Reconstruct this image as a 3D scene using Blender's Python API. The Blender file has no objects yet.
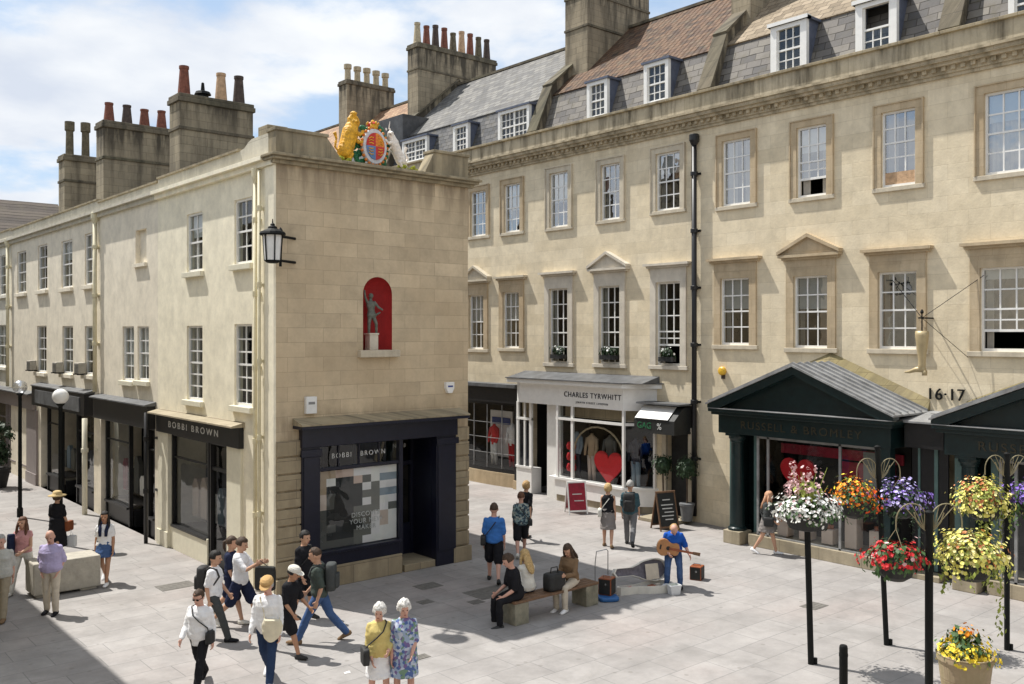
import bpy, bmesh, math, random
from math import sin, cos, pi, radians as R, sqrt, atan2, hypot
from mathutils import Vector as V, Matrix as M, Euler, noise
random.seed(11)
scn = bpy.context.scene
COL = scn.collection

# ------------------------------------------------------------------ survey helpers (camera station -> real planes)
TH = R(40.6); S_, C_ = sin(TH), cos(TH); FPX = 930.0; HC = 5.45; HY = 334.0
def kk(px):
    r = (px-512)/FPX
    return S_+r*C_, C_-r*S_
def onX(X, px, py=HY):
    kx, ky = kk(px); d = X/kx
    return ky*d, HC+(HY-py)/FPX*d
def onY(Y, px, py=HY):
    kx, ky = kk(px); d = Y/ky
    return kx*d, HC+(HY-py)/FPX*d
def gnd(px, py, z=0.0):
    kx, ky = kk(px); d = FPX*(HC-z)/(py-HY)
    return V((kx*d, ky*d, z))
def atd(px, py, d):
    kx, ky = kk(px)
    return V((kx*d, ky*d, HC+(HY-py)/FPX*d))

# ------------------------------------------------------------------ materials
MATS = {}
def nd(nt, t, **k):
    n = nt.nodes.new(t)
    for a, b in k.items(): setattr(n, a, b)
    return n
def mat(name, col, rough=.7, metal=0.0, spec=.4, var=.12, nscale=6.0, bump=0.0, bscale=None, emis=None, estr=0, col2=None, coords='obj'):
    if name in MATS: return MATS[name]
    m = bpy.data.materials.new(name); m.use_nodes = True; nt = m.node_tree
    b = nt.nodes['Principled BSDF']
    b.inputs['Roughness'].default_value = rough; b.inputs['Metallic'].default_value = metal
    b.inputs['Specular IOR Level'].default_value = spec
    tc = nd(nt, 'ShaderNodeTexCoord')
    n1 = nd(nt, 'ShaderNodeTexNoise'); n1.inputs['Scale'].default_value = nscale; n1.inputs['Detail'].default_value = 5; n1.inputs['Roughness'].default_value=.65
    nt.links.new(tc.outputs['Object'], n1.inputs['Vector'])
    mx = nd(nt, 'ShaderNodeMix', data_type='RGBA')
    a = [max(0, c*(1-var)) for c in col]; c2 = [min(1, c*(1+var)) for c in (col2 or col)]
    if col2: a = list(col)
    mx.inputs[6].default_value = (*a, 1); mx.inputs[7].default_value = (*c2, 1)
    cr = nd(nt, 'ShaderNodeMapRange'); cr.inputs[1].default_value = .32; cr.inputs[2].default_value = .68
    nt.links.new(n1.outputs['Fac'], cr.inputs[0]); nt.links.new(cr.outputs[0], mx.inputs[0])
    nt.links.new(mx.outputs[2], b.inputs['Base Color'])
    if bump:
        n2 = nd(nt, 'ShaderNodeTexNoise'); n2.inputs['Scale'].default_value = bscale or nscale*4; n2.inputs['Detail'].default_value = 4
        nt.links.new(tc.outputs['Object'], n2.inputs['Vector'])
        bp = nd(nt, 'ShaderNodeBump'); bp.inputs['Strength'].default_value = bump; bp.inputs['Distance'].default_value = .02
        nt.links.new(n2.outputs['Fac'], bp.inputs['Height']); nt.links.new(bp.outputs[0], b.inputs['Normal'])
    if emis:
        b.inputs['Emission Color'].default_value = (*emis, 1); b.inputs['Emission Strength'].default_value = estr
    MATS[name] = m
    return m

def stone(name, ca, cb, mortar, bw=.8, bh=.32, msize=.008, stain=.35, stain_col=(.12,.10,.07), blockvar=1.0, bump=.35, patch=.35, patch_col=None, rough=.9, band=None):
    """ashlar: blocks in world metres on axis aligned walls, with mottling, rain streaks and soot with their own shapes"""
    m = bpy.data.materials.new(name); m.use_nodes = True; nt = m.node_tree; L = nt.links.new
    b = nt.nodes['Principled BSDF']; b.inputs['Roughness'].default_value = rough; b.inputs['Specular IOR Level'].default_value = .2
    g = nd(nt, 'ShaderNodeNewGeometry'); sx = nd(nt, 'ShaderNodeSeparateXYZ'); L(g.outputs['Position'], sx.inputs[0])
    ad = nd(nt, 'ShaderNodeMath', operation='ADD'); L(sx.outputs[0], ad.inputs[0]); L(sx.outputs[1], ad.inputs[1])
    cb_ = nd(nt, 'ShaderNodeCombineXYZ'); L(ad.outputs[0], cb_.inputs[0]); L(sx.outputs[2], cb_.inputs[1])
    br = nd(nt, 'ShaderNodeTexBrick'); L(cb_.outputs[0], br.inputs['Vector'])
    br.inputs['Scale'].default_value = 1; br.inputs['Brick Width'].default_value = bw; br.inputs['Row Height'].default_value = bh
    br.inputs['Mortar Size'].default_value = msize; br.inputs['Mortar Smooth'].default_value = .6; br.inputs['Bias'].default_value = 0
    mid = [(x+y)/2 for x, y in zip(ca, cb)]
    br.inputs['Color1'].default_value = (*[mm+(x-mm)*blockvar for x, mm in zip(ca, mid)], 1)
    br.inputs['Color2'].default_value = (*[mm+(x-mm)*blockvar for x, mm in zip(cb, mid)], 1)
    br.inputs['Mortar'].default_value = (*mortar, 1)
    # mottling
    n1 = nd(nt, 'ShaderNodeTexNoise'); n1.inputs['Scale'].default_value = 2.2; n1.inputs['Detail'].default_value = 9; n1.inputs['Roughness'].default_value = .7
    L(g.outputs['Position'], n1.inputs['Vector'])
    mr = nd(nt, 'ShaderNodeMapRange'); mr.inputs[1].default_value=.3; mr.inputs[2].default_value=.7; mr.inputs[3].default_value=.80; mr.inputs[4].default_value=1.12
    L(n1.outputs['Fac'], mr.inputs[0])
    m1 = nd(nt, 'ShaderNodeMix', data_type='RGBA', blend_type='MULTIPLY'); m1.inputs[0].default_value = 1
    L(br.outputs['Color'], m1.inputs[6]); L(mr.outputs[0], m1.inputs[7])
    # large warm / grey patches
    n3 = nd(nt, 'ShaderNodeTexNoise'); n3.inputs['Scale'].default_value = .55; n3.inputs['Detail'].default_value = 4; L(g.outputs['Position'], n3.inputs['Vector'])
    mp = nd(nt, 'ShaderNodeMapRange'); mp.inputs[1].default_value=.45; mp.inputs[2].default_value=.7; mp.inputs[3].default_value=0; mp.inputs[4].default_value=patch
    L(n3.outputs['Fac'], mp.inputs[0])
    m2 = nd(nt, 'ShaderNodeMix', data_type='RGBA'); L(mp.outputs[0], m2.inputs[0]); L(m1.outputs[2], m2.inputs[6])
    m2.inputs[7].default_value = (*(patch_col or [c*.72 for c in ca]), 1)
    # rain streaks: noise stretched vertically
    mpg = nd(nt, 'ShaderNodeCombineXYZ')
    sc1 = nd(nt, 'ShaderNodeMath', operation='MULTIPLY'); sc1.inputs[1].default_value = 3.2; L(ad.outputs[0], sc1.inputs[0]); L(sc1.outputs[0], mpg.inputs[0])
    sc2 = nd(nt, 'ShaderNodeMath', operation='MULTIPLY'); sc2.inputs[1].default_value = .45; L(sx.outputs[2], sc2.inputs[0]); L(sc2.outputs[0], mpg.inputs[1])
    n4 = nd(nt, 'ShaderNodeTexNoise'); n4.inputs['Scale'].default_value = 1; n4.inputs['Detail'].default_value = 6; n4.inputs['Roughness'].default_value=.62; L(mpg.outputs[0], n4.inputs['Vector'])
    ms = nd(nt, 'ShaderNodeMapRange'); ms.inputs[1].default_value=.44; ms.inputs[2].default_value=.68; ms.inputs[3].default_value=0; ms.inputs[4].default_value=stain
    L(n4.outputs['Fac'], ms.inputs[0])
    fac = ms.outputs[0]
    if band:   # soot collects just below / above given heights: (z0, z1, strength)
        for z0, z1, st in band:
            mb_ = nd(nt, 'ShaderNodeMapRange'); mb_.inputs[1].default_value=z0; mb_.inputs[2].default_value=z1; mb_.inputs[3].default_value=0; mb_.inputs[4].default_value=st
            L(sx.outputs[2], mb_.inputs[0])
            n5 = nd(nt, 'ShaderNodeMath', operation='MULTIPLY'); L(mb_.outputs[0], n5.inputs[0])
            n6 = nd(nt, 'ShaderNodeMapRange'); n6.inputs[1].default_value=.36; n6.inputs[2].default_value=.56; L(n4.outputs['Fac'], n6.inputs[0]); L(n6.outputs[0], n5.inputs[1])
            n7 = nd(nt, 'ShaderNodeMath', operation='ADD', use_clamp=True); L(fac, n7.inputs[0]); L(n5.outputs[0], n7.inputs[1]); fac = n7.outputs[0]
    m3 = nd(nt, 'ShaderNodeMix', data_type='RGBA'); L(fac, m3.inputs[0]); L(m2.outputs[2], m3.inputs[6]); m3.inputs[7].default_value = (*stain_col, 1)
    L(m3.outputs[2], b.inputs['Base Color'])
    nb = nd(nt, 'ShaderNodeTexNoise'); nb.inputs['Scale'].default_value = 18; nb.inputs['Detail'].default_value = 6; L(g.outputs['Position'], nb.inputs['Vector'])
    sub = nd(nt, 'ShaderNodeMath', operation='MULTIPLY_ADD'); sub.inputs[1].default_value = -1.0; L(br.outputs['Fac'], sub.inputs[0]); L(nb.outputs['Fac'], sub.inputs[2])
    bp = nd(nt, 'ShaderNodeBump'); bp.inputs['Strength'].default_value = bump; bp.inputs['Distance'].default_value = .012
    L(sub.outputs[0], bp.inputs['Height']); L(bp.outputs[0], b.inputs['Normal'])
    MATS[name] = m
    return m

def roofmat(name, cols, bw, bh, bump=.7, moss=.2, wave=False):
    m = bpy.data.materials.new(name); m.use_nodes = True; nt = m.node_tree; L = nt.links.new
    b = nt.nodes['Principled BSDF']; b.inputs['Roughness'].default_value = .75; b.inputs['Specular IOR Level'].default_value = .3
    g = nd(nt, 'ShaderNodeNewGeometry'); sx = nd(nt, 'ShaderNodeSeparateXYZ'); L(g.outputs['Position'], sx.inputs[0])
    sz = nd(nt, 'ShaderNodeMath', operation='MULTIPLY'); sz.inputs[1].default_value = 1.25; L(sx.outputs[2], sz.inputs[0])
    cb = nd(nt, 'ShaderNodeCombineXYZ'); L(sx.outputs[1], cb.inputs[0]); L(sz.outputs[0], cb.inputs[1])
    wn = nd(nt, 'ShaderNodeTexNoise'); wn.inputs['Scale'].default_value = .9; L(g.outputs['Position'], wn.inputs['Vector'])
    wa = nd(nt, 'ShaderNodeVectorMath', operation='MULTIPLY_ADD'); wa.inputs[1].default_value = (.12, .12, 0); L(wn.outputs['Color'], wa.inputs[0]); L(cb.outputs[0], wa.inputs[2])
    br = nd(nt, 'ShaderNodeTexBrick'); L(wa.outputs[0], br.inputs['Vector'])
    br.inputs['Scale'].default_value = 1; br.inputs['Brick Width'].default_value = bw; br.inputs['Row Height'].default_value = bh
    br.inputs['Mortar Size'].default_value = .018; br.inputs['Mortar Smooth'].default_value = .8
    br.inputs['Color1'].default_value = (0,0,0,1); br.inputs['Color2'].default_value = (1,1,1,1); br.inputs['Mortar'].default_value = (.5,.5,.5,1)
    n1 = nd(nt, 'ShaderNodeTexNoise'); n1.inputs['Scale'].default_value = 1.6; n1.inputs['Detail'].default_value = 8; n1.inputs['Roughness'].default_value=.75; L(g.outputs['Position'], n1.inputs['Vector'])
    ma = nd(nt, 'ShaderNodeMix', data_type='RGBA', blend_type='MIX'); ma.inputs[0].default_value = .5; L(br.outputs['Color'], ma.inputs[6]); L(n1.outputs['Fac'], ma.inputs[7])
    rp = nd(nt, 'ShaderNodeValToRGB'); L(ma.outputs[2], rp.inputs[0])
    els = rp.color_ramp.elements
    while len(els) < len(cols): els.new(.5)
    for i, c in enumerate(cols): els[i].position = .2+.6*i/(len(cols)-1); els[i].color = (*c, 1)
    mo = nd(nt, 'ShaderNodeMix', data_type='RGBA', blend_type='MULTIPLY'); L(br.outputs['Fac'], mo.inputs[0]); L(rp.outputs[0], mo.inputs[6]); mo.inputs[7].default_value = (.35,.33,.3,1)
    n2 = nd(nt, 'ShaderNodeTexNoise'); n2.inputs['Scale'].default_value = 3; n2.inputs['Detail'].default_value = 6; L(g.outputs['Position'], n2.inputs['Vector'])
    mr = nd(nt, 'ShaderNodeMapRange'); mr.inputs[1].default_value=.52; mr.inputs[2].default_value=.72; mr.inputs[4].default_value=moss*2; L(n2.outputs['Fac'], mr.inputs[0])
    mm = nd(nt, 'ShaderNodeMix', data_type='RGBA'); L(mr.outputs[0], mm.inputs[0]); L(mo.outputs[2], mm.inputs[6]); mm.inputs[7].default_value = (.10,.085,.05,1)
    L(mm.outputs[2], b.inputs['Base Color'])
    # overlapping courses: sawtooth height in each row
    fr = nd(nt, 'ShaderNodeMath', operation='DIVIDE'); fr.inputs[1].default_value = bh; 
    s2 = nd(nt, 'ShaderNodeSeparateXYZ'); L(wa.outputs[0], s2.inputs[0]); L(s2.outputs[1], fr.inputs[0])
    fc = nd(nt, 'ShaderNodeMath', operation='FRACT'); L(fr.outputs[0], fc.inputs[0])
    hh = nd(nt, 'ShaderNodeMath', operation='MULTIPLY_ADD'); hh.inputs[1].default_value = -1; L(fc.outputs[0], hh.inputs[0]); L(ma.outputs[2], hh.inputs[2])
    h2 = hh
    if wave:
        w = nd(nt, 'ShaderNodeTexWave'); w.bands_direction = 'X'; w.inputs['Scale'].default_value = 1.35; w.inputs['Distortion'].default_value=.6; L(wa.outputs[0], w.inputs['Vector'])
        h2 = nd(nt, 'ShaderNodeMath', operation='ADD'); L(hh.outputs[0], h2.inputs[0]); L(w.outputs['Fac'], h2.inputs[1])
    bp = nd(nt, 'ShaderNodeBump'); bp.inputs['Strength'].default_value = bump; bp.inputs['Distance'].default_value = .04
    L(h2.outputs[0], bp.inputs['Height']); L(bp.outputs[0], b.inputs['Normal'])
    MATS[name] = m
    return m

def glassmat(name, refl=.12, tint=(.75,.8,.8), rough=.01):
    m = bpy.data.materials.new(name); m.use_nodes = True; nt = m.node_tree; L = nt.links.new
    for n in list(nt.nodes): nt.nodes.remove(n)
    o = nd(nt, 'ShaderNodeOutputMaterial'); t = nd(nt, 'ShaderNodeBsdfTransparent'); t.inputs[0].default_value = (*tint, 1)
    gl = nd(nt, 'ShaderNodeBsdfGlossy'); gl.inputs['Roughness'].default_value = rough; gl.inputs[0].default_value = (.95,.97,1,1)
    lw = nd(nt, 'ShaderNodeLayerWeight'); lw.inputs[0].default_value = .5
    p5 = nd(nt, 'ShaderNodeMath', operation='POWER'); p5.inputs[1].default_value = 5; L(lw.outputs['Facing'], p5.inputs[0])
    fr = nd(nt, 'ShaderNodeMath', operation='MULTIPLY_ADD'); fr.inputs[1].default_value = .9; fr.inputs[2].default_value = .05; L(p5.outputs[0], fr.inputs[0])
    g = nd(nt, 'ShaderNodeNewGeometry'); nz = nd(nt, 'ShaderNodeTexNoise'); nz.inputs['Scale'].default_value = 1.3; L(g.outputs['Position'], nz.inputs['Vector'])
    bp = nd(nt, 'ShaderNodeBump'); bp.inputs['Strength'].default_value = .12; bp.inputs['Distance'].default_value = .06; L(nz.outputs['Fac'], bp.inputs['Height'])
    L(bp.outputs[0], gl.inputs['Normal'])
    ad = nd(nt, 'ShaderNodeMath', operation='ADD', use_clamp=True); ad.inputs[1].default_value = refl; L(fr.outputs[0], ad.inputs[0])
    mx = nd(nt, 'ShaderNodeMixShader'); L(ad.outputs[0], mx.inputs[0]); L(t.outputs[0], mx.inputs[1]); L(gl.outputs[0], mx.inputs[2]); L(mx.outputs[0], o.inputs[0])
    MATS[name] = m
    return m

STAIN = (.13,.10,.065)
stone('stone_right', (.78,.675,.49), (.72,.615,.435), (.60,.505,.355), bw=.95, bh=.36, msize=.006, stain=.10, stain_col=(.40,.32,.21), blockvar=1.3, patch=.22, patch_col=(.62,.54,.41), band=[(10.6,11.5,.35)])
stone('stone_right_dark', (.56,.455,.31), (.50,.40,.265), (.4,.31,.2), bw=.6, bh=.4, msize=.005, stain=.3, stain_col=(.2,.14,.08), patch=.4, patch_col=(.44,.31,.17))
stone('stone_cornice', (.40,.335,.225), (.35,.29,.19), (.2,.17,.11), bw=.9, bh=.7, stain=.75, stain_col=(.11,.095,.07), patch=.4, patch_col=(.25,.22,.16))
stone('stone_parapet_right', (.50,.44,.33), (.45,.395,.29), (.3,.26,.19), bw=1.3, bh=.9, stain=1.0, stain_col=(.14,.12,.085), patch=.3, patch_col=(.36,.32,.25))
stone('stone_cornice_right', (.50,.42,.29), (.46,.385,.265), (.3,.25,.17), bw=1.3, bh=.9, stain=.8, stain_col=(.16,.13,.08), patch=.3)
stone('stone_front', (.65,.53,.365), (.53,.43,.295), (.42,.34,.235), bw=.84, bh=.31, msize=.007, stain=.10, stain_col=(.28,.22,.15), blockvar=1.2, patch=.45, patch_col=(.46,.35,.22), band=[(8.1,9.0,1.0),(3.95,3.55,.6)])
stone('stone_base', (.40,.33,.22), (.32,.26,.17), (.1,.08,.06), bw=.9, bh=.4, msize=.006, stain=.45, stain_col=(.14,.11,.08), patch=.3)
stone('render_cream', (.88,.815,.645), (.87,.805,.635), (.85,.785,.615), bw=.8, bh=.33, msize=.003, stain=.05, stain_col=(.50,.43,.29), blockvar=.5, bump=.12, patch=.12, patch_col=(.70,.64,.50))
stone('render_beige', (.82,.75,.615), (.81,.74,.605), (.79,.72,.585), bw=.8, bh=.33, msize=.003, stain=.07, stain_col=(.46,.39,.27), blockvar=.5, bump=.12, patch=.14, patch_col=(.66,.585,.46))
stone('render_pale', (.82,.785,.68), (.81,.775,.67), (.79,.755,.65), bw=.8, bh=.33, msize=.003, stain=.06, stain_col=(.46,.40,.30), blockvar=.5, bump=.15, patch=.15, patch_col=(.68,.64,.53))
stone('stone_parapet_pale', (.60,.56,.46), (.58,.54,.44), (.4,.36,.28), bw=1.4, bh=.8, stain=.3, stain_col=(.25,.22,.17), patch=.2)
stone('stone_stack', (.37,.315,.22), (.30,.255,.18), (.2,.165,.11), bw=.6, bh=.24, stain=.75, stain_col=(.085,.073,.055), patch=.4, patch_col=(.26,.225,.165), band=[(11.3,12.4,.9)])
stone('stone_stack_right', (.40,.335,.235), (.32,.27,.19), (.22,.18,.12), bw=.55, bh=.22, stain=.75, stain_col=(.085,.073,.055), patch=.5, patch_col=(.22,.19,.14), band=[(16.8,18.3,.9)])
stone('stone_cap', (.2,.17,.12), (.16,.135,.1), (.1,.09,.07), bw=.9, bh=.5, stain=.8, stain_col=(.04,.037,.03), patch=.5, patch_col=(.1,.1,.06))
stone('stone_trim', (.62,.55,.43), (.58,.51,.39), (.48,.42,.32), bw=2, bh=1, msize=.002, stain=.3, stain_col=(.25,.2,.14), patch=.2)
stone('stone_trim_pale', (.66,.60,.50), (.64,.58,.48), (.6,.54,.44), bw=2, bh=1, msize=.002, stain=.2, stain_col=(.35,.3,.24), patch=.15)
stone('stone_kerb', (.42,.36,.26), (.36,.31,.22), (.2,.17,.12), bw=1.1, bh=.5, stain=.3, patch=.3)
roofmat('tiles_red', [(.032,.021,.016),(.095,.052,.03),(.155,.085,.045),(.115,.08,.052)], .28, .17, bump=1.0, moss=.22, wave=True)
roofmat('tiles_orange', [(.20,.115,.065),(.34,.20,.115),(.40,.27,.16)], .3, .18, bump=.7, moss=.1, wave=True)
roofmat('slate', [(.055,.057,.062),(.10,.10,.102),(.155,.148,.14)], .34, .20, bump=.5, moss=.25)
roofmat('slate_pale', [(.09,.088,.088),(.155,.15,.142),(.22,.21,.19)], .36, .2, bump=.5, moss=.14)
roofmat('stone_slate', [(.085,.08,.078),(.145,.132,.12),(.21,.19,.16)], .5, .26, bump=.8, moss=.25)
roofmat('tiles_beige', [(.17,.13,.085),(.27,.21,.14),(.34,.27,.19)], .35, .22, bump=.8, moss=.15)
roofmat('tiles_dark', [(.05,.04,.033),(.09,.07,.055),(.13,.105,.08)], .3, .18, bump=.9, moss=.25)
glassmat('glass', .02, (.78,.82,.82)); glassmat('glass_sky', .30, (.78,.82,.82)); glassmat('shop_glass', .0, (.86,.88,.88))
glassmat('globe_clear', .38, (.8,.8,.8), .25)
glassmat('glass_dark', .02, (.7,.72,.72))
mat('white_paint', (.80,.79,.76), .45, var=.05)
mat('cream_paint', (.72,.68,.54), .5, var=.06)
mat('yellow_paint', (.66,.60,.42), .55, var=.12, nscale=3)
mat('lead', (.105,.108,.112), .5, var=.35, nscale=2.5, bump=.3)
mat('lead_pale', (.25,.25,.248), .55, var=.3, nscale=2.5, bump=.3)
mat('lead_blue', (.10,.115,.16), .5, var=.2)
mat('black_paint', (.012,.012,.013), .4, var=.2)
mat('soft_black', (.025,.025,.025), .7, var=.3)
mat('navy_paint', (.009,.010,.022), .32, var=.2)
mat('green_paint', (.006,.017,.018), .35, var=.25, spec=.4)
mat('green_pale', (.10,.17,.16), .35, var=.15)  # paler copy of the portico green; on the jambs it carries sunlight
mat('mauve_paint', (.30,.26,.25), .5, var=.08)
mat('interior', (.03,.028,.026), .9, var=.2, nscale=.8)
mat('interior_light', (.10,.09,.08), .9, var=.2, nscale=.8)
mat('blind', (.72,.71,.68), .8, var=.05)
mat('curtain', (.60,.56,.50), .9, var=.1)
mat('iron', (.006,.007,.007), .6, var=.2, spec=.2)
mat('terracotta', (.19,.07,.045), .85, var=.35, nscale=9, bump=.4)
mat('terracotta_buff', (.50,.33,.20), .85, var=.25, nscale=9, bump=.4)
mat('terracotta_dark', (.075,.055,.045), .85, var=.35, nscale=9, bump=.4)
mat('terracotta_pale', (.42,.35,.23), .85, var=.25, nscale=9, bump=.4)
mat('pot_mossy', (.13,.11,.07), .9, var=.4, nscale=9, bump=.4)
mat('red', (.50,.010,.016), .6, var=.1)
mat('niche_red', (.36,.02,.02), .75, var=.12, nscale=3)
mat('red_deep', (.28,.012,.03), .6, var=.3, nscale=5)
mat('gold', (.44,.35,.20), .45, metal=.25, var=.1)
mat('gold_pale', (.30,.26,.16), .45, metal=.4, var=.1)
mat('gold_paint', (.72,.36,.02), .5, var=.45, nscale=14, bump=.8, bscale=22)
mat('silver_paint', (.62,.62,.63), .45, var=.2, nscale=12)
mat('royal_blue', (.03,.06,.25), .5)
mat('heraldic_green', (.02,.15,.06), .55, var=.5, nscale=20)
mat('moss_yellow', (.35,.36,.04), .9, var=.4, nscale=18)
mat('bronze', (.13,.14,.115), .55, var=.3, nscale=12)
mat('board_black', (.02,.021,.02), .6, var=.2)
mat('chalk', (.6,.6,.58), .9)
mat('wood', (.16,.09,.05), .6, var=.3, nscale=12)
mat('wood_red', (.26,.075,.03), .35, var=.25, nscale=9)
mat('wood_spruce', (.42,.20,.08), .3, var=.15, nscale=9)
mat('concrete', (.40,.37,.31), .9, var=.16, nscale=5, bump=.4)
mat('bench_stone', (.24,.225,.17), .9, var=.25, nscale=6, bump=.4)
mat('grey_pot', (.14,.145,.15), .7, var=.15)
mat('globe', (.85,.85,.83), .25, var=.02)
mat('frosted', (.72,.72,.70), .4, var=.06)
mat('steel', (.35,.35,.36), .35, metal=.9, var=.1)
mat('blue_plastic', (.03,.12,.32), .5)
mat('white_plastic', (.66,.68,.70), .4, var=.05)
mat('yellow_plastic', (.70,.42,.04), .4)
mat('foliage', (.045,.10,.025), .6, var=.5, nscale=9)
mat('foliage_dark', (.02,.045,.016), .6, var=.5, nscale=9)
mat('foliage_lime', (.27,.32,.06), .6, var=.4, nscale=9)
mat('bark', (.09,.065,.045), .9, var=.3)
mat('petal_white', (.82,.82,.78), .6, var=.05); mat('petal_pink', (.70,.46,.47), .6, var=.2)
mat('petal_orange', (.85,.30,.01), .6, var=.2); mat('petal_yellow', (.85,.66,.05), .6, var=.15)
mat('petal_red', (.58,.025,.03), .6, var=.2); mat('petal_flame', (.75,.09,.01), .6, var=.2)
mat('petal_violet', (.22,.13,.50), .6, var=.2); mat('petal_lilac', (.52,.46,.80), .6, var=.15)
mat('petal_lime', (.74,.68,.17), .6, var=.2); mat('petal_cream', (.80,.72,.32), .6, var=.15); mat('petal_rust', (.55,.20,.07), .6, var=.2)

def m_(n): return MATS[n]

# ------------------------------------------------------------------ mesh builder
class MB:
    def __init__(s): s.v = []; s.f = []; s.m = []; s.mi = 0
    def quad(s, *p):
        i = len(s.v); s.v += [tuple(q) for q in p]; s.f.append(tuple(range(i, i+len(p)))); s.m.append(s.mi); return s
    def hexa(s, P):
        i = len(s.v); s.v += [tuple(q) for q in P]
        for f in ((0,3,2,1),(4,5,6,7),(0,1,5,4),(1,2,6,5),(2,3,7,6),(3,0,4,7)): s.f.append(tuple(i+k for k in f)); s.m.append(s.mi)
        return s
    def box(s, x0, x1, y0, y1, z0, z1):
        return s.hexa([(x0,y0,z0),(x1,y0,z0),(x1,y1,z0),(x0,y1,z0),(x0,y0,z1),(x1,y0,z1),(x1,y1,z1),(x0,y1,z1)])
    def prism(s, poly, ext):
        """poly: list of 3d points, ext: vector"""
        n = len(poly); i = len(s.v); e = V(ext)
        s.v += [tuple(V(p)) for p in poly] + [tuple(V(p)+e) for p in poly]
        s.f.append(tuple(range(i+n-1, i-1, -1))); s.m.append(s.mi); s.f.append(tuple(range(i+n, i+2*n))); s.m.append(s.mi)
        for k in range(n):
            l = (k+1) % n; s.f.append((i+k, i+l, i+n+l, i+n+k)); s.m.append(s.mi)
        return s
    def loft(s, rings, cap=True):
        i = len(s.v); n = len(rings[0])
        for r in rings: s.v += [tuple(p) for p in r]
        for a in range(len(rings)-1):
            for k in range(n):
                l = (k+1) % n; s.f.append((i+a*n+k, i+a*n+l, i+(a+1)*n+l, i+(a+1)*n+k)); s.m.append(s.mi)
        if cap:
            s.f.append(tuple(range(i+n-1, i-1, -1))); s.m.append(s.mi)
            j = i+(len(rings)-1)*n; s.f.append(tuple(range(j, j+n))); s.m.append(s.mi)
        return s
    def tube(s, pts, r, n=8, cap=True):
        pts = [V(p) for p in pts]; rs = r if isinstance(r, (list, tuple)) else [r]*len(pts); rings = []
        up = None
        for i, p in enumerate(pts):
            t = (pts[min(i+1, len(pts)-1)]-pts[max(i-1, 0)]).normalized()
            if up is None: up = V((0,0,1)) if abs(t.z) < .9 else V((1,0,0))
            a = t.cross(up).normalized(); b = a.cross(t).normalized(); up = b
            rings.append([p+a*(rs[i]*cos(2*pi*k/n))+b*(rs[i]*sin(2*pi*k/n)) for k in range(n)])
        return s.loft(rings, cap)
    def lathe(s, c, prof, n=16, ax=None):
        c = V(c); rings = []
        for r, z in prof: rings.append([c+V((r*cos(2*pi*k/n), r*sin(2*pi*k/n), z)) for k in range(n)])
        return s.loft(rings)
    def ell(s, c, rx, ry, rz, mt=None, n=12, m=8):
        c = V(c); rings = []
        for j in range(m+1):
            a = -pi/2+pi*j/m; a = max(-pi/2+.08, min(pi/2-.08, a))
            ring = [V((rx*cos(a)*cos(2*pi*k/n), ry*cos(a)*sin(2*pi*k/n), rz*sin(a))) for k in range(n)]
            rings.append([(mt @ p if mt else p)+c for p in ring])
        return s.loft(rings)
    def mesh(s, name, mats, smooth=False, recalc=True):
        me = bpy.data.meshes.new(name); me.from_pydata(s.v, [], s.f)
        mats = mats if isinstance(mats, (list, tuple)) else [mats]
        for q in mats: me.materials.append(m_(q) if isinstance(q, str) else q)
        if len(mats) > 1: me.polygons.foreach_set('material_index', s.m)
        if recalc:
            bm = bmesh.new(); bm.from_mesh(me); bmesh.ops.recalc_face_normals(bm, faces=bm.faces); bm.to_mesh(me); bm.free()
        if smooth: me.shade_smooth() if hasattr(me, 'shade_smooth') else None
        return me
    def build(s, name, mats, parent=None, smooth=False, bevel=0):
        return link(name, s.mesh(name, mats, smooth), parent, bevel)

ROOTLOC = {}
def link(name, me, parent=None, bevel=0):
    o = bpy.data.objects.new(name, me); COL.objects.link(o)
    if parent is not None:
        o.parent = parent
        if parent.name in ROOTLOC: o.location = -ROOTLOC[parent.name]
    if bevel:
        b = o.modifiers.new('bevel', 'BEVEL'); b.width = bevel; b.segments = 2; b.limit_method = 'ANGLE'
    return o
def tag(o, label=None, cat=None, group=None, kind=None):
    if label: o['label'] = label
    if cat: o['category'] = cat
    if group: o['group'] = group
    if kind: o['kind'] = kind
    return o
def thing(name, label, cat, loc=(0,0,0), rz=0, group=None, world=True):
    """Empty at the thing's base; world=True: its parts are given in world metres"""
    o = bpy.data.objects.new(name, None); COL.objects.link(o); o.location = loc; o.rotation_euler = (0,0,rz); o.empty_display_size = .2
    if world: ROOTLOC[o.name] = V(loc)
    return tag(o, label, cat, group)
def copy_tree(o, parent=None):
    c = o.copy(); COL.objects.link(c); c.parent = parent
    for ch in [x for x in COL.objects if x.parent == o]: copy_tree(ch, c)
    return c
def text_mesh(name, body, size, origin, right, mat_, parent, extrude=.006, align='CENTER', spacing=1.0, xs=1.0, up=(0,0,1)):
    cu = bpy.data.curves.new(name, 'FONT'); cu.body = body; cu.size = size; cu.extrude = extrude; cu.align_x = align; cu.align_y = 'CENTER'; cu.space_character = spacing
    t = bpy.data.objects.new(name, cu); COL.objects.link(t); bpy.context.view_layer.update()
    me = bpy.data.meshes.new_from_object(t.evaluated_get(bpy.context.evaluated_depsgraph_get()))
    bpy.data.objects.remove(t); r = V(right).normalized(); u = V(up).normalized(); n = r.cross(u)
    mt = M(((r.x*xs,u.x,n.x,origin[0]),(r.y*xs,u.y,n.y,origin[1]),(r.z*xs,u.z,n.z,origin[2]),(0,0,0,1)))
    me.transform(mt); me.materials.clear(); me.materials.append(m_(mat_))
    return link(name, me, parent)

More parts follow.
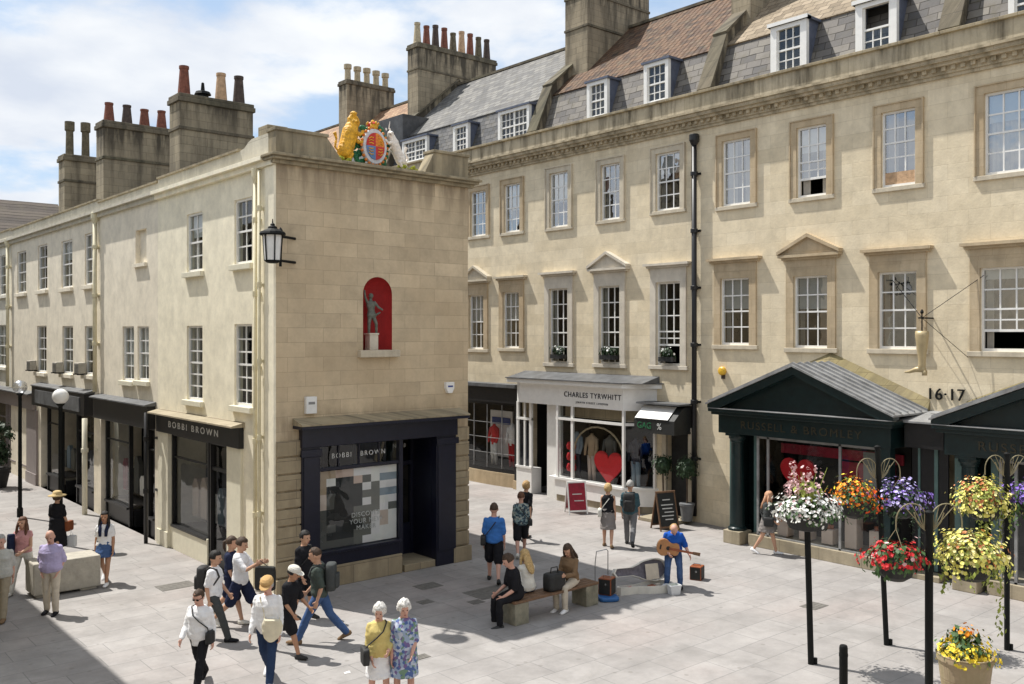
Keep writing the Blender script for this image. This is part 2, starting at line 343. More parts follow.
# ------------------------------------------------------------------ facade frame: a along the wall, z up, o outwards
class Fr:
    def __init__(s, axis, pos): s.axis = axis; s.pos = pos; s.right = (0,-1,0) if axis == 'X' else (1,0,0)
    def P(s, a, z, o=0.0): return (s.pos-o, a, z) if s.axis == 'X' else (a, s.pos-o, z)
    def box(s, mb, a0, a1, z0, z1, o0, o1):
        p = s.P(a0, z0, o0); q = s.P(a1, z1, o1)
        return mb.box(min(p[0],q[0]), max(p[0],q[0]), min(p[1],q[1]), max(p[1],q[1]), min(p[2],q[2]), max(p[2],q[2]))
    def prism(s, mb, poly, o0, o1):
        """poly of (a, z)"""
        e = V(s.P(0,0,o1))-V(s.P(0,0,o0))
        return mb.prism([s.P(a, z, o0) for a, z in poly], e)
    def text(s, body, size, a, z, o, m, parent, **k): return text_mesh('lettering', body, size, s.P(a, z, o), s.right, m, parent, **k)
def wall(fr, mb, a0, a1, z0, z1, holes, depth=.2, arches=()):
    """sheet with rectangular openings and their reveals"""
    A = sorted({a0, a1, *[h[0] for h in holes], *[h[1] for h in holes]}); Z = sorted({z0, z1, *[h[2] for h in holes], *[h[3] for h in holes]})
    A = [a for a in A if a0-1e-6 <= a <= a1+1e-6]; Z = [z for z in Z if z0-1e-6 <= z <= z1+1e-6]
    for i in range(len(A)-1):
        for j in range(len(Z)-1):
            ca, cz = (A[i]+A[i+1])/2, (Z[j]+Z[j+1])/2
            if any(h[0] < ca < h[1] and h[2] < cz < h[3] for h in holes): continue
            mb.quad(fr.P(A[i],Z[j]), fr.P(A[i+1],Z[j]), fr.P(A[i+1],Z[j+1]), fr.P(A[i],Z[j+1]))
    for h in holes:
        b, c, e, f = h[:4]; D = -(h[4] if len(h) > 4 else depth)
        for p in (((b,e),(b,f)), ((c,e),(c,f)), ((b,e),(c,e)), ((b,f),(c,f))):
            mb.quad(fr.P(*p[0],0), fr.P(*p[1],0), fr.P(*p[1],D), fr.P(*p[0],D))
    return mb

def sash(fr, parent, a0, a1, z0, z1, cols=3, rows=(2,2), rec=.14, open_=0.0, blind=0.0, curtain=0, sill=True, sill_mat='white_paint', bar=.034, lower_open=0, wood=0.0, extra=None, gm='glass'):
    """sash window as a part with frame, pane and what hangs behind the glass as sub-parts"""
    b = MB(); w = .05
    fr.box(b, a0, a0+w, z0, z1, -rec-.04, -rec+.03); fr.box(b, a1-w, a1, z0, z1, -rec-.04, -rec+.03)
    fr.box(b, a0+w, a1-w, z0, z0+w*1.3, -rec-.04, -rec+.03); fr.box(b, a0+w, a1-w, z1-w, z1, -rec-.04, -rec+.03)
    win = b.build('window', 'white_paint', parent)
    zi0, zi1, ai0, ai1 = z0+w*1.3+wood, z1-w, a0+w, a1-w
    zm = zi0+(zi1-zi0)*rows[1]/(rows[0]+rows[1])
    g = MB()
    if wood:
        q = MB(); fr.box(q, ai0, ai1, z0+w*1.3, zi0-.002, -rec-.03, -rec-.005); q.build('board', 'terracotta_buff', win)
    fr.box(g, ai0, ai1, zm-.022, zm+.022, -rec-.03, -rec+.012)
    for k in range(1, cols):
        a = ai0+(ai1-ai0)*k/cols; fr.box(g, a-bar/2, a+bar/2, zm+.022, zi1, -rec-.02, -rec+.006)
        lo = zi0+lower_open
        fr.box(g, a-bar/2, a+bar/2, lo, zm-.022, -rec-.03, -rec-.006)
    for k in range(1, rows[0]):
        z = zm+(zi1-zm)*k/rows[0]; fr.box(g, ai0, ai1, z-bar/2, z+bar/2, -rec-.018, -rec+.004)
    for k in range(1, rows[1]):
        z = zi0+lower_open+(zm-zi0-lower_open)*k/rows[1]; fr.box(g, ai0, ai1, z-bar/2, z+bar/2, -rec-.028, -rec-.008)
    if lower_open: fr.box(g, ai0, ai1, zi0+lower_open-.03, zi0+lower_open+.03, -rec-.035, -rec-.002)
    g.build('glazing_bars', 'white_paint', win)
    p = MB(); p.quad(fr.P(ai0, zi0+lower_open, -rec-.012), fr.P(ai1, zi0+lower_open, -rec-.012), fr.P(ai1, zi1, -rec-.012), fr.P(ai0, zi1, -rec-.012)); p.build('pane', gm, win)
    if blind:
        q = MB(); fr.box(q, ai0, ai1, zi1-(zi1-zi0)*blind, zi1, -rec-.10, -rec-.085); q.build('blind', 'blind', win)
    if curtain:
        q = MB()
        for lo_, hi_ in ((ai0, ai0+(ai1-ai0)*curtain), (ai1-(ai1-ai0)*curtain, ai1)):
            n = 10; front = []; back = []
            for k in range(n+1):
                a = lo_+(hi_-lo_)*k/n; o = -rec-.14+.025*(1 if k % 2 else -1); front.append((a, o)); back.append((a, o-.01))
            for k in range(n):
                q.quad(fr.P(front[k][0], zi0, front[k][1]), fr.P(front[k+1][0], zi0, front[k+1][1]), fr.P(front[k+1][0], zi1, front[k+1][1]), fr.P(front[k][0], zi1, front[k][1]))
        q.build('curtain', 'curtain', win)
    if sill:
        q = MB(); fr.box(q, a0-.10, a1+.10, z0-.13, z0-.002, -.1, .10); q.build('sill', sill_mat, win, bevel=.01)
    return win

# ------------------------------------------------------------------ world, sun, camera
def make_world():
    w = bpy.data.worlds.new('World'); scn.world = w; w.use_nodes = True; nt = w.node_tree; L = nt.links.new
    for n in list(nt.nodes): nt.nodes.remove(n)
    out = nd(nt, 'ShaderNodeOutputWorld'); bg = nd(nt, 'ShaderNodeBackground'); bg.inputs[1].default_value = .10
    sky = nd(nt, 'ShaderNodeTexSky'); sky.sky_type = 'NISHITA'; sky.sun_disc = False; sky.sun_elevation = R(60); sky.sun_rotation = R(-20.8); sky.altitude = 60; sky.air_density = 1.0; sky.dust_density = 1.2; sky.ozone_density = 1.2
    tc = nd(nt, 'ShaderNodeTexCoord'); sp = nd(nt, 'ShaderNodeSeparateXYZ'); L(tc.outputs['Generated'], sp.inputs[0])
    # cloud sheet: project direction on a plane overhead
    zz = nd(nt, 'ShaderNodeMath', operation='ADD'); zz.inputs[1].default_value = .22; L(sp.outputs[2], zz.inputs[0])
    dx = nd(nt, 'ShaderNodeMath', operation='DIVIDE'); L(sp.outputs[0], dx.inputs[0]); L(zz.outputs[0], dx.inputs[1])
    dy = nd(nt, 'ShaderNodeMath', operation='DIVIDE'); L(sp.outputs[1], dy.inputs[0]); L(zz.outputs[0], dy.inputs[1])
    cb = nd(nt, 'ShaderNodeCombineXYZ'); L(dx.outputs[0], cb.inputs[0]); L(dy.outputs[0], cb.inputs[1]); cb.inputs[2].default_value = CLOUD_SEED
    n1 = nd(nt, 'ShaderNodeTexNoise'); n1.inputs['Scale'].default_value = 1.7; n1.inputs['Detail'].default_value = 9; n1.inputs['Roughness'].default_value = .55; n1.inputs['Distortion'].default_value = .15
    L(cb.outputs[0], n1.inputs['Vector'])
    mr = nd(nt, 'ShaderNodeMapRange', interpolation_type='SMOOTHSTEP'); mr.inputs[1].default_value = .39; mr.inputs[2].default_value = .53; L(n1.outputs['Fac'], mr.inputs[0])
    n2 = nd(nt, 'ShaderNodeTexNoise'); n2.inputs['Scale'].default_value = 2.6; n2.inputs['Detail'].default_value = 6; L(cb.outputs[0], n2.inputs['Vector'])
    cc = nd(nt, 'ShaderNodeMix', data_type='RGBA'); cc.inputs[6].default_value = (5.8,6.3,7.2,1); cc.inputs[7].default_value = (8.0,8.2,8.4,1)
    mr2 = nd(nt, 'ShaderNodeMapRange'); mr2.inputs[1].default_value = .35; mr2.inputs[2].default_value = .62; L(n2.outputs['Fac'], mr2.inputs[0]); L(mr2.outputs[0], cc.inputs[0])
    # thin veil that whitens the blue a little
    ve = nd(nt, 'ShaderNodeMix', data_type='RGBA'); ve.inputs[0].default_value = .6; L(sky.outputs[0], ve.inputs[6]); ve.inputs[7].default_value = (4.9,6.5,8.6,1)
    mx = nd(nt, 'ShaderNodeMix', data_type='RGBA'); L(mr.outputs[0], mx.inputs[0]); L(ve.outputs[2], mx.inputs[6]); L(cc.outputs[2], mx.inputs[7])
    L(mx.outputs[2], bg.inputs[0]); L(bg.outputs[0], out.inputs[0])
CLOUD_SEED = 3.1
make_world()
sd = bpy.data.lights.new('sun', 'SUN'); sd.energy = 5.0; sd.angle = R(.55); sd.color = (1.0,.965,.905)
so = bpy.data.objects.new('sun', sd); COL.objects.link(so); so.location = (0,0,40)
so.rotation_euler = V((.355*.5,-.935*.5,-.866)).to_track_quat('-Z','Y').to_euler()
cd = bpy.data.cameras.new('camera'); cam = bpy.data.objects.new('camera', cd); COL.objects.link(cam); scn.camera = cam
cam.location = (0,0,HC); cam.rotation_euler = (R(90),0,-TH); cd.sensor_width = 36; cd.lens = 36*FPX/1024; cd.shift_y = -(342-HY)/1024; cd.clip_end = 2000; cd.clip_start = .1
scn.view_settings.view_transform = 'Standard'; scn.view_settings.look = 'None'; scn.view_settings.exposure = .30; scn.view_settings.gamma = 1
scn.render.engine = 'CYCLES'; scn.cycles.use_denoising = True; scn.cycles.max_bounces = 8; scn.cycles.transparent_max_bounces = 16
scn.cycles.caustics_reflective = False; scn.cycles.caustics_refractive = False

# ------------------------------------------------------------------ ground
def paving_mat():
    m = bpy.data.materials.new('paving'); m.use_nodes = True; nt = m.node_tree; L = nt.links.new
    b = nt.nodes['Principled BSDF']; b.inputs['Roughness'].default_value = .85; b.inputs['Specular IOR Level'].default_value = .25
    g = nd(nt, 'ShaderNodeNewGeometry')
    mp = nd(nt, 'ShaderNodeMapping'); mp.inputs['Rotation'].default_value = (0,0,R(0)); mp.inputs['Location'].default_value=(.3,.2,0); L(g.outputs['Position'], mp.inputs[0])
    wn = nd(nt, 'ShaderNodeTexNoise'); wn.inputs['Scale'].default_value = .35; L(g.outputs['Position'], wn.inputs['Vector'])
    wa = nd(nt, 'ShaderNodeVectorMath', operation='MULTIPLY_ADD'); wa.inputs[1].default_value = (.10,.10,0); L(wn.outputs['Color'], wa.inputs[0]); L(mp.outputs[0], wa.inputs[2])
    br = nd(nt, 'ShaderNodeTexBrick'); L(wa.outputs[0], br.inputs['Vector']); br.inputs['Scale'].default_value = 1
    br.inputs['Brick Width'].default_value = 1.15; br.inputs['Row Height'].default_value = .62; br.inputs['Mortar Size'].default_value = .009; br.inputs['Mortar Smooth'].default_value = .3
    br.offset = .43; br.squash = .8; br.squash_frequency = 3
    br.inputs['Color1'].default_value = (.300,.283,.270,1); br.inputs['Color2'].default_value = (.338,.320,.306,1); br.inputs['Mortar'].default_value = (.225,.217,.21,1)
    n1 = nd(nt, 'ShaderNodeTexNoise'); n1.inputs['Scale'].default_value = 1.1; n1.inputs['Detail'].default_value = 10; n1.inputs['Roughness'].default_value = .72; L(g.outputs['Position'], n1.inputs['Vector'])
    mr = nd(nt, 'ShaderNodeMapRange'); mr.inputs[1].default_value=.3; mr.inputs[2].default_value=.7; mr.inputs[3].default_value=.76; mr.inputs[4].default_value=1.16; L(n1.outputs['Fac'], mr.inputs[0])
    m1 = nd(nt, 'ShaderNodeMix', data_type='RGBA', blend_type='MULTIPLY'); m1.inputs[0].default_value = 1; L(br.outputs['Color'], m1.inputs[6]); L(mr.outputs[0], m1.inputs[7])
    # darker spots (gum) and pinkish slabs
    vo = nd(nt, 'ShaderNodeTexVoronoi'); vo.inputs['Scale'].default_value = 2.6; L(g.outputs['Position'], vo.inputs['Vector'])
    gs = nd(nt, 'ShaderNodeMapRange'); gs.inputs[1].default_value=.08; gs.inputs[2].default_value=.13; gs.inputs[3].default_value=.45; gs.inputs[4].default_value=0; L(vo.outputs['Distance'], gs.inputs[0])
    m2 = nd(nt, 'ShaderNodeMix', data_type='RGBA'); L(gs.outputs[0], m2.inputs[0]); L(m1.outputs[2], m2.inputs[6]); m2.inputs[7].default_value=(.17,.155,.14,1)
    n3 = nd(nt, 'ShaderNodeTexNoise'); n3.inputs['Scale'].default_value = .28; n3.inputs['Detail'].default_value = 3; L(g.outputs['Position'], n3.inputs['Vector'])
    p3 = nd(nt, 'ShaderNodeMapRange'); p3.inputs[1].default_value=.5; p3.inputs[2].default_value=.68; p3.inputs[4].default_value=.5; L(n3.outputs['Fac'], p3.inputs[0])
    m3 = nd(nt, 'ShaderNodeMix', data_type='RGBA', blend_type='MULTIPLY'); L(p3.outputs[0], m3.inputs[0]); L(m2.outputs[2], m3.inputs[6]); m3.inputs[7].default_value=(1.0,.90,.87,1)
    n9 = nd(nt, 'ShaderNodeTexNoise'); n9.inputs['Scale'].default_value = .75; n9.inputs['Detail'].default_value = 8; n9.inputs['Roughness'].default_value = .68; n9.inputs['Distortion'].default_value = .6; L(g.outputs['Position'], n9.inputs['Vector'])
    p9 = nd(nt, 'ShaderNodeMapRange'); p9.inputs[1].default_value=.50; p9.inputs[2].default_value=.66; p9.inputs[4].default_value=.42; L(n9.outputs['Fac'], p9.inputs[0])
    m9 = nd(nt, 'ShaderNodeMix', data_type='RGBA'); L(p9.outputs[0], m9.inputs[0]); L(m3.outputs[2], m9.inputs[6]); m9.inputs[7].default_value=(.20,.19,.178,1)
    L(m9.outputs[2], b.inputs['Base Color'])
    nb = nd(nt, 'ShaderNodeTexNoise'); nb.inputs['Scale'].default_value = 14; nb.inputs['Detail'].default_value = 5; L(g.outputs['Position'], nb.inputs['Vector'])
    sub = nd(nt, 'ShaderNodeMath', operation='MULTIPLY_ADD'); sub.inputs[1].default_value = -1.3; L(br.outputs['Fac'], sub.inputs[0]); L(nb.outputs['Fac'], sub.inputs[2])
    bp = nd(nt, 'ShaderNodeBump'); bp.inputs['Strength'].default_value = .3; bp.inputs['Distance'].default_value = .01; L(sub.outputs[0], bp.inputs['Height']); L(bp.outputs[0], b.inputs['Normal'])
    MATS['paving'] = m
paving_mat()
g = MB(); g.quad((-400,-400,0),(500,-400,0),(500,600,0),(-400,600,0)); tag(g.build('ground', 'paving'), kind='structure')
# kerb stone line along the right hand shops
k = MB(); k.box(20.55, 21.6, 17.1, 18.3, 0, .10); k.box(20.3, 21.6, 9.35, 10.15, 0, .12)
tag(k.build('pavement', 'stone_kerb', bevel=.01), kind='structure')
# iron covers let into the paving
def cover(px, py, w, l, label):
    p = gnd(px, py); b = MB(); b.box(-w/2, w/2, -l/2, l/2, .0, .006)
    for i in range(4): b.box(-w/2+.04, w/2-.04, -l/2+l*(i+.5)/4-.015, -l/2+l*(i+.5)/4+.015, .006, .009)
    o = b.build('drain_cover', 'cover_iron'); o.location = p; tag(o, label, 'drain cover', 'covers let into the paving')
mat('cover_iron', (.15,.14,.125), .8, var=.25, nscale=10)
for a in ((176,586,.75,.5,'large grey access cover in the paving beside the striding boy with backpack'),
          (428,586,.55,.4,'dark cover in the shade before the navy shop door'),
          (425,602,.3,.25,'small dark cover in the shade nearest the elderly ladies'),
          (476,602,.3,.25,'small cover in the shade just left of the stone bench'),
          (500,590,1.5,.7,'broad dark cover plate in the shade behind the stone bench'),
          (814,606,.5,.35,'small grey cover right of the white flower pole'),
          (421,657,.28,.2,'little black hatch in sunlit paving beside the blue dress')): cover(*a)

exec_parts = []
# ================================================================== LEFT BLOCK (island between the two streets)
XL, YF, XR2 = 8.82, 17.80, 13.85
FL, FF = Fr('X', XL), Fr('Y', YF)
REC = .075
def win_on(X, pl, pr, yt, yb):
    mid = (pl+pr)/2
    return (onX(X, pr+.5)[0], onX(X+REC, pl-.7)[0], onX(X, mid, yb)[1], onX(X, mid, yt)[1])
YA, YB, YC, YD = onX(XL,158)[0], onX(XL,98)[0], onX(XL,11)[0], 60.0
up = {'A': [(238.3,251.5,198,263.7),(190.5,202,212.5,271.6)], 'B': [(139,146,229,263)],
      'C': [(88,93.6,232.7,284.8),(64.5,71.8,240,287.7),(41,46.8,244.4,290),(20,25.7,251,293)], 'D': [(2,8,255,295)]}
lo = {'A': [(238.3,251.5,324,406.5),(190.5,202,325.7,400.7)], 'B': [(126,133.5,326.3,381),(141,148.3,326.3,381)],
      'C': [(88,95,326,375),(65.5,72.5,326,374),(40,46,325.7,372.5)], 'D': [(0,6.4,325,366.7)]}

def pot(mb, c, h, r, style=0):
    if style == 0: mb.lathe(c, [(r*1.2,0),(r*1.15,h*.08),(r*1.06,h*.11),(r*.74,h*.88),(r*.84,h*.91),(r*.84,h),(r*.64,h),(r*.62,h*.8)], 14)
    elif style == 1: mb.lathe(c, [(r,0),(r*.95,h*.05),(r*.85,h*.72),(r*1.15,h*.75),(r*1.15,h),(r*.9,h),(r*.8,h*.8)], 14)
def chimney(parent, x0, x1, y0, y1, zb, zt, bands, pots, ph, pr, mats, mouldings=None, style=0):
    b = MB(); b.box(x0, x1, y0, y1, zb, zt-.22)
    st = b.build('chimney', 'stone_stack_right' if zt > 15 else 'stone_stack', parent)
    c = MB(); c.box(x0-.06, x1+.06, y0-.06, y1+.06, zt-.22, zt-.08); c.box(x0-.03, x1+.03, y0-.03, y1+.03, zt-.08, zt+.02)
    c.build('chimney_cap', 'stone_cap', st, bevel=.02)
    for z in bands:
        q = MB(); q.box(x0-.035, x1+.035, y0-.035, y1+.035, z-.045, z+.045); q.build('string_course', 'stone_cap', st, bevel=.01)
    for i, m in enumerate(mats):
        if m is None: continue
        x = x0+(x1-x0)*(i+.5)/len(mats); q = MB(); h = (ph if not isinstance(ph, (list,tuple)) else ph[i])*random.uniform(.9,1.08)
        if m == 'cowl':
            q.lathe((x,(y0+y1)/2,zt), [(.16,0),(.16,.14),(.24,.16),(.20,.24),(.06,.28),(.04,.5),(.01,.52)], 12); q.build('chimney_cowl', 'iron', st); continue
        pot(q, (x, (y0+y1)/2, zt), h, pr, style); q.build('chimney_pot', m, st, smooth=False)
    return st

def left_house(key, y0, y1, wmat, label, name='terraced_house', front=False, shop=None, zc=9.08):
    r = thing(name, label, 'house', (XL, y0, 0), group=None)
    b = MB(); holes = []
    specs = []
    for lst, rows, lowd in ((up[key], (2,2), 0), (lo[key], (2,2) if key != 'A' else (3,3), 1)):
        for w in lst:
            a0, a1, z0, z1 = win_on(XL, *w)
            holes.append((a0, a1, z0, z1, .20)); specs.append((a0, a1, z0, z1, rows, lowd))
    if shop: holes += shop
    wall(FL, b, y0, y1, 0, zc, holes)
    mats = [wmat]
    if front:
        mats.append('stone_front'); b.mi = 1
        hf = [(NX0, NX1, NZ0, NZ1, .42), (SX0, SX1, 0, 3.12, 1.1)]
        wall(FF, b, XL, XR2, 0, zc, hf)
        # fill the shoulders of the round-headed niche
        r_ = (NX1-NX0)/2; cx = (NX0+NX1)/2; cz = NZ1-r_
        for sgn in (-1, 1):
            for k in range(8):
                t0, t1 = pi/2*k/8, pi/2*(k+1)/8
                p = [(cx+sgn*r_*cos(t0), cz+r_*sin(t0)), (cx+sgn*r_*cos(t1), cz+r_*sin(t1)), (cx+sgn*r_*cos(t1), NZ1), (cx+sgn*r_*cos(t0), NZ1)]
                b.quad(*[FF.P(x, z, 0) for x, z in p])
        b.mi = 0
    if key == 'A': pass
    b.mi = 0
    # shell
    if not front: pass
    b.build('wall', mats, r)
    b = MB(); b.quad((XR2,y0,0),(XR2,y1,0),(XR2,y1,zc),(XR2,y0,zc)); b.build('alley_wall', 'stone_base', r)
    i = MB(); i.box(XL+2.6, XL+2.7, y0+(1.3 if front else .05), y1-.05, 0, zc)
    for z in (3.55, 6.2): i.box(XL+.26, XR2-.3, y0+1.3 if front else y0+.02, y1-.02, z, z+.2)
    if not front: i.box(XL+.26, XR2-.1, y0+.01, y0+.06, 0, zc)
    i.build('interior', 'interior', r)
    t = MB(); t.box(XL+.15, XR2-.1, y0+(.3 if front else 0), y1, zc-.02, zc+.12)
    # low slated roof behind the parapet
    t.prism([(XL+.5, y0+(.8 if front else 0), zc+.12), (XR2-.5, y0+(.8 if front else 0), zc+.12), ((XL+XR2)/2, y0+(1.8 if front else 0), zc+.6)], (0, y1-y0-(.8 if front else 0), 0))
    t.build('roof', 'slate', r)
    for n, (a0, a1, z0, z1, rows, lowd) in enumerate(specs):
        w = a1-a0
        tall = (z1-z0)
        if key == 'B' and not lowd:    # blind slot window
            q = MB(); FL.box(q, a0, a1, z0, z1, -.2, -.12); q.build('blocked_window', wmat, r)
            q = MB(); FL.box(q, a0-.06, a1+.06, z0-.1, z0-.002, -.1, .08); q.build('sill', wmat, r); continue
        sash(FL, r, a0, a1, z0, z1, cols=2, rows=rows, rec=REC, blind=(.75 if key == 'B' else (.4 if (n % 3 == 1) else 0)), curtain=.22 if n % 2 else 0, sill_mat='cream_paint' if key in 'AB' else wmat, bar=.034)
    return r

# niche and shop extents on the shaded front
NX0, NX1 = onY(YF,363)[0], onY(YF,392)[0]; NZ0, NZ1 = onY(YF,377,350)[1], onY(YF,377,277)[1]
SX0, SX1 = onY(YF,302)[0], onY(YF,452)[0]
# shop openings in the left street
def YL(px): return onX(XL, px)[0]
hA = (YL(243), YL(161), 0.0, 3.42, 1.2)
hB = (YL(155), YL(101), 0.0, 3.6, 1.2)
hC = (YL(94), YL(41), 0.0, 3.6, 1.2)
hD = (YL(36), YL(-20), 0.0, 3.3, 1.2)
HA = left_house('A', YF, YA, 'render_cream', 'cream corner house whose shaded stone front carries a red statue niche and navy shop', 'corner_house', True, [hA])
HB = left_house('B', YA, YB, 'render_beige', 'narrow beige house with paired small windows, second house back from the lantern corner', 'terraced_house', False, [hB])
HC_ = left_house('C', YB, YC, 'render_beige', 'long beige terrace house with air conditioning boxes under its lower windows', 'terraced_house', False, [hC])
HD = left_house('D', YC, YD, 'render_pale', 'pale terrace house cut by the left edge of the photo above a mauve shopfront', 'terraced_house', False, [hD])

# cornice and parapet along the left street
for hr, y0, y1, pm, zt in ((HA, YF, YA, 'stone_parapet_pale', 9.50), (HB, YA, YB, 'stone_parapet_pale', 9.42), (HC_, YB, YC, 'stone_parapet_pale', 9.5), (HD, YC, YD, 'stone_parapet_pale', 9.55)):
    c = MB(); s0 = 0 if hr is not HA else -.0
    FL.prism(c, [(y0, 8.96), (y1, 8.96), (y1, 9.08), (y0, 9.08)], 0, .10)
    FL.box(c, y0+(.31 if hr is HA else 0), y1, 9.08, 9.17, -.2, .20)
    c.build('cornice', 'render_cream' if hr is HA else 'stone_parapet_pale', hr)
    p = MB()
    if hr is HA:   # swept up at the corner
        poly = [(y0+.352, 9.17), (y1, 9.17), (y1, zt)]
        yq = y0+1.15
        poly += [(yq+.55, zt), (yq+.35, zt+.03), (yq+.18, zt+.12), (yq, zt+.17), (y0+.352, zt+.17)]
        FL.prism(p, poly, -.25, 0)
    else: FL.box(p, y0, y1, 9.17, zt, -.25, 0)
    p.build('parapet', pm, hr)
    q = MB(); FL.box(q, y0 if hr is not HA else y0+1.75, y1-.01, zt, zt+.05, -.29, .05); q.build('coping', 'stone_cornice', hr)

# front cornice and its parapet with raised ends
c = MB(); FF.box(c, XL-.10, XR2+.12, 8.98, 9.06, -.05, .10); FF.box(c, XL-.16, XR2+.2, 9.06, 9.12, -.3, .20); FF.box(c, XL-.2, XR2+.25, 9.12, 9.18, -.3, .26)
c.build('cornice', 'stone_cornice', HA, bevel=.012)
xa, xb, xc, xd = onY(YF,327)[0], onY(YF,344)[0], onY(YF,424)[0], onY(YF,434)[0]
p = MB(); FF.prism(p, [(XL, 9.18), (xb, 9.18), (xa, 9.68), (XL, 9.68)], -.35, 0); FF.prism(p, [(xc, 9.18), (XR2, 9.18), (XR2, 9.72), (xd, 9.72)], -.35, 0)
FF.box(p, xb, xc, 9.18, 9.24, -.5, .02); p.build('parapet', 'stone_cornice', HA)
for (a0, a1, z0, z1, o0, o1, nm) in ((XL-.03, xa+.03, 9.68, 9.75, -.40, .04, 'coping'), (xd-.03, XR2+.04, 9.72, 9.79, -.40, .04, 'coping'), (XL+.03, XL+.5, 9.5, 9.88, -.9, -.45, 'corner_block')):
    q = MB(); FF.box(q, a0, a1, z0, z1, o0, o1); q.build(nm, 'stone_cornice', HA, bevel=.012)
# corner strip (cream) on the left return
q = MB(); FL.box(q, YF+.004, YF+.42, 0, 8.95, 0, .05); q.build('corner_strip', 'render_cream', HA)
# --- niche
r_ = (NX1-NX0)/2; cx = (NX0+NX1)/2; cz = NZ1-r_; b = MB()
pr = []
for k in range(21):
    t = pi*k/20; pr.append((cx-r_*cos(t), .40*sin(t)))
for k in range(20):
    (xa_, da), (xb_, db) = pr[k], pr[k+1]
    b.quad(FF.P(xa_,NZ0,-da), FF.P(xb_,NZ0,-db), FF.P(xb_,cz,-db), FF.P(xa_,cz,-da))
    for j in range(6):
        f0, f1 = sin(pi/2*j/6), sin(pi/2*(j+1)/6); g0, g1 = cos(pi/2*j/6), cos(pi/2*(j+1)/6)
        b.quad(FF.P(cx+(xa_-cx)*g0, cz+r_*f0, -da*g0), FF.P(cx+(xb_-cx)*g0, cz+r_*f0, -db*g0), FF.P(cx+(xb_-cx)*g1, cz+r_*f1, -db*g1), FF.P(cx+(xa_-cx)*g1, cz+r_*f1, -da*g1))
nich = b.build('niche', 'niche_red', HA)
b = MB(); FF.box(b, NX0-.14, NX1+.14, NZ0-.16, NZ0-.002, -.42, .14); b.build('niche_ledge', 'stone_trim', nich, bevel=.015)
# --- rusticated ground floor piers
for a0, a1 in ((XL, SX0-.02), (SX1+.02, XR2)):
    b = MB(); z = .38
    FF.box(b, a0-.04, a1+.03, 0, .36, 0, .12)
    while z < 3.2:
        z2 = min(z+.36, 3.25); FF.box(b, a0, a1, z, z2-.035, 0, .055); z = z2
    b.build('rusticated_pier', 'stone_base', HA, bevel=.012)
# --- navy shopfront on the front
wx0, wx1, dx1 = onY(YF,318)[0], onY(YF,399)[0], onY(YF,434)[0]
sf = MB()
FF.box(sf, SX0-.05, wx0, .0, 3.05, -.12, .10); FF.box(sf, dx1, SX1+.05, .0, 3.05, -.12, .10)
FF.box(sf, SX0-.02, wx0-.04, .35, 2.85, .10, .125); FF.box(sf, dx1+.04, SX1+.02, .35, 2.85, .10, .125)
FF.box(sf, SX0-.09, wx0+.02, 2.85, 3.0, .10, .16); FF.box(sf, dx1-.02, SX1+.09, 2.85, 3.0, .10, .16)
FF.box(sf, wx1, wx1+.10, .35, 3.05, -.12, .02)
FF.box(sf, wx0, wx1, .45, .72, -.12, .04); FF.box(sf, wx0-.02, wx1+.02, .72, .78, -.12, .09)
FF.box(sf, wx0, wx1, 2.50, 2.57, -.10, .0); FF.box(sf, wx0, dx1, 3.03, 3.05, -.12, .02)
for k in range(1, 4): a = wx0+(wx1-wx0)*k/4; FF.box(sf, a-.018, a+.018, 2.57, 3.03, -.09, -.02)
shop = sf.build('shopfront', 'navy_paint', HA, bevel=.008)
q = MB(); FF.box(q, SX0-.07, SX1+.07, 3.05, 3.46, -.1, .14); q.build('fascia', 'navy_paint', shop, bevel=.008)
q = MB(); FF.prism(q, [(SX0-.22, 3.46), (SX1+.22, 3.46), (SX1+.22, 3.53), (SX0-.22, 3.53)], 0, .42); q.build('shop_cornice', 'navy_paint', shop, bevel=.01)
q = MB()
P0, P1 = SX0-.22, SX1+.22
q.hexa([(P0,YF-.43,3.53),(P1,YF-.43,3.53),(P1,YF,3.53),(P0,YF,3.53),(P0,YF-.43,3.56),(P1,YF-.43,3.56),(P1,YF,3.68),(P0,YF,3.68)]); q.build('lead_flashing', 'stone_cornice', shop)
q = MB(); FF.box(q, wx0-.1, wx1+.05, 0, .449, -.12, .07); q.build('stall_riser', 'stone_base', shop, bevel=.01)
q = MB(); FF.box(q, wx1+.12, dx1, 0, .16, -1.0, .06); q.build('door_step', 'stone_base', shop, bevel=.01)
q = MB(); q.quad(FF.P(wx0,.78,-.05), FF.P(wx1,.78,-.05), FF.P(wx1,2.5,-.05), FF.P(wx0,2.5,-.05)); q.quad(FF.P(wx0,2.57,-.05), FF.P(wx1,2.57,-.05), FF.P(wx1,3.03,-.05), FF.P(wx0,3.03,-.05)); q.build('shop_window', 'shop_glass', shop)
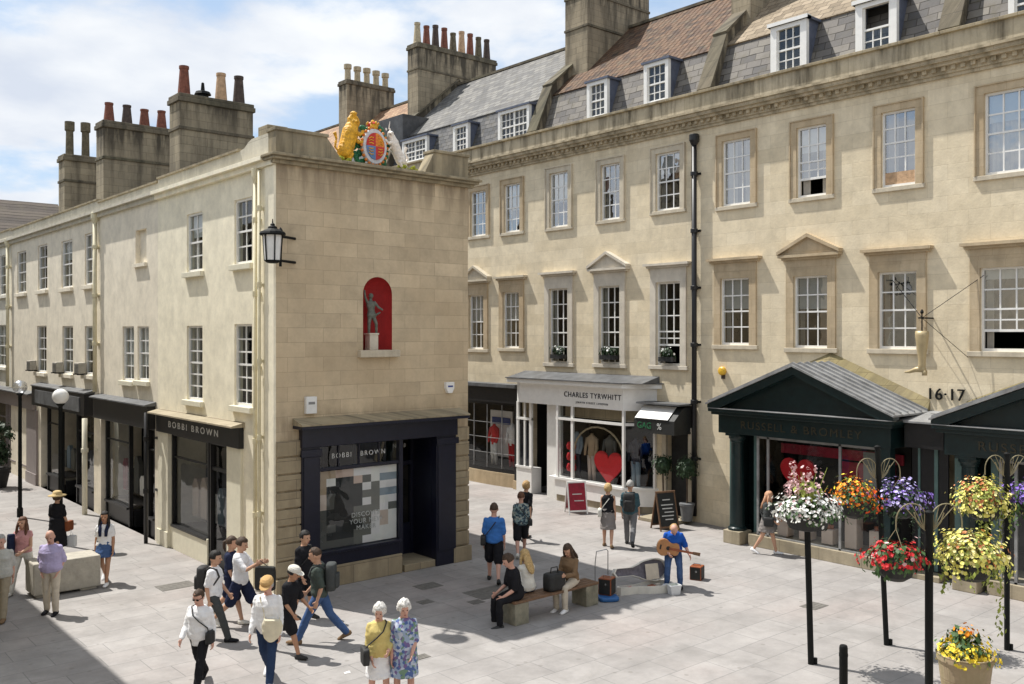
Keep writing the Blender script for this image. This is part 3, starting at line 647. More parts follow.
# recessed door, half glazed
q = MB(); FF.box(q, wx1+.12, wx1+.2, .16, 3.03, -.95, -.85); FF.box(q, dx1-.08, dx1, .16, 3.03, -.95, -.85); FF.box(q, wx1+.2, dx1-.08, .16, .9, -.95, -.87); FF.box(q, wx1+.2, dx1-.08, 2.3, 2.4, -.95, -.85); q.box(wx1+.10, wx1+.14, YF+.12, YF+.9, .16, .9)
dr = q.build('door', 'navy_paint', shop)
q = MB(); q.quad(FF.P(wx1+.2,.9,-.92), FF.P(dx1-.08,.9,-.92), FF.P(dx1-.08,2.3,-.92), FF.P(wx1+.2,2.3,-.92)); q.quad((wx1+.12,YF+.12,.9),(wx1+.12,YF+.9,.9),(wx1+.12,YF+.9,3.0),(wx1+.12,YF+.12,3.0)); q.build('door_glass', 'glass_dark', dr)
q = MB(); q.box(dx1+.004, dx1+.03, YF+.13, YF+1.08, .16, 3.04); q.build('door_reveal', 'navy_paint', shop)
q = MB(); q.box(wx1+.12, dx1, YF+.13, YF+.84, 3.051, 3.08); q.build('door_soffit', 'navy_paint', shop)
# window picture made of coloured tiles, dark figure shapes and words
for i, c_ in enumerate([(.80,.78,.74),(.62,.46,.38),(.80,.77,.76),(.10,.10,.09),(.42,.31,.20),(.22,.28,.33),(.02,.022,.022),(.15,.15,.13),(.62,.50,.42)]): mat('tile_%d' % i, c_, .7, var=.04)
grid = ["441122020", "406613055", "466662722", "836667755", "836662702", "366677727", "366377280", "336667280", "366677200", "333372000"]
# pale swatches on right, dark portrait on the left
b = MB(); nx, nz = 9, 10; gx0, gx1 = wx0+.02, wx1-.02; gz0, gz1 = .80, 2.48
for j, row in enumerate(grid):
    for i_, ch in enumerate(row):
        b.mi = int(ch); a = gx0+(gx1-gx0)*i_/nx; a2 = gx0+(gx1-gx0)*(i_+1)/nx; z = gz1-(gz1-gz0)*(j+1)/nz; z2 = gz1-(gz1-gz0)*j/nz
        FF.box(b, a, a2, z, z2, -.085, -.075)
pic = b.build('window_picture', ['tile_%d' % i for i in range(9)], shop)
b = MB(); FF.prism(b, [(gx0+.45*sx, z) for sx, z in ((.9,1.35),(.95,1.9),(1.2,2.1),(1.5,2.2),(1.75,2.1),(1.8,1.75),(2.0,1.6),(1.9,1.3))], -.073, -.068); b.build('portrait', 'soft_black', pic)
FF.text('DISCOVER\nYOUR NEW\nMAKER', .145, gx0+(gx1-gx0)*.60, 1.30, -.064, 'chalk', pic, extrude=.003, spacing=1.15)
FF.text('BOBBI   BROWN', .15, (wx0+wx1)/2, 2.80, -.035, 'chalk', shop, extrude=.003, spacing=1.3)
FF.text('N° 28', .13, (wx1+dx1)/2+.05, 2.78, -.80, 'chalk', shop, extrude=.003, spacing=1.2)
b = MB(); FF.box(b, wx1+.28, wx1+.62, 1.35, 2.15, -.86, -.855); b.build('door_poster', 'tile_5', dr)
b = MB(); FF.box(b, wx1+.34, wx1+.42, 1.4, 1.6, -.854, -.85); FF.box(b, wx1+.42, wx1+.52, 1.5, 1.85, -.854, -.85); b.build('poster_print', 'chalk', dr)

# --- street shopfronts on the left block
def shopfront(parent, h, fm, zf0, zf1, segs, base=.35, glass='glass_dark', piers=(), cornice=True, rec=.10, sign=None, proud=.12, label=None):
    """segs: list of (Y0,Y1,kind,ztop): w window, d door, r recessed door"""
    a0, a1 = h[0], h[1]; b = MB()
    FL.box(b, a0-.04, a1+.04, zf0, zf1, -.05, proud)
    s = b.build('shopfront', fm, parent, bevel=.008)
    if cornice:
        q = MB(); q.hexa([(XL-.32,a0-.1,zf1),(XL,a0-.1,zf1),(XL,a1+.1,zf1),(XL-.32,a1+.1,zf1),(XL-.32,a0-.1,zf1+.035),(XL,a0-.1,zf1+.11),(XL,a1+.1,zf1+.11),(XL-.32,a1+.1,zf1+.035)]); q.build('lead_flashing', 'lead_pale' if cornice is True else cornice, s)
    for (y0, y1, m) in piers:
        q = MB(); FL.box(q, y0, y1, 0, zf0-.003, -.1, .06); FL.box(q, y0-.015, y1+.015, 0, .4, .055, .09); q.build('pilaster', m, s, bevel=.008)
    for (y0, y1, kind) in segs:
        f = MB(); D = 0 if kind != 'r' else .9; zb = base if kind == 'w' else .06
        w = .07
        FL.box(f, y0, y0+w, 0, zf0-.002, -rec-D-.05, -rec-D+.06); FL.box(f, y1-w, y1, 0, zf0-.002, -rec-D-.05, -rec-D+.06)
        FL.box(f, y0+w, y1-w, zf0-w, zf0-.002, -rec-D-.05, -rec-D+.05)
        if kind == 'w':
            FL.box(f, y0+w, y1-w, 0, base-.06, -rec-.05, -rec+.02); FL.box(f, y0+w, y1-w, base-.06, base, -rec-.05, -rec+.12)
            FL.box(f, y0+w, y1-w, zf0-.62, zf0-.58, -rec-.03, -rec+.03)
        else:
            FL.box(f, y0+w, y1-w, 0, .35, -rec-D-.04, -rec-D); FL.box(f, y0+w, y1-w, 2.25, 2.33, -rec-D-.04, -rec-D+.03)
            if D:
                f.box(XL+rec+.05, XL+rec+D, y0-.03, y0, 0, .5); f.box(XL+rec+.05, XL+rec+D, y1, y1+.03, 0, .5)
        nm = {'w':'display_window','d':'door','r':'door'}[kind]
        o = f.build(nm, fm, s)
        q = MB(); zl = base if kind == 'w' else .35
        q.quad(FL.P(y0+w, zl, -rec-D-.01), FL.P(y1-w, zl, -rec-D-.01), FL.P(y1-w, zf0-w, -rec-D-.01), FL.P(y0+w, zf0-w, -rec-D-.01)); 
        q.me = None
        link('shop_glazing', q.mesh('shop_glazing', glass), s)
        ROOT = None
    return s
s1 = shopfront(HA, hA, 'black_paint', 2.93, 3.40, [(YL(207), YL(170), 'w'), (YL(228), YL(208), 'd')], base=.62, cornice='stone_kerb', piers=((YL(170), YL(160), 'cream_paint'), (YL(243), YL(229), 'cream_paint')))
text_mesh('lettering', 'BOBBI BROWN', .22, FL.P(YL(197), 3.17, .125), FL.right, 'chalk', s1, spacing=1.5, xs=1.5, extrude=.004)
q = MB(); FL.box(q, YL(207), YL(160)+.0, 0, .6, -.12, -.004); q.build('stall_riser', 'cream_paint', s1)
s2 = shopfront(HB, hB, 'black_paint', 2.95, 3.55, [(YL(128), YL(104), 'w'), (YL(144), YL(129), 'r'), (YL(154), YL(146), 'w')], base=.55, cornice='lead', proud=.22)
s3 = shopfront(HC_, hC, 'black_paint', 2.95, 3.62, [(YL(60), YL(46), 'w'), (YL(74), YL(61), 'r'), (YL(93), YL(75), 'w')], base=.6, cornice='lead', proud=.3)
q = MB(); FL.box(q, YL(90), YL(45), 3.05, 3.5, .3, .33); q.build('sign_board', 'lead', s3)
s4 = shopfront(HD, hD, 'mauve_paint', 2.7, 3.25, [(YL(16), YL(8), 'w'), (YL(27), YL(18), 'w'), (YL(5), YL(-8), 'w')], base=.55, cornice='lead', piers=((YL(38), YL(28), 'mauve_paint'),))
# displays behind the glass: shelves, hanging clothes and light panels
def display(parent, y0, y1, cols, z0=.6, z1=2.6, dep=.5, seed=0):
    rr = random.Random(seed); b = MB()
    n = max(2, int((y1-y0)/.45))
    for k in range(n):
        y = y0+(y1-y0)*(k+.5)/n; b.mi = rr.randrange(len(cols)); h = rr.uniform(.5,1.2)
        FL.prism(b, [(y-.18,z0+.2),(y+.18,z0+.2),(y+.2,z0+.2+h*.8),(y+.08,z0+.2+h),(y-.08,z0+.2+h),(y-.2,z0+.2+h*.8)], -dep-.12, -dep)
    b.build('window_display', cols, parent)
    q = MB(); FL.box(q, y0, y1, z0-.05, z0, -dep-.3, -.2); q.build('display_plinth', 'interior_light', parent)
display(s1, YL(205), YL(172), ['tile_0','tile_5','soft_black','tile_8'], seed=1)
display(s2, YL(127), YL(105), ['tile_0','red_deep','tile_3','tile_2'], seed=2); display(s3, YL(92), YL(76), ['tile_7','tile_3','tile_0'], seed=3)
display(s3, YL(59), YL(47), ['tile_7','tile_3','tile_5'], seed=4); display(s4, YL(26), YL(19), ['tile_8','tile_5'], seed=6)
# --- chimneys of the left block
def ch_left(parent, pl, pright, ytop, xl, bands_y, **k):
    kx, ky = kk(pl); d = xl/kx; Y = ky*d; zt = HC+(HY-ytop)/FPX*d
    x1 = onY(Y, pright)[0]; bands = [HC+(HY-y)/FPX*d for y in bands_y]
    return chimney(parent, xl, x1, Y, Y+.75, 8.9, zt, bands, None, k['ph'], k['pr'], k['mats'], style=k.get('style',0))
ch_left(HB, 179.5, 253, 93, 9.9, [127], ph=[.9,.4,.82,.9], pr=.165, mats=['terracotta','cowl','terracotta_buff','terracotta_dark'])
ch_left(HC_, 103.5, 174, 120, 9.6, [157], ph=.68, pr=.165, mats=['terracotta','terracotta_dark','terracotta','terracotta'])
ch_left(HC_, 64.5, 112, 154, 9.6, [180], ph=1.25, pr=.15, mats=['pot_mossy','pot_mossy','pot_mossy'], style=1)
# small stack stub behind parapet
b = MB(); x_, z_ = onX(9.2, 168, 172); b.box(9.2, 9.9, x_-.4, x_+.4, 9.0, 9.72); b.build('hatch', 'lead', HA)

# --- things fixed on the left houses
def pipe(px, X, z0, z1, r, m, label, parent_mat=None, hop=True, off=.09, grp=None):
    y = onX(X, px)[0]; t = thing('drainpipe', label, 'drainpipe', (X-off, y, z0), group=grp)
    b = MB(); b.tube([(X-off,y,z0),(X-off,y,z1)], r, 10); b.build('pipe', m, t, smooth=True)
    n = int((z1-z0)/1.7)
    for k in range(1, n+1):
        z = z0+(z1-z0)*k/(n+.5); b = MB(); b.lathe((X-off,y,z), [(r*1.35,-.06),(r*1.45,-.05),(r*1.45,.05),(r*1.35,.06)], 10); b.box(X-.03, X+.01, y-r*2, y+r*2, z-.03, z+.03); b.build('bracket', m, t)
    if hop:
        b = MB(); 
        b.lathe((X-off,y,z1), [(r,0),(r*1.2,.02),(r*1.9,.14),(r*1.9,.30),(r*1.6,.32)], 14); b.box(X-off,X-.002,y-r,y+r,z1+.1,z1+.24); b.build('hopper', m, t)
    return t
pipe(260, XL, 0.05, 8.65, .04, 'yellow_paint', 'thin cream drainpipe beside the lantern corner', off=.11)
pipe(264.5, XL, 0.05, 8.9, .035, 'yellow_paint', 'straight cream pipe nearest the lantern at the corner', hop=False, off=.12)
pipe(99, XL, 3.7, 8.8, .06, 'yellow_paint', 'cream drainpipe with funnel head above the black shopfronts', off=.12)
pipe(11, XL, 3.4, 8.85, .06, 'yellow_paint', 'cream drainpipe near the left edge of the photo', off=.12)
pipe(96.5, XL, 0, 2.9, .075, 'cream_paint', 'cream pipe between the two black shopfronts', hop=False, off=.34)
pipe(157.5, XL, 0, 3.4, .05, 'black_paint', 'black pipe between the two black shops', hop=False, off=.30)
for px, y in ((36,365),(62.5,367),(85,368)):
    Y, z = onX(XL, px, y); t = thing('air_conditioner', {36:'small grey air conditioning box, farthest from the corner',62.5:'air conditioning box, middle of the three',85:'air conditioning box nearest the cream drainpipe and the corner'}[px]+' on the beige wall', 'air conditioner', (XL-.2, Y, z), group='air conditioners on the beige terrace')
    b = MB(); b.box(XL-.26, XL-.04, Y-.24, Y+.24, z-.17, z+.17); b.build('casing', 'concrete', t, bevel=.02)
    b = MB(); 
    for k in range(7): b.box(XL-.270, XL-.262, Y-.2, Y+.2, z-.15+k*.043, z-.135+k*.043)
    b.build('grille', 'lead', t); b = MB(); b.box(XL-.3, XL, Y-.22, Y-.18, z-.21, z-.172); b.box(XL-.3, XL, Y+.18, Y+.22, z-.21, z-.172); b.build('bracket', 'iron', t)
# wall lantern
lc = V((8.50, 17.30, onY(17.3,268,245)[1]))
t = thing('wall_lantern', 'black street lantern with frosted panes on an iron bracket at the building corner', 'lantern', tuple(lc))
b = MB(); b.lathe(lc, [(.08,-.36),(.14,-.34),(.17,-.30)], 8); b.lathe(lc, [(.25,.20),(.26,.23),(.24,.27),(.13,.32),(.09,.34),(.09,.37),(.04,.40),(.05,.42),(.015,.45),(.008,.53)], 14)
for k in range(6):
    a = 2*pi*k/6+.3; b.tube([lc+V((.165*cos(a),.165*sin(a),-.31)), lc+V((.20*cos(a),.20*sin(a),.21))], .013, 6)
b.build('lantern_frame', 'iron', t)
b = MB(); b.lathe(lc, [(.155,-.30),(.188,.20)], 12); b.build('lantern_glass', 'frosted', t)
b = MB(); wz = lc.z; ax = 8.78; ay = 17.52
b.tube([(ax,ay,wz-.40),(ax,ay,wz+.30)], .03, 8)
for dz in (-.28,.22):
    b.tube([(ax,ay,wz+dz),(9.25,17.79,wz+dz)], .028, 8); b.tube([(ax,ay,wz+dz),(lc.x,lc.y,wz+dz-.04)], .025, 8)
b.lathe((ax,ay,wz+.30), [(.04,0),(.05,.04),(.01,.1)], 8)
b.build('bracket', 'iron', t)
# electrical box, alarm box on the front
def wallbox(name, label, cat, px, py, w, h, m, dep=.1, shape=None):
    x, z = onY(YF, px, py); t = thing(name, label, cat, (x, YF, z)); b = MB()
    if shape: FF.prism(b, [(x-w/2,z+h/2),(x-w/2,z-h*.05),(x-w*.25,z-h/2),(x+w*.25,z-h/2),(x+w/2,z-h*.05),(x+w/2,z+h/2)], 0, dep)
    else: FF.box(b, x-w/2, x+w/2, z-h/2, z+h/2, 0, dep)
    b.build('cover', m, t, bevel=.01); b = MB(); FF.box(b, x-w*.3, x+w*.3, z+h*.05, z+h*.2, dep, dep+.004); b.build('badge' if shape else 'latch', 'royal_blue' if shape else 'lead_pale', t)
wallbox('junction_box', 'plain pale grey junction box low on the shaded stone front', 'electrical box', 309.5, 405, .25, .36, 'frosted')
wallbox('alarm_box', 'white shield shaped alarm box at the right of the shaded stone front', 'alarm box', 448, 387.5, .24, .26, 'white_paint', shape=1)

# --- statue in the niche
SX, SY, SZ = cx-.06, YF+.16, NZ0
STATUE = (SX, SY, SZ)

# ================================================================== RIGHT TERRACE
XR = 21.6; FR = Fr('X', XR)
def YR(px, X=XR): return onX(X, px)[0]
Y4, Y3, Y2, Y1 = 9.89, 17.0, 24.55, 34.3
ZP0, ZP1 = 11.84, 12.38
houses = {}
labels = {'E': 'stone terrace house at the right edge behind the numbers 16 17',
 'D': 'stone terrace house with beige roof and two slate-hung dormers above the first dark green portico',
 'C': 'stone terrace house with red tiled roof over the white bow shopfront',
 'B': 'stone terrace house with long slate roof and many flued stack behind the coat of arms',
 'A': 'farthest stone terrace house with orange tiled roof showing above the niche front'}
ext = {'E': (1.5, Y4), 'D': (Y4, Y3), 'C': (Y3, Y2), 'B': (Y2, Y1), 'A': (Y1, 52.0)}
upR = {'B': [(473.5,486,191,236),(507,520,183.5,232)], 'C': [(552.4,568,172,227),(603.6,620,163.7,219.6),(658.7,680,152,210)],
       'D': [(725,750.5,139,205),(799.5,826.5,125.7,196.5),(884,915.5,110,186)], 'E': [(986.7,1036,89,172.5)], 'A': []}
loR = {'B': [(472,484,295,349),(506,519.6,292,348)], 'C': [(552,568,288.6,363),(602,620,286,364),(659,680.5,282,365.6)],
       'D': [(723.4,749.5,278,345),(796.7,827.8,275.8,348),(881,917,271.6,349)], 'E': [(982.8,1034,266.6,351.6)], 'A': []}
hood = {'B': ['p','f'], 'C': ['f','p','f'], 'D': ['f','p','f'], 'E': ['f']}
gho = {'E': (4.0, 9.5), 'D': (10.0, 15.4), 'C': (17.15, 24.2), 'B': (24.9, 30.5), 'A': None}
for key in 'EDCBA':
    y0, y1 = ext[key]; r = thing('terraced_house', labels[key], 'house', (XR, y0, 0), group=None); houses[key] = r
    holes = []; W = []
    for lst, fl in ((upR[key], 1), (loR[key], 0)):
        for n, w in enumerate(lst):
            a0, a1, z0, z1 = win_on(XR, *w); W.append((a0, a1, z0, z1, fl, n)); holes.append((a0, a1, z0, z1, .22))
    if gho[key]: holes.append((*gho[key], 0, 3.3, .3))
    b = MB(); wall(FR, b, y0, y1, 0, 11.5, holes, depth=.25)
    b.build('wall', 'stone_right', r)
    b = MB(); b.quad((XR+8.5,y0,0),(XR+8.5,y1,0),(XR+8.5,y1,13.9),(XR+8.5,y0,13.9)); b.build('rear_wall', 'stone_right', r)
    if key in 'EA': ye = y0 if key == 'E' else y1; b = MB(); b.quad((XR,ye,0),(XR+8.5,ye,0),(XR+8.5,ye,12),(XR,ye,12)); b.build('end_wall', 'stone_right', r)
    i = MB(); i.box(XR+3.2, XR+3.3, y0+.02, y1-.02, 0, 11.4); i.box(XR+.3, XR+3.2, y0+.01, y0+.05, 0, 11.4)
    for z in (3.6, 8.2, 11.4): i.box(XR+.27, XR+8, y0+.05, y1-.01, z, z+.2)
    i.build('interior', 'interior', r)
    # cornice with dentils, blocking course
    c = MB()
    FR.box(c, y0, y1, 11.36, 11.44, 0, .06); FR.box(c, y0, y1, 11.60, 11.68, -.05, .24); FR.box(c, y0, y1, 11.68, 11.78, -.05, .31); FR.box(c, y0, y1, 11.78, 11.84, -.05, .36); FR.box(c, y0, y1, 11.44, 11.60, 0, .10)
    n = int((y1-y0)/.22)
    for k_ in range(n):
        y = y0+(k_+.5)*(y1-y0)/n; FR.box(c, y-.05, y+.05, 11.50, 11.597, .10, .17)
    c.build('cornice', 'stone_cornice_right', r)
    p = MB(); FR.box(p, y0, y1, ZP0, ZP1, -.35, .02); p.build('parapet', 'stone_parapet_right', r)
    p = MB(); FR.box(p, y0+.004, y1-.004, ZP1, ZP1+.08, -.42, .10); p.build('coping', 'stone_cornice', r, bevel=.012)
    for (a0, a1, z0, z1, fl, n) in W:
        pale = key == 'C' and not fl
        tm = 'stone_trim_pale' if (key == 'C' and not fl) else ('stone_right_dark' if not fl else 'stone_trim')
        if fl:
            q = MB(); w = .17
            FR.box(q, a0-w, a0, z0, z1+w, 0, .05); FR.box(q, a1, a1+w, z0, z1+w, 0, .05); FR.box(q, a0, a1, z1, z1+w, 0, .05)
            FR.box(q, a0-w-.03, a0-w, z0, z1+w+.03, 0, .08); FR.box(q, a1+w, a1+w+.03, z0, z1+w+.03, 0, .08); FR.box(q, a0-w, a1+w, z1+w, z1+w+.03, 0, .08)
            tm2 = 'stone_right_dark' if key in 'BDE' else 'stone_trim'
            arch = q.build('architrave', tm2, r)
            wi = sash(FR, r, a0, a1, z0, z1, cols=3, rows=(2,2) if key != 'E' else (2,2), rec=REC, blind=(.0,.35,.0,.55)[(n+ord(key))%4], curtain=(.34,.18,.26,.1)[(n*2+ord(key))%4] if key != 'E' else .5, sill=False, gm='glass_sky',
                 lower_open=.42 if (key == 'D' and n == 1) else 0, wood=.30 if (key == 'D' and n == 2) else 0)
            q = MB(); FR.box(q, a0-w-.06, a1+w+.06, z0-.11, z0-.002, -.1, .065); q.build('sill', 'stone_trim', wi, bevel=.01)
        else:
            q = MB(); w = .22
            FR.box(q, a0-w, a0, z0-.0, z1+w*.8, 0, .06); FR.box(q, a1, a1+w, z0, z1+w*.8, 0, .06); FR.box(q, a0, a1, z1, z1+w*.8, 0, .06)
            zf = z1+w*.8; FR.box(q, a0-w, a1+w, zf, zf+.26, 0, .045)
            arch = q.build('architrave', tm, r)
            h = MB(); hm = (a0+a1)/2; hw = (a1-a0)/2+w+.17; zh = zf+.26
            FR.box(h, hm-hw+.06, hm+hw-.06, zh, zh+.06, 0, .11); FR.box(h, hm-hw, hm+hw, zh+.06, zh+.13, 0, .20)
            if hood[key][n] == 'p':
                zz = zh+.132; rise = .44
                FR.prism(h, [(hm-hw,zz),(hm+hw,zz),(hm,zz+rise)], 0, .12)
                for s_ in (-1, 1): FR.prism(h, [(hm+s_*(hw+.02),zz),(hm+s_*(hw+.02),zz+.09),(hm,zz+rise+.09),(hm,zz+rise)], .0, .22)
            h.build('pediment' if hood[key][n] == 'p' else 'hood', 'stone_trim_pale' if pale else ('stone_trim' if key=='B' else 'stone_right_dark'), r)
            if key == 'C':
                wi = sash(FR, r, a0, a1, z0, z1, cols=3, rows=(3,2), rec=REC, sill=False, curtain=.10, lower_open=(.0,.0,.55)[n])
            else:
                wi = sash(FR, r, a0, a1, z0, z1, cols=3, rows=(2,2), rec=REC, blind=(.12 if key == 'E' else .0) if (key == 'E' or n == 2) else (.46 if key == 'D' else .5), curtain=.14, sill=False, gm='glass_sky', lower_open=.4 if key == 'E' else 0)
            q = MB(); FR.box(q, a0-w-.06, a1+w+.06, z0-.12, z0-.002, -.1, .075); q.build('sill', 'stone_trim_pale' if pale else 'stone_trim', wi, bevel=.01)
# --- mansard roofs
XB0, ZB0, XB1, ZB1, XRG, ZRG = 22.15, 12.05, 22.85, 14.02, 26.0, 16.9
upper = {'E': 'slate', 'D': 'tiles_beige', 'C': 'tiles_red', 'B': 'slate_pale', 'A': 'tiles_orange'}
lower = {'E': 'stone_slate', 'D': 'stone_slate', 'C': 'stone_slate', 'B': 'slate', 'A': 'slate'}
for key in 'EDCBA':
    y0, y1 = ext[key]; r = houses[key]
    if key in 'BA': y0_, y1_ = y0, y1
    b = MB(); b.hexa([(XB0,y0,ZB0),(XB0+.1,y0,ZB0),(XB0+.1,y1,ZB0),(XB0,y1,ZB0),(XB1,y0,ZB1),(XB1+.1,y0,ZB1),(XB1+.1,y1,ZB1),(XB1,y1,ZB1)])
    b.build('lower_roof', lower[key], r)
    zr = ZRG
    b = MB(); b.prism([(XB1-.06,y0,ZB1-.02),(XRG,y0,zr),(XRG+4.1,y0,ZB1-.1),(XRG+4.0,y0,ZB1-.2),(XRG,y0,zr-.12),(XB1+.1,y0,ZB1-.12)], (0,y1-y0,0)); b.build('roof', upper[key], r)
    b = MB(); b.box(XRG-.09, XRG+.09, y0, y1, zr-.03, zr+.07); b.build('ridge', 'stone_cap', r)
    b = MB(); b.box(21.95, XB0+.02, y0, y1, 12.0, 12.04); b.build('gutter', 'lead', r)
# party walls with coping that stand above the roofs
for key, y in (('D', Y4), ('C', Y3), ('B', Y2), ('A', Y1)):
    b = MB(); o = .28
    pts = [(22.0,ZP1-.3),(22.0,12.55),(XB1-.10,ZB1+.32),(XRG,ZRG+.22),(XRG+4,ZB1+.2),(XRG+4,12.0)]
    b.prism([(x, y-.19, z) for x, z in pts], (0,.38,0)); pw = b.build('party_wall', 'stone_stack', houses[key])
    b = MB()
    for (p, q_) in zip(pts[1:4], pts[2:5]):
        b.hexa([(p[0]-.02,y-.25,p[1]),(q_[0],y-.25,q_[1]),(q_[0],y+.25,q_[1]),(p[0]-.02,y+.25,p[1]),(p[0]-.06,y-.25,p[1]+.08),(q_[0],y-.25,q_[1]+.08),(q_[0],y+.25,q_[1]+.08),(p[0]-.06,y+.25,p[1]+.08)])
    b.build('coping', 'stone_cap', pw)
# stacks
def stackR(key, y0, y1, x0, x1, zt, bands, mats, ph=.75, pr=.15, style=0):
    return chimney(houses[key], x0, x1, y0, y1, 13.0, zt, bands, None, ph, pr, mats, style=style)
yb = Y1
stackR('B', 34.15, 34.95, 23.75, onY(34.15,496)[0], 18.45, [17.3], ['terracotta_pale','terracotta','terracotta_dark','terracotta','pot_mossy','terracotta_buff','terracotta','pot_mossy','terracotta_dark'], ph=1.05, pr=.17)
stackR('C', 23.55, 24.7, 23.75, onY(23.6,648)[0], 18.75, [17.7, 16.55], ['terracotta_buff']*6)
stackR('D', 16.6, 17.3, 23.7, 26.4, 18.4, [16.3], ['terracotta']*5)
kx_, ky_ = kk(342); yC = 40.6
stackR('A', yC, yC+.8, onY(yC,347)[0], onY(yC,394)[0], HC+(HY-79)/FPX*(23.75/kx_), [], ['terracotta_pale']*5, ph=.85, pr=.17, style=1)
# dormers: front face in plane XD
XD = 22.22
def dormer(key, pl, pr, yt, yb, panes=1, label=None, hood_=True, open_=0):
    Fd = Fr('X', XD); a0 = onX(XD, pr)[0]; a1 = onX(XD, pl)[0]; mid = (pl+pr)/2; z1 = onX(XD, mid, yt)[1]; z0 = max(12.1, onX(XD, mid, yb)[1])
    r = houses[key]; b = MB()
    b.box(XD+.06, XD+1.6, a0-.02, a0+.03, z0, z1+.1); b.box(XD+.06, XD+1.6, a1-.03, a1+.02, z0, z1+.1)
    b.box(XD-.08, XD+2.0, a0-.10, a1+.10, z1+.1, z1+.17); d = b.build('dormer', 'lead_blue', r)
    b = MB(); w = .10 if key != 'D' else .16
    Fd.box(b, a0-.03, a0+w, z0, z1+.1, -.1, .03); Fd.box(b, a1-w, a1+.03, z0, z1+.1, -.1, .03); Fd.box(b, a0+w, a1-w, z1-.02, z1+.1, -.1, .03); Fd.box(b, a0+w, a1-w, z0, z0+.06, -.1, .04)
    if key == 'D': Fd.box(b, a0-.1, a1+.1, z1+.1, z1+.2, -.1, .10)
    b.build('dormer_frame', 'white_paint', d)
    n = panes
    for i_ in range(n):
        c0 = a0+w+(a1-a0-2*w)*i_/n; c1 = a0+w+(a1-a0-2*w)*(i_+1)/n
        g = MB(); zz0, zz1 = z0+.06, z1-.02; zm = (zz0+zz1)/2
        Fd.box(g, c0, c0+.04, zz0, zz1, -.08, -.02); Fd.box(g, c1-.04, c1, zz0, zz1, -.08, -.02); Fd.box(g, c0+.04, c1-.04, zm-.025, zm+.025, -.08, -.01); Fd.box(g, c0+.04, c1-.04, zz0, zz0+.05, -.08, -.02)
        cc = 3
        for k_ in range(1, cc):
            a = c0+.04+(c1-c0-.08)*k_/cc; Fd.box(g, a-.014, a+.014, zz0+.05, zz1 if not open_ else zm, -.07, -.03)
        for z_ in ([(zz0+zm)/2] if open_ else [(zz0+zm)/2, (zm+zz1)/2]): Fd.box(g, c0+.04, c1-.04, z_-.014, z_+.014, -.068, -.032)
        wn = g.build('dormer_window', 'white_paint', d)
    q = MB(); q.quad(Fd.P(a0+w,z0+.06,-.055), Fd.P(a1-w,z0+.06,-.055), Fd.P(a1-w,(z1 if not open_ else (z0+z1)/2),-.055), Fd.P(a0+w,(z1 if not open_ else (z0+z1)/2),-.055)); q.build('dormer_glass', 'glass', d)
    q = MB(); q.box(XD+.5, XD+.55, a0+.03, a1-.03, z0, z1+.09); q.build('room_behind', 'interior', d)
dormer('B', 403, 427, 141, 162, 2); dormer('B', 454, 468, 127, 152); dormer('B', 499, 529, 111, 141, 2)
dormer('C', 588, 607, 84, 118); dormer('C', 645, 668, 65, 103)
dormer('D', 772, 806, 27, 72); dormer('D', 857, 896, 4, 53, open_=1); dormer('E', 1010, 1050, -30, 35)
# lead box dormer seen behind the coat of arms
b = MB(); yq0, zq = onX(23.0, 408, 128); yq1 = onX(23.0, 380)[0]; b.hexa([(22.7,yq0,13.2),(25,yq0,13.2),(25,yq1,13.2),(22.7,yq1,13.2),(22.4,yq0-.5,14.9),(26,yq0-.5,14.9),(26,yq1,14.9),(22.4,yq1,14.9)]); b.build('lead_box_dormer', 'lead', houses['A'])
# --- black downpipe between the houses
pipe(697, XR, 0.2, 10.9, .075, 'black_paint', 'tall black iron drainpipe dividing the sunlit stone terrace', off=.13)

# ================================================================== white bow shopfront (house C)
hc = houses['C']; XB = 20.9; g0, g1 = YR(657), YR(623, XB); g2 = YR(557, XB); g3 = YR(541)
OUT = [(XR, g0), (XB, g1), (XB, g2), (XR-.05, g2+.0)]
def strip(mb, pts, z0, z1, th):
    for (p, q) in zip(pts[:-1], pts[1:]):
        d = V((q[0]-p[0], q[1]-p[1], 0)).normalized(); n = V((-d.y, d.x, 0))*th
        if n.x < 0: n = -n
        mb.hexa([(p[0],p[1],z0),(q[0],q[1],z0),(q[0]+n.x,q[1]+n.y,z0),(p[0]+n.x,p[1]+n.y,z0),(p[0],p[1],z1),(q[0],q[1],z1),(q[0]+n.x,q[1]+n.y,z1),(p[0]+n.x,p[1]+n.y,z1)])
def grow(pts, o): return [(pts[0][0], pts[0][1]-o*1.3), (pts[1][0]-o, pts[1][1]-o*.45), (pts[2][0]-o, pts[2][1]+o), (pts[3][0], pts[3][1]+o)]
b = MB(); strip(b, OUT, .22, .72, .1); sw = b.build('bow_shopfront', 'white_paint', hc)
b = MB(); strip(b, grow(OUT,-.04), 0, .219, .1); b.build('stall_base', 'stone_kerb', sw)
b = MB(); strip(b, grow(OUT,.05), .72, .79, .3); b.build('window_sill', 'white_paint', sw)
FASC = [(XR, g0), (XB, g1), (XB, g2), (XB, g3+.3), (XB+.2, YR(528)), (XR, YR(527))]
b = MB(); strip(b, FASC, 3.12, 3.80, .1); b.build('fascia', 'white_paint', sw)
F2 = [(XR, g0-.2), (XB-.16, g1-.08), (XB-.16, YR(528)+.15), (XR, YR(527)+.15)]
b = MB(); strip(b, F2, 3.80, 3.94, .5); b.build('shop_cornice', 'white_paint', sw, bevel=.01)
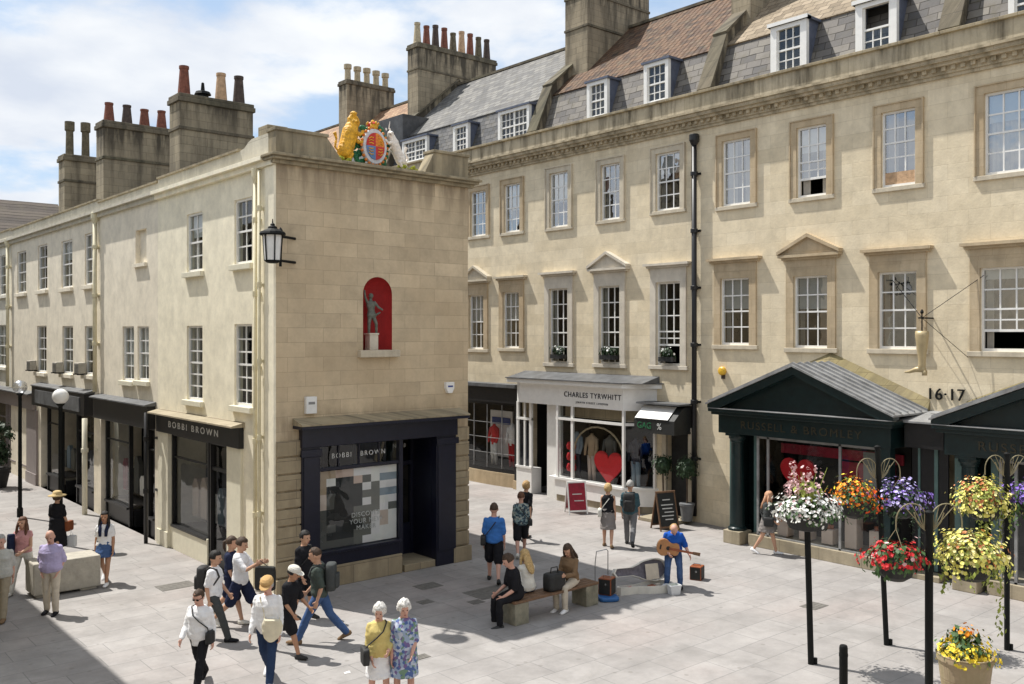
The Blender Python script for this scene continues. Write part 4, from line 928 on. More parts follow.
b = MB(); b.prism([(F2[0][0],F2[0][1]-.08,3.942),(F2[1][0]-.05,F2[1][1]-.05,3.942),(F2[2][0]-.05,F2[2][1]+.02,3.942),(F2[3][0],F2[3][1]+.02,3.942)], (0,0,.03))
b.hexa([(XR-.8,g0-.1,3.972),(XR,g0-.1,3.972),(XR,F2[2][1],3.972),(XR-.8,F2[2][1],3.972),(XR-.75,g0,3.985),(XR,g0-.1,4.17),(XR,F2[2][1],4.17),(XR-.75,F2[2][1],3.985)])
b.build('shop_roof', 'lead', sw)
# mullions and transom
b = MB()
for (x, y) in ((XB, g1), (XB, g2)): b.box(x-.005, x+.075, y-.04, y+.04, .79, 3.12)
b.box(XR-.09, XR-.01, g0+.0, g0+.08, .79, 3.12); b.box(XB+.02, XB+.09, g2-.72, g2-.62, .79, 3.12)
strip(b, OUT, 2.66, 2.74, .08); b.build('mullions', 'white_paint', sw)
b = MB()
for p, q_ in zip(OUT[:-1], OUT[1:]):
    b.quad((p[0]+.03,p[1],.79),(q_[0]+.03,q_[1],.79),(q_[0]+.03,q_[1],3.12),(p[0]+.03,p[1],3.12))
b.build('shop_glazing', 'shop_glass', sw)
# stone frieze seen through the toplights
b = MB(); strip(b, [(XR-.0,g0+.1),(XB+.28,g1+.1),(XB+.28,g2-.1)], 2.76, 3.1, .06); b.build('top_light_screen', 'stone_base', sw)
# entrance lobby + left glazed pier with navy blinds
yl0, yl1 = YR(540), YR(528)
b = MB(); FR.box(b, g2+.05, g3+.05, 0, 3.12, -.9, -.85); b.build('shop_door', 'interior', sw)
b = MB()
PX = XR-.45
b.box(PX, XR, yl0-.06, yl1+.1, 0, .85); b.box(PX, PX+.08, yl0-.06, yl0+.06, .85, 3.12); b.box(PX, PX+.08, yl1, yl1+.1, .85, 3.12); ym = (yl0+yl1)/2; b.box(PX, PX+.06, ym-.03, ym+.03, .85, 3.12)
b.box(PX-.01, PX+.08, yl0-.06, yl1+.1, 2.5, 2.58); b.box(PX-.03, PX, yl0-.08, yl1+.12, .85, .92)
pier = b.build('side_window', 'white_paint', sw)
b = MB(); b.box(PX+.10, PX+.12, yl0, yl1, .9, 2.5); b.build('blind', 'navy_paint', pier)
b = MB(); b.quad((PX+.04,yl0,.9),(PX+.04,yl1,.9),(PX+.04,yl1,3.1),(PX+.04,yl0,3.1)); b.build('side_glass', 'shop_glass', pier)
b = MB(); b.box(PX, PX+.12, g2+.1, g2+.75, 0, 3.12); b.build('lobby_pillar', 'white_paint', sw)
ytx = (YR(567, XB)+YR(618, XB))/2
text_mesh('lettering', 'CHARLES TYRWHITT', .235, (XB-.008, ytx, 3.50), FR.right, 'navy_paint', sw, extrude=.006, spacing=1.16)
text_mesh('lettering', 'JERMYN STREET LONDON', .085, (XB-.008, ytx, 3.27), FR.right, 'navy_paint', sw, extrude=.004, spacing=1.5)
# inside: floor box, mannequins, red heart, red letters
def mannequin(parent, x, y, z, shirt, legs, h=1.55, head=False):
    b = MB(); s = h/1.55
    b.mi = 0; b.loft([[V((x+rx*.62*cos(t), y+rx*sin(t), z+zz*s)) for t in [2*pi*k_/12 for k_ in range(12)]] for zz, rx in ((.78,.15),(.95,.17),(1.1,.14),(1.28,.19),(1.42,.20),(1.5,.08),(1.56,.055))])
    for s_ in (-1, 1): b.tube([(x,y+s_*.2,z+1.40*s),(x-.03,y+s_*.25,z+1.1*s),(x-.1,y+s_*.22,z+.85*s)], [.06,.05,.035], 8)
    b.mi = 1
    for s_ in (-1, 1): b.tube([(x,y+s_*.08,z+.85*s),(x,y+s_*.09,z+.45*s),(x,y+s_*.10,z+.02)], [.10,.075,.05], 8)
    return b.build('mannequin', [shirt, legs], parent, smooth=True)
b = MB(); b.box(XB+.15, XR-.02, g1, g2-.1, .5, .7); b.build('display_plinth', 'interior', sw)
for i_, (px, sh, lg) in enumerate(((577,'tile_5','navy_paint'),(592,'tile_4','tile_8'),(610,'tile_3','tile_0'),(636,'navy_paint','tile_5'))):
    mannequin(sw, XB+.5, YR(px, XB+.5), .70, sh, lg)
hy, hz = YR(608, XB+.25), 1.42
def heart(n=40): return [(1.05*.062*16*sin(t)**3*1.0, .062*(13*cos(t)-5*cos(2*t)-2*cos(3*t)-cos(4*t))) for t in [2*pi*k_/n for k_ in range(n)]]
b = MB(); b.prism([(XB+.2, hy-.05+a*.58, hz-.08+z_*.60) for a, z_ in heart()], (.06,0,0)); b.build('heart_display', 'red', sw)
b = MB(); b.tube([(XB+.35, YR(573,XB+.3), .75)]+[(XB+.35, (YR(573,XB+.3)+YR(622,XB+.3))/2+cos(t)*.5*(YR(573,XB+.3)-YR(622,XB+.3)), 1.6+.9*sin(t)) for t in [pi*k_/12 for k_ in range(13)]]+[(XB+.35, YR(622,XB+.3), .75)], .03, 8); b.build('display_hoop', 'terracotta_pale', sw)
for j, z_ in enumerate((.95,1.3,1.65)):
    b = MB(); b.lathe((XB+.35, g2-.32, z_), [(.03,0),(.15,.05),(.17,.15),(.13,.27),(.02,.3)], 14); b.build('red_display_ball', 'red', sw)

# ================================================================== black shopfront of house B (curved glass)
hb = houses['B']; z0s, z1s = .62, 3.0; ya, yb_ = YR(525), YR(455)
n = 10; arc = [(XR-.28*sin(pi*(.12+.76*k_/n)), ya+.25+(yb_-ya-.25)*k_/n) for k_ in range(n+1)]
b = MB(); strip(b, [(XR-.4, ya+.0), (XR-.4, yb_)], 3.0, 3.55, .4); bs = b.build('curved_shopfront', 'black_paint', hb)
b = MB(); FR.box(b, ya-.02, yb_, 3.55, 3.68, 0, .5); b.build('shop_cornice', 'lead', bs, bevel=.01)
b = MB(); strip(b, arc, .48, .62, .2); strip(b, arc, 2.9, 3.0, .1); b.box(XR-.25, XR, ya+.0, ya+.28, .3, 3.0); b.build('shop_frame', 'black_paint', bs)
b = MB(); strip(b, [(x-.04,y) for x,y in arc], 0, .479, .3); b.box(XR-.3, XR, ya, ya+.3, 0, .3); b.build('stall_riser', 'stone_right_dark', bs)
b = MB()
for k_ in (0,2,4,6,8,10): x,y = arc[k_]; b.box(x-.01, x+.02, y-.011, y+.011, .62, 2.9)
for z_ in (1.15,1.7,2.25): strip(b, arc, z_-.009, z_+.009, .02)
b.build('glazing_bars', 'lead_pale', bs)
b = MB()
for p, q_ in zip(arc[:-1], arc[1:]): b.quad((p[0]+.02,p[1],.62),(q_[0]+.02,q_[1],.62),(q_[0]+.02,q_[1],2.9),(p[0]+.02,p[1],2.9))
b.build('shop_glazing', 'shop_glass', bs)
b = MB(); FR.box(b, ya-.22, ya-.0, 0, 3.9, 0, .14); b.build('pilaster', 'stone_right_dark', hb, bevel=.01)
mannequin(bs, XR+.25, YR(507), .62, 'tile_2', 'red', 1.6); mannequin(bs, XR+.3, YR(488), .62, 'petal_red' if 'petal_red' in MATS else 'red', 'tile_0', 1.5)
b = MB(); b.box(XR+.6, XR+.65, YR(500), YR(478), .9, 2.6); b.build('poster', 'tile_2', bs); b = MB(); b.box(XR+.58, XR+.598, YR(498), YR(480), 2.1, 2.35); b.build('poster_stripe', 'royal_blue', bs)

# ================================================================== doorway with canopy (house C, right end)
ya, yb_ = YR(690), YR(668)
b = MB(); FR.box(b, ya-.0, yb_, 0, 2.6, -.22, -.17); dw = b.build('doorway', 'soft_black', hc)
b = MB(); FR.box(b, ya-.16, ya, 0, 2.6, 0, .1); FR.box(b, yb_, yb_+.16, 0, 2.6, 0, .1); FR.box(b, ya-.16, yb_+.16, 2.6, 2.72, 0, .12); b.build('door_case', 'stone_trim', dw, bevel=.01)
q = MB(); FR.box(q, YR(697)-.0, YR(665), 0, 3.3, -.02, .012)
q = MB(); wall(FR, q, 17.15, g0, 0, 3.301, [(ya, yb_, 0, 2.6, .16)]); q.build('door_wall', 'stone_right', hc)
c0, c1 = YR(693), YR(653)
def awning():
    t = thing('awning', 'black box canopy with a white sloping top over the dark doorway', 'awning', (XR, (c0+c1)/2, 2.5))
    b = MB(); b.prism([(XR-.01,c0,2.55),(XR-.85,c0,2.55),(XR-.85,c0,2.95),(XR-.45,c0,3.3),(XR-.01,c0,3.36)], (0,c1-c0,0)); b.build('canopy', 'board_black', t)
    b = MB(); b.hexa([(XR-.87,c0+.22,2.97),(XR-.47,c0+.22,3.325),(XR-.47,c1-.05,3.325),(XR-.87,c1-.05,2.97),(XR-.875,c0+.22,2.98),(XR-.475,c0+.22,3.335),(XR-.475,c1-.05,3.335),(XR-.875,c1-.05,2.98)]); b.build('white_panel', 'white_paint', t)
    b = MB(); b.box(XR-.7, XR-.02, c0-.06, c1+.06, 3.38, 3.43); b.build('top_plate', 'lead', t)
    text_mesh('lettering', 'GAG', .26, (XR-.856, c1-.40, 2.76), FR.right, 'heraldic_green', t, extrude=.004)
    text_mesh('lettering', '%', .26, (XR-.856, c0+.55, 2.76), FR.right, 'chalk', t, extrude=.004)
awning()
# ================================================================== dark green porticoes (houses D and E)
def portico(house, y0, y1, lab, txt_a, seed):
    ym = (y0+y1)/2; XP = 19.84; zE = 3.50; zA = 4.66
    b = MB(); b.box(XP+.24, XR, y0+.18, y1-.18, 2.86, 3.34); p = b.build('portico', 'green_paint', house, bevel=.008)
    b = MB(); b.box(XP+.08, XR, y0+.06, y1-.06, 3.34, 3.42); b.box(XP+.02, XR, y0, y1, 3.42, 3.50); b.build('entablature_cornice', 'green_paint', p, bevel=.01)
    b = MB(); b.box(XP-.01, XP+.2, y0+.02, y1-.02, 3.502, 3.52); b.build('cornice_flashing', 'lead_pale', p)
    b = MB(); b.prism([(XP+.26,y0+.2,3.52),(XP+.26,y1-.2,3.52),(XP+.26,ym,zA-.14)], (XR-XP-.26,0,0)); b.build('tympanum', 'green_paint', p)
    for s_ in (-1, 1):
        e = y0 if s_ < 0 else y1
        b = MB(); b.prism([(XP+.0,e,3.52),(XP+.0,e-s_*.35,3.52),(XP+.0,ym,zA-.20),(XP,ym,zA-.02),(XP,e,3.60)], (.28,0,0)); b.build('raking_cornice', 'green_paint', p)
        b = MB(); b.hexa([(XP-.05,e+s_*.03,3.60),(XR,e+s_*.03,3.60),(XR,ym,zA),(XP-.05,ym,zA),(XP-.05,e+s_*.03,3.64),(XR,e+s_*.03,3.64),(XR,ym,zA+.05),(XP-.05,ym,zA+.05)])
        for k_ in range(6):
            x = XP+.02+k_*.32
            b.hexa([(x,e,3.64),(x+.045,e,3.64),(x+.045,ym,zA+.05),(x,ym,zA+.05),(x,e,3.70),(x+.045,e,3.70),(x+.045,ym,zA+.11),(x,ym,zA+.11)])
        b.build('lead_roof', 'lead_pale', p)
        b = MB(); b.hexa([(XR-.12,e,3.62),(XR-.002,e,3.62),(XR-.002,ym,zA+.05),(XR-.12,ym,zA+.05),(XR-.1,e,3.72),(XR-.002,e,3.92),(XR-.002,ym,zA+.32),(XR-.1,ym,zA+.12)]); b.build('wall_flashing', 'moss_stone', p)
    # columns
    for yc in (y1-.62,):
        b = MB(); b.box(XP+.20, XP+.72, yc-.26, yc+.26, 0, .34); b.build('column_plinth', 'stone_kerb', p, bevel=.015)
        b = MB(); b.lathe((XP+.46, yc, 0), [(.24,.34),(.24,.40),(.20,.43),(.185,.5),(.18,1.2),(.155,2.62),(.18,2.64),(.18,2.68),(.22,2.74),(.22,2.86)], 24); b.box(XP+.24, XP+.68, yc-.22, yc+.22, 2.80, 2.858); b.build('column', 'green_paint', p, smooth=False)
        for dz in (1.1,1.7,2.3):
            pass
    # pilasters on return, screen of glass behind
    for (xa0, xa1, ya0, ya1) in ((XP+.26, XP+.50, y0+.20, y0+.44), (XR-.35, XR, y1-.55, y1-.30), (XP+.95, XR, y1-.26, y1-.2), (XP+.80, XP+.92, y1-.50, y1-.27)):
        b = MB(); b.box(xa0, xa1, ya0, ya1, 0, 2.858); b.box(xa0-.015, xa1+.015, ya0-.015, ya1+.015, 0, .3); b.build('pilaster', 'green_paint', p, bevel=.008)
    for yy in (y1-1.10, y1-.34):
        b = MB(); b.box(XP+.72, XP+.76, yy, yy+.15, .05, 2.84); b.build('sunlit_jamb', 'green_pale', p)  # jambs beside the column: sun on them painted in as paler green
    GX = XP+.45
    b = MB(); b.box(GX-.06, XR, y0+.45, y1-1.0, 0, .30); b.build('plinth', 'stone_kerb', p, bevel=.012)
    b = MB(); segs = [y1-1.25, y1-1.55, y0+1.55, y0+.5]
    for yy in segs: b.box(GX, GX+.05, yy-.03, yy+.03, .28, 2.86)
    b.box(GX, GX+.05, y0+.5, y1-1.25, .30, .34); b.box(GX, GX+.05, y0+.5, y1-1.25, 2.78, 2.86); b.build('window_frame', 'lead_pale', p)
    b = MB(); b.quad((GX+.02,y0+.5,.34),(GX+.02,y1-1.25,.34),(GX+.02,y1-1.25,2.78),(GX+.02,y0+.5,2.78)); b.quad((GX+.02,y0+.5,.34),(XR-.4,y0+.5,.34),(XR-.4,y0+.5,2.78),(GX+.02,y0+.5,2.78)); b.build('shop_glazing', 'shop_glass', p)
    b = MB(); b.box(GX+1.0, GX+1.02, y0+.3, y1-1.8, .3, 2.8); b.build('window_backdrop', 'interior', p)
    text_mesh('lettering', 'RUSSELL & BROMLEY', .27, (XP+.236, ym, 3.10), FR.right, 'sign_bronze', p, extrude=.012, spacing=1.25, xs=1.1)
    return p, GX
stone('moss_stone', (.36,.30,.17), (.3,.25,.13), (.2,.16,.09), bw=.5, bh=.3, stain=.6, patch=.5, patch_col=(.28,.22,.06))
mat('sign_bronze', (.055,.048,.03), .4, metal=.3)
p1, GX = portico(houses['D'], 10.16, 15.25, '', 0, 1)
hy, hz = YR(797, GX+.35), 1.95
b = MB(); b.prism([(GX+.35, hy+a*.46, hz+z_*.5) for a, z_ in heart()], (.08,0,0)); b.build('heart_display', 'red', p1)
b = MB(); b.box(GX+.9, GX+.95, 10.6, 13.9, 2.35, 2.6); b.box(GX+.9, GX+.95, 10.8, 12.2, 1.9, 2.3); b.build('red_panel', 'red_deep', p1)
text_mesh('lettering', 'SALE', .2, (GX+.34, hy, hz+.22), FR.right, 'chalk', p1, extrude=.003) if False else None
b = MB()
for k_ in range(5): b.box(GX+.25, GX+.55, 10.8+k_*.62, 11.1+k_*.62, .34, .34+(.5,.75,.35,.6,.45)[k_])
b.build('display_plinths', 'tile_8', p1)
for k_ in range(4):
    b = MB(); b.loft([[V((GX+.4+.05*cos(t), 10.95+k_*.62+.1*sin(t), z_)) for t in [2*pi*j/10 for j in range(10)]] for z_ in ((.34+(.5,.75,.35,.6)[k_]), (.44+(.5,.75,.35,.6)[k_]))]); b.build('shoe_display', 'wood_red', p1)
b = MB(); b.box(GX+.06, GX+.08, YR(884,GX)+.05, YR(862,GX), 1.6, 2.7); b.build('window_poster', 'tile_7', p1)
p2, _ = portico(houses['E'], 4.22, 9.32, '', 0, 2)
# recessed bay between porticoes
hd = houses['D']
b = MB(); b.box(XR-.9, XR-.85, 9.33, 10.15, .12, 2.9); b.box(XR-1.2, XR, 9.30, 10.18, 2.9, 3.45); rc = b.build('link_bay', 'black_paint', hd)
b = MB(); b.box(XR-.93, XR-.9, 9.55, 9.63, .15, 2.9); b.box(XR-.93, XR-.9, 9.95, 10.0, .15, 2.9); b.build('link_mullion', 'green_pale', rc)
b = MB(); b.hexa([(XR-1.3,9.2,3.46),(XR,9.2,3.46),(XR,10.3,3.46),(XR-1.3,10.3,3.46),(XR-1.3,9.2,3.50),(XR,9.2,3.66),(XR,10.3,3.66),(XR-1.3,10.3,3.50)]); b.build('link_roof', 'lead_pale', rc)

# numbers on the wall
ny, nz = onX(XR, 946, 395)
t = text_mesh('house_number', '16·17', .38, (XR-.03, ny, nz), FR.right, 'iron', None, extrude=.02, spacing=1.05)
tag(t, 'black metal house number 16·17 on the stone between the two porticoes', 'house number')
# yellow siren box
y, z = onX(XR, 723.5, 371)
t = thing('alarm_siren', 'round yellow alarm siren on the stone wall left of the portico', 'alarm box', (XR, y, z))
b = MB(); b.loft([[V((XR-o, y+r0*cos(a), z+r0*sin(a))) for a in [2*pi*k_/16 for k_ in range(16)]] for o, r0 in ((.0,.09),(.03,.12),(.10,.12),(.13,.09),(.14,.02))]); b.build('siren_cover', 'yellow_plastic', t)
b = MB(); b.box(XR-.03, XR-.001, y-.06, y+.06, z-.22, z-.1); b.build('siren_mount', 'terracotta_dark', t)
# golden boot sign
y, z = onX(XR-.5, 923, 318)
t = thing('hanging_boot_sign', 'tall golden boot hanging from an iron bracket beside the window', 'shop sign', (XR, y, z-1.3))
X0 = XR-.55
b = MB(); b.tube([(XR,y,z),(X0-.15,y,z)], .018, 8); b.tube([(XR, y-1.15, z+.95),(X0,y,z)], .008, 6); b.tube([(XR, y+1.0, z+.95),(X0,y,z)], .008, 6); b.tube([(X0,y,z+.12),(X0,y,z-.35)], .016, 8); b.tube([(X0,y,z),(XR, y-.8, z-.9)], .007, 6)
b.lathe((X0,y,z+.1), [(.03,0),(.045,.04),(.01,.1)], 8); b.build('bracket', 'iron', t)
b = MB(); zz = z-.30
b.loft([[V((X0+c_+rr_*.8*cos(a), y+c2+rr_*sin(a), zz+h_)) for a in [2*pi*k_/14 for k_ in range(14)]] for h_, rr_, c_, c2 in ((0,.15,0,0),(-.1,.155,0,0),(-.4,.12,0,0),(-.65,.085,0,0),(-.78,.085,0,.0),(-.86,.09,0,.02),(-.93,.06,0,.04))])
b.loft([[V((X0+w_*cos(a), y+yy, zz-.92+hh_+h2*sin(a))) for a in [2*pi*k_/12 for k_ in range(12)]] for yy, w_, hh_, h2 in ((-.08,.05,.04,.05),(.0,.07,.05,.08),(.15,.07,.03,.06),(.28,.06,-.02,.04),(.40,.03,-.04,.02))], True)
b.box(X0-.05, X0+.05, y-.1, y-.02, zz-1.02, zz-.9); b.build('boot', 'gold', t, smooth=True)

# ================================================================== buildings that stand outside the frame (they shade and mirror)
def plain_house(name, label, x0, x1, y0, y1, z, wm, face, seed):
    r = thing(name, label, 'house', (x0, y0, 0)); rr = random.Random(seed)
    b = MB(); b.box(x0, x1, y0, y1, 0, z); b.build('wall', wm, r)
    b = MB(); b.box(x0-.2, x1+.2, y0-.2, y1+.2, z, z+.25); b.build('cornice', 'stone_cornice', r)
    b = MB()
    for fl in range(int(z/3.1)):
        zz = 1.0+fl*3.1
        if face in 'xX':
            X = x1 if face == 'X' else x0
            for k_ in range(int((y1-y0)/3.4)): y = y0+1.3+k_*3.4; b = MB(); b.box(X-.02, X+.02, y-.5, y+.5, zz, zz+1.8); b.build('window', 'soft_black', r)
        else:
            Y = y1
            for k_ in range(int((x1-x0)/3.4)): x = x0+1.3+k_*3.4; b = MB(); b.box(x-.5, x+.5, Y-.02, Y+.02, zz, zz+1.8); b.build('window', 'soft_black', r)
plain_house('townhouse', 'stone building across the left street outside the picture, shading the paving', -9, 2.72, 17.1, 60, 9.3, 'render_beige', 'X', 1)
plain_house('townhouse', 'stone building behind the viewpoint, mirrored in the windows', -14, -1.2, -24, 11, 9.0, 'stone_right', 'X', 2)
plain_house('townhouse', 'stone building closing the square on the near side, out of the picture', 1, 18, -22, -12, 10.0, 'stone_right', 'Y', 3)
# dark tiled roof at the end of the left street
t = thing('far_house', 'dark tiled roof rising behind the pale parapet at the left edge', 'house', (9, 46, 0))
xe, _ = onY(48.0, 58); _, zr_ = onY(48.0, 30, 202)
b = MB(); b.prism([(4.0,45.5,zr_-2.4),(4.0,48,zr_),(4.0,50.5,zr_-2.4)], (xe-4.0,0,0)); b.build('roof', 'tiles_dark', t)
b = MB(); b.box(4.2, xe-.2, 45.7, 50.3, 0, zr_-2.3); b.build('wall', 'stone_base', t)

# ================================================================== people
SKIN = mat('skin', (.52,.30,.20), .55, var=.06); mat('skin_tan', (.42,.22,.13), .55, var=.06); mat('skin_pink', (.58,.33,.25), .55, var=.06)
mat('eye', (.02,.015,.012), .2); mat('lips', (.36,.12,.10), .5)
def cloth(name, col, **k): return mat('cloth_'+name, col, .85, spec=.15, var=k.pop('var', .10), nscale=k.pop('ns', 7), bump=.25, bscale=60, **k)
for n, c_ in dict(white=(.80,.80,.81), offwhite=(.66,.64,.58), cream=(.68,.62,.47), lilac=(.44,.39,.60), beige=(.56,.50,.41), khaki=(.33,.28,.20), navy=(.018,.024,.055), black=(.014,.014,.017),
    denim=(.06,.11,.24), denim_dark=(.025,.045,.10), blue=(.05,.17,.48), royal=(.015,.09,.42), yellow=(.62,.50,.19), brown=(.20,.13,.075), grey=(.16,.16,.165), darkgrey=(.06,.065,.065), greygreen=(.06,.075,.065),
    pink=(.58,.30,.30), teal=(.05,.10,.12), greyskirt=(.22,.20,.19), tan=(.50,.32,.14), leather=(.22,.07,.03), greenbag=(.20,.36,.30), straw=(.62,.47,.24), polo=(.50,.50,.46)).items(): cloth(n, c_)
def printed(name, cols, scale):
    m = bpy.data.materials.new(name); m.use_nodes = True; nt = m.node_tree; L = nt.links.new; b = nt.nodes['Principled BSDF']; b.inputs['Roughness'].default_value = .85
    tc = nd(nt, 'ShaderNodeTexCoord'); vo = nd(nt, 'ShaderNodeTexVoronoi'); vo.inputs['Scale'].default_value = scale; L(tc.outputs['Object'], vo.inputs['Vector'])
    se = nd(nt, 'ShaderNodeSeparateColor'); L(vo.outputs['Color'], se.inputs[0]); rp = nd(nt, 'ShaderNodeValToRGB'); rp.color_ramp.interpolation = 'CONSTANT'; L(se.outputs[0], rp.inputs[0])
    e = rp.color_ramp.elements
    while len(e) < len(cols): e.new(.5)
    for i, c_ in enumerate(cols): e[i].position = i/len(cols); e[i].color = (*c_, 1)
    L(rp.outputs[0], b.inputs['Base Color']); MATS['cloth_'+name] = m
printed('blueprint', [(.08,.13,.32),(.30,.38,.52),(.16,.26,.18),(.48,.52,.62),(.17,.12,.28),(.30,.38,.52)], 24)
printed('leafprint', [(.05,.09,.12),(.20,.28,.28),(.03,.05,.07),(.32,.34,.30)], 22)
HAIRC = dict(black=(.012,.010,.009), brown=(.06,.035,.02), auburn=(.12,.05,.025), blonde=(.50,.34,.15), grey=(.40,.39,.37), white=(.68,.66,.62), fair=(.40,.25,.10), pinkblonde=(.55,.30,.18))
for n, c_ in HAIRC.items(): mat('hair_'+n, c_, .6, var=.4, nscale=40, bump=.6, bscale=90)

def remesh(mb, voxel, name, mats, smooth=4, wr=0.0, seed=0):
    me0 = mb.mesh('tmp', [], recalc=True); ob = bpy.data.objects.new('tmp', me0); COL.objects.link(ob)
    m = ob.modifiers.new('r', 'REMESH'); m.mode = 'VOXEL'; m.voxel_size = voxel; m.use_smooth_shade = True
    if smooth: q = ob.modifiers.new('s', 'SMOOTH'); q.factor = .5; q.iterations = smooth
    bpy.context.view_layer.update()
    me = bpy.data.meshes.new_from_object(ob.evaluated_get(bpy.context.evaluated_depsgraph_get())); bpy.data.objects.remove(ob); bpy.data.meshes.remove(me0)
    me.name = name
    if wr:
        off = V((seed*3.1, seed*1.7, seed))
        co = [v.co.copy() for v in me.vertices]; no = [v.normal.copy() for v in me.vertices]
        for i, v in enumerate(me.vertices):
            p = co[i]; d = noise.noise(V((p.x*9, p.y*9, p.z*16))+off)+.45*noise.noise(V((p.x*22, p.y*22, p.z*34))+off)+.28; d = max(d, -.12); v.co = p+no[i]*(d*wr)
    me.materials.clear()
    for q in (mats if isinstance(mats, (list,tuple)) else [mats]): me.materials.append(m_(q))
    return me

def rx(a): return M.Rotation(a, 3, 'X')
def basis(d, hint):
    d = d.normalized(); s = hint-d*hint.dot(d); s.normalize(); return d, s, d.cross(s)
def limb(mb, pts, rads, n=12):
    P = [V(p) for p in pts]; prev = None; rings = []
    for i, p in enumerate(P):
        t = (P[min(i+1,len(P)-1)]-P[max(i-1,0)]).normalized()
        a = t.cross(V((1,0,0)) if abs(t.x) < .8 else V((0,1,0))).normalized(); b = t.cross(a)
        rings.append([p+a*rads[i]*cos(2*pi*k/n)+b*rads[i]*sin(2*pi*k/n) for k in range(n)])
    mb.loft(rings)
    for p, r in ((P[0], rads[0]), (P[-1], rads[-1])): mb.ell(p, r, r, r, n=10, m=6)
LIMB = limb
def sub(p, q, f): return p+(q-p)*f

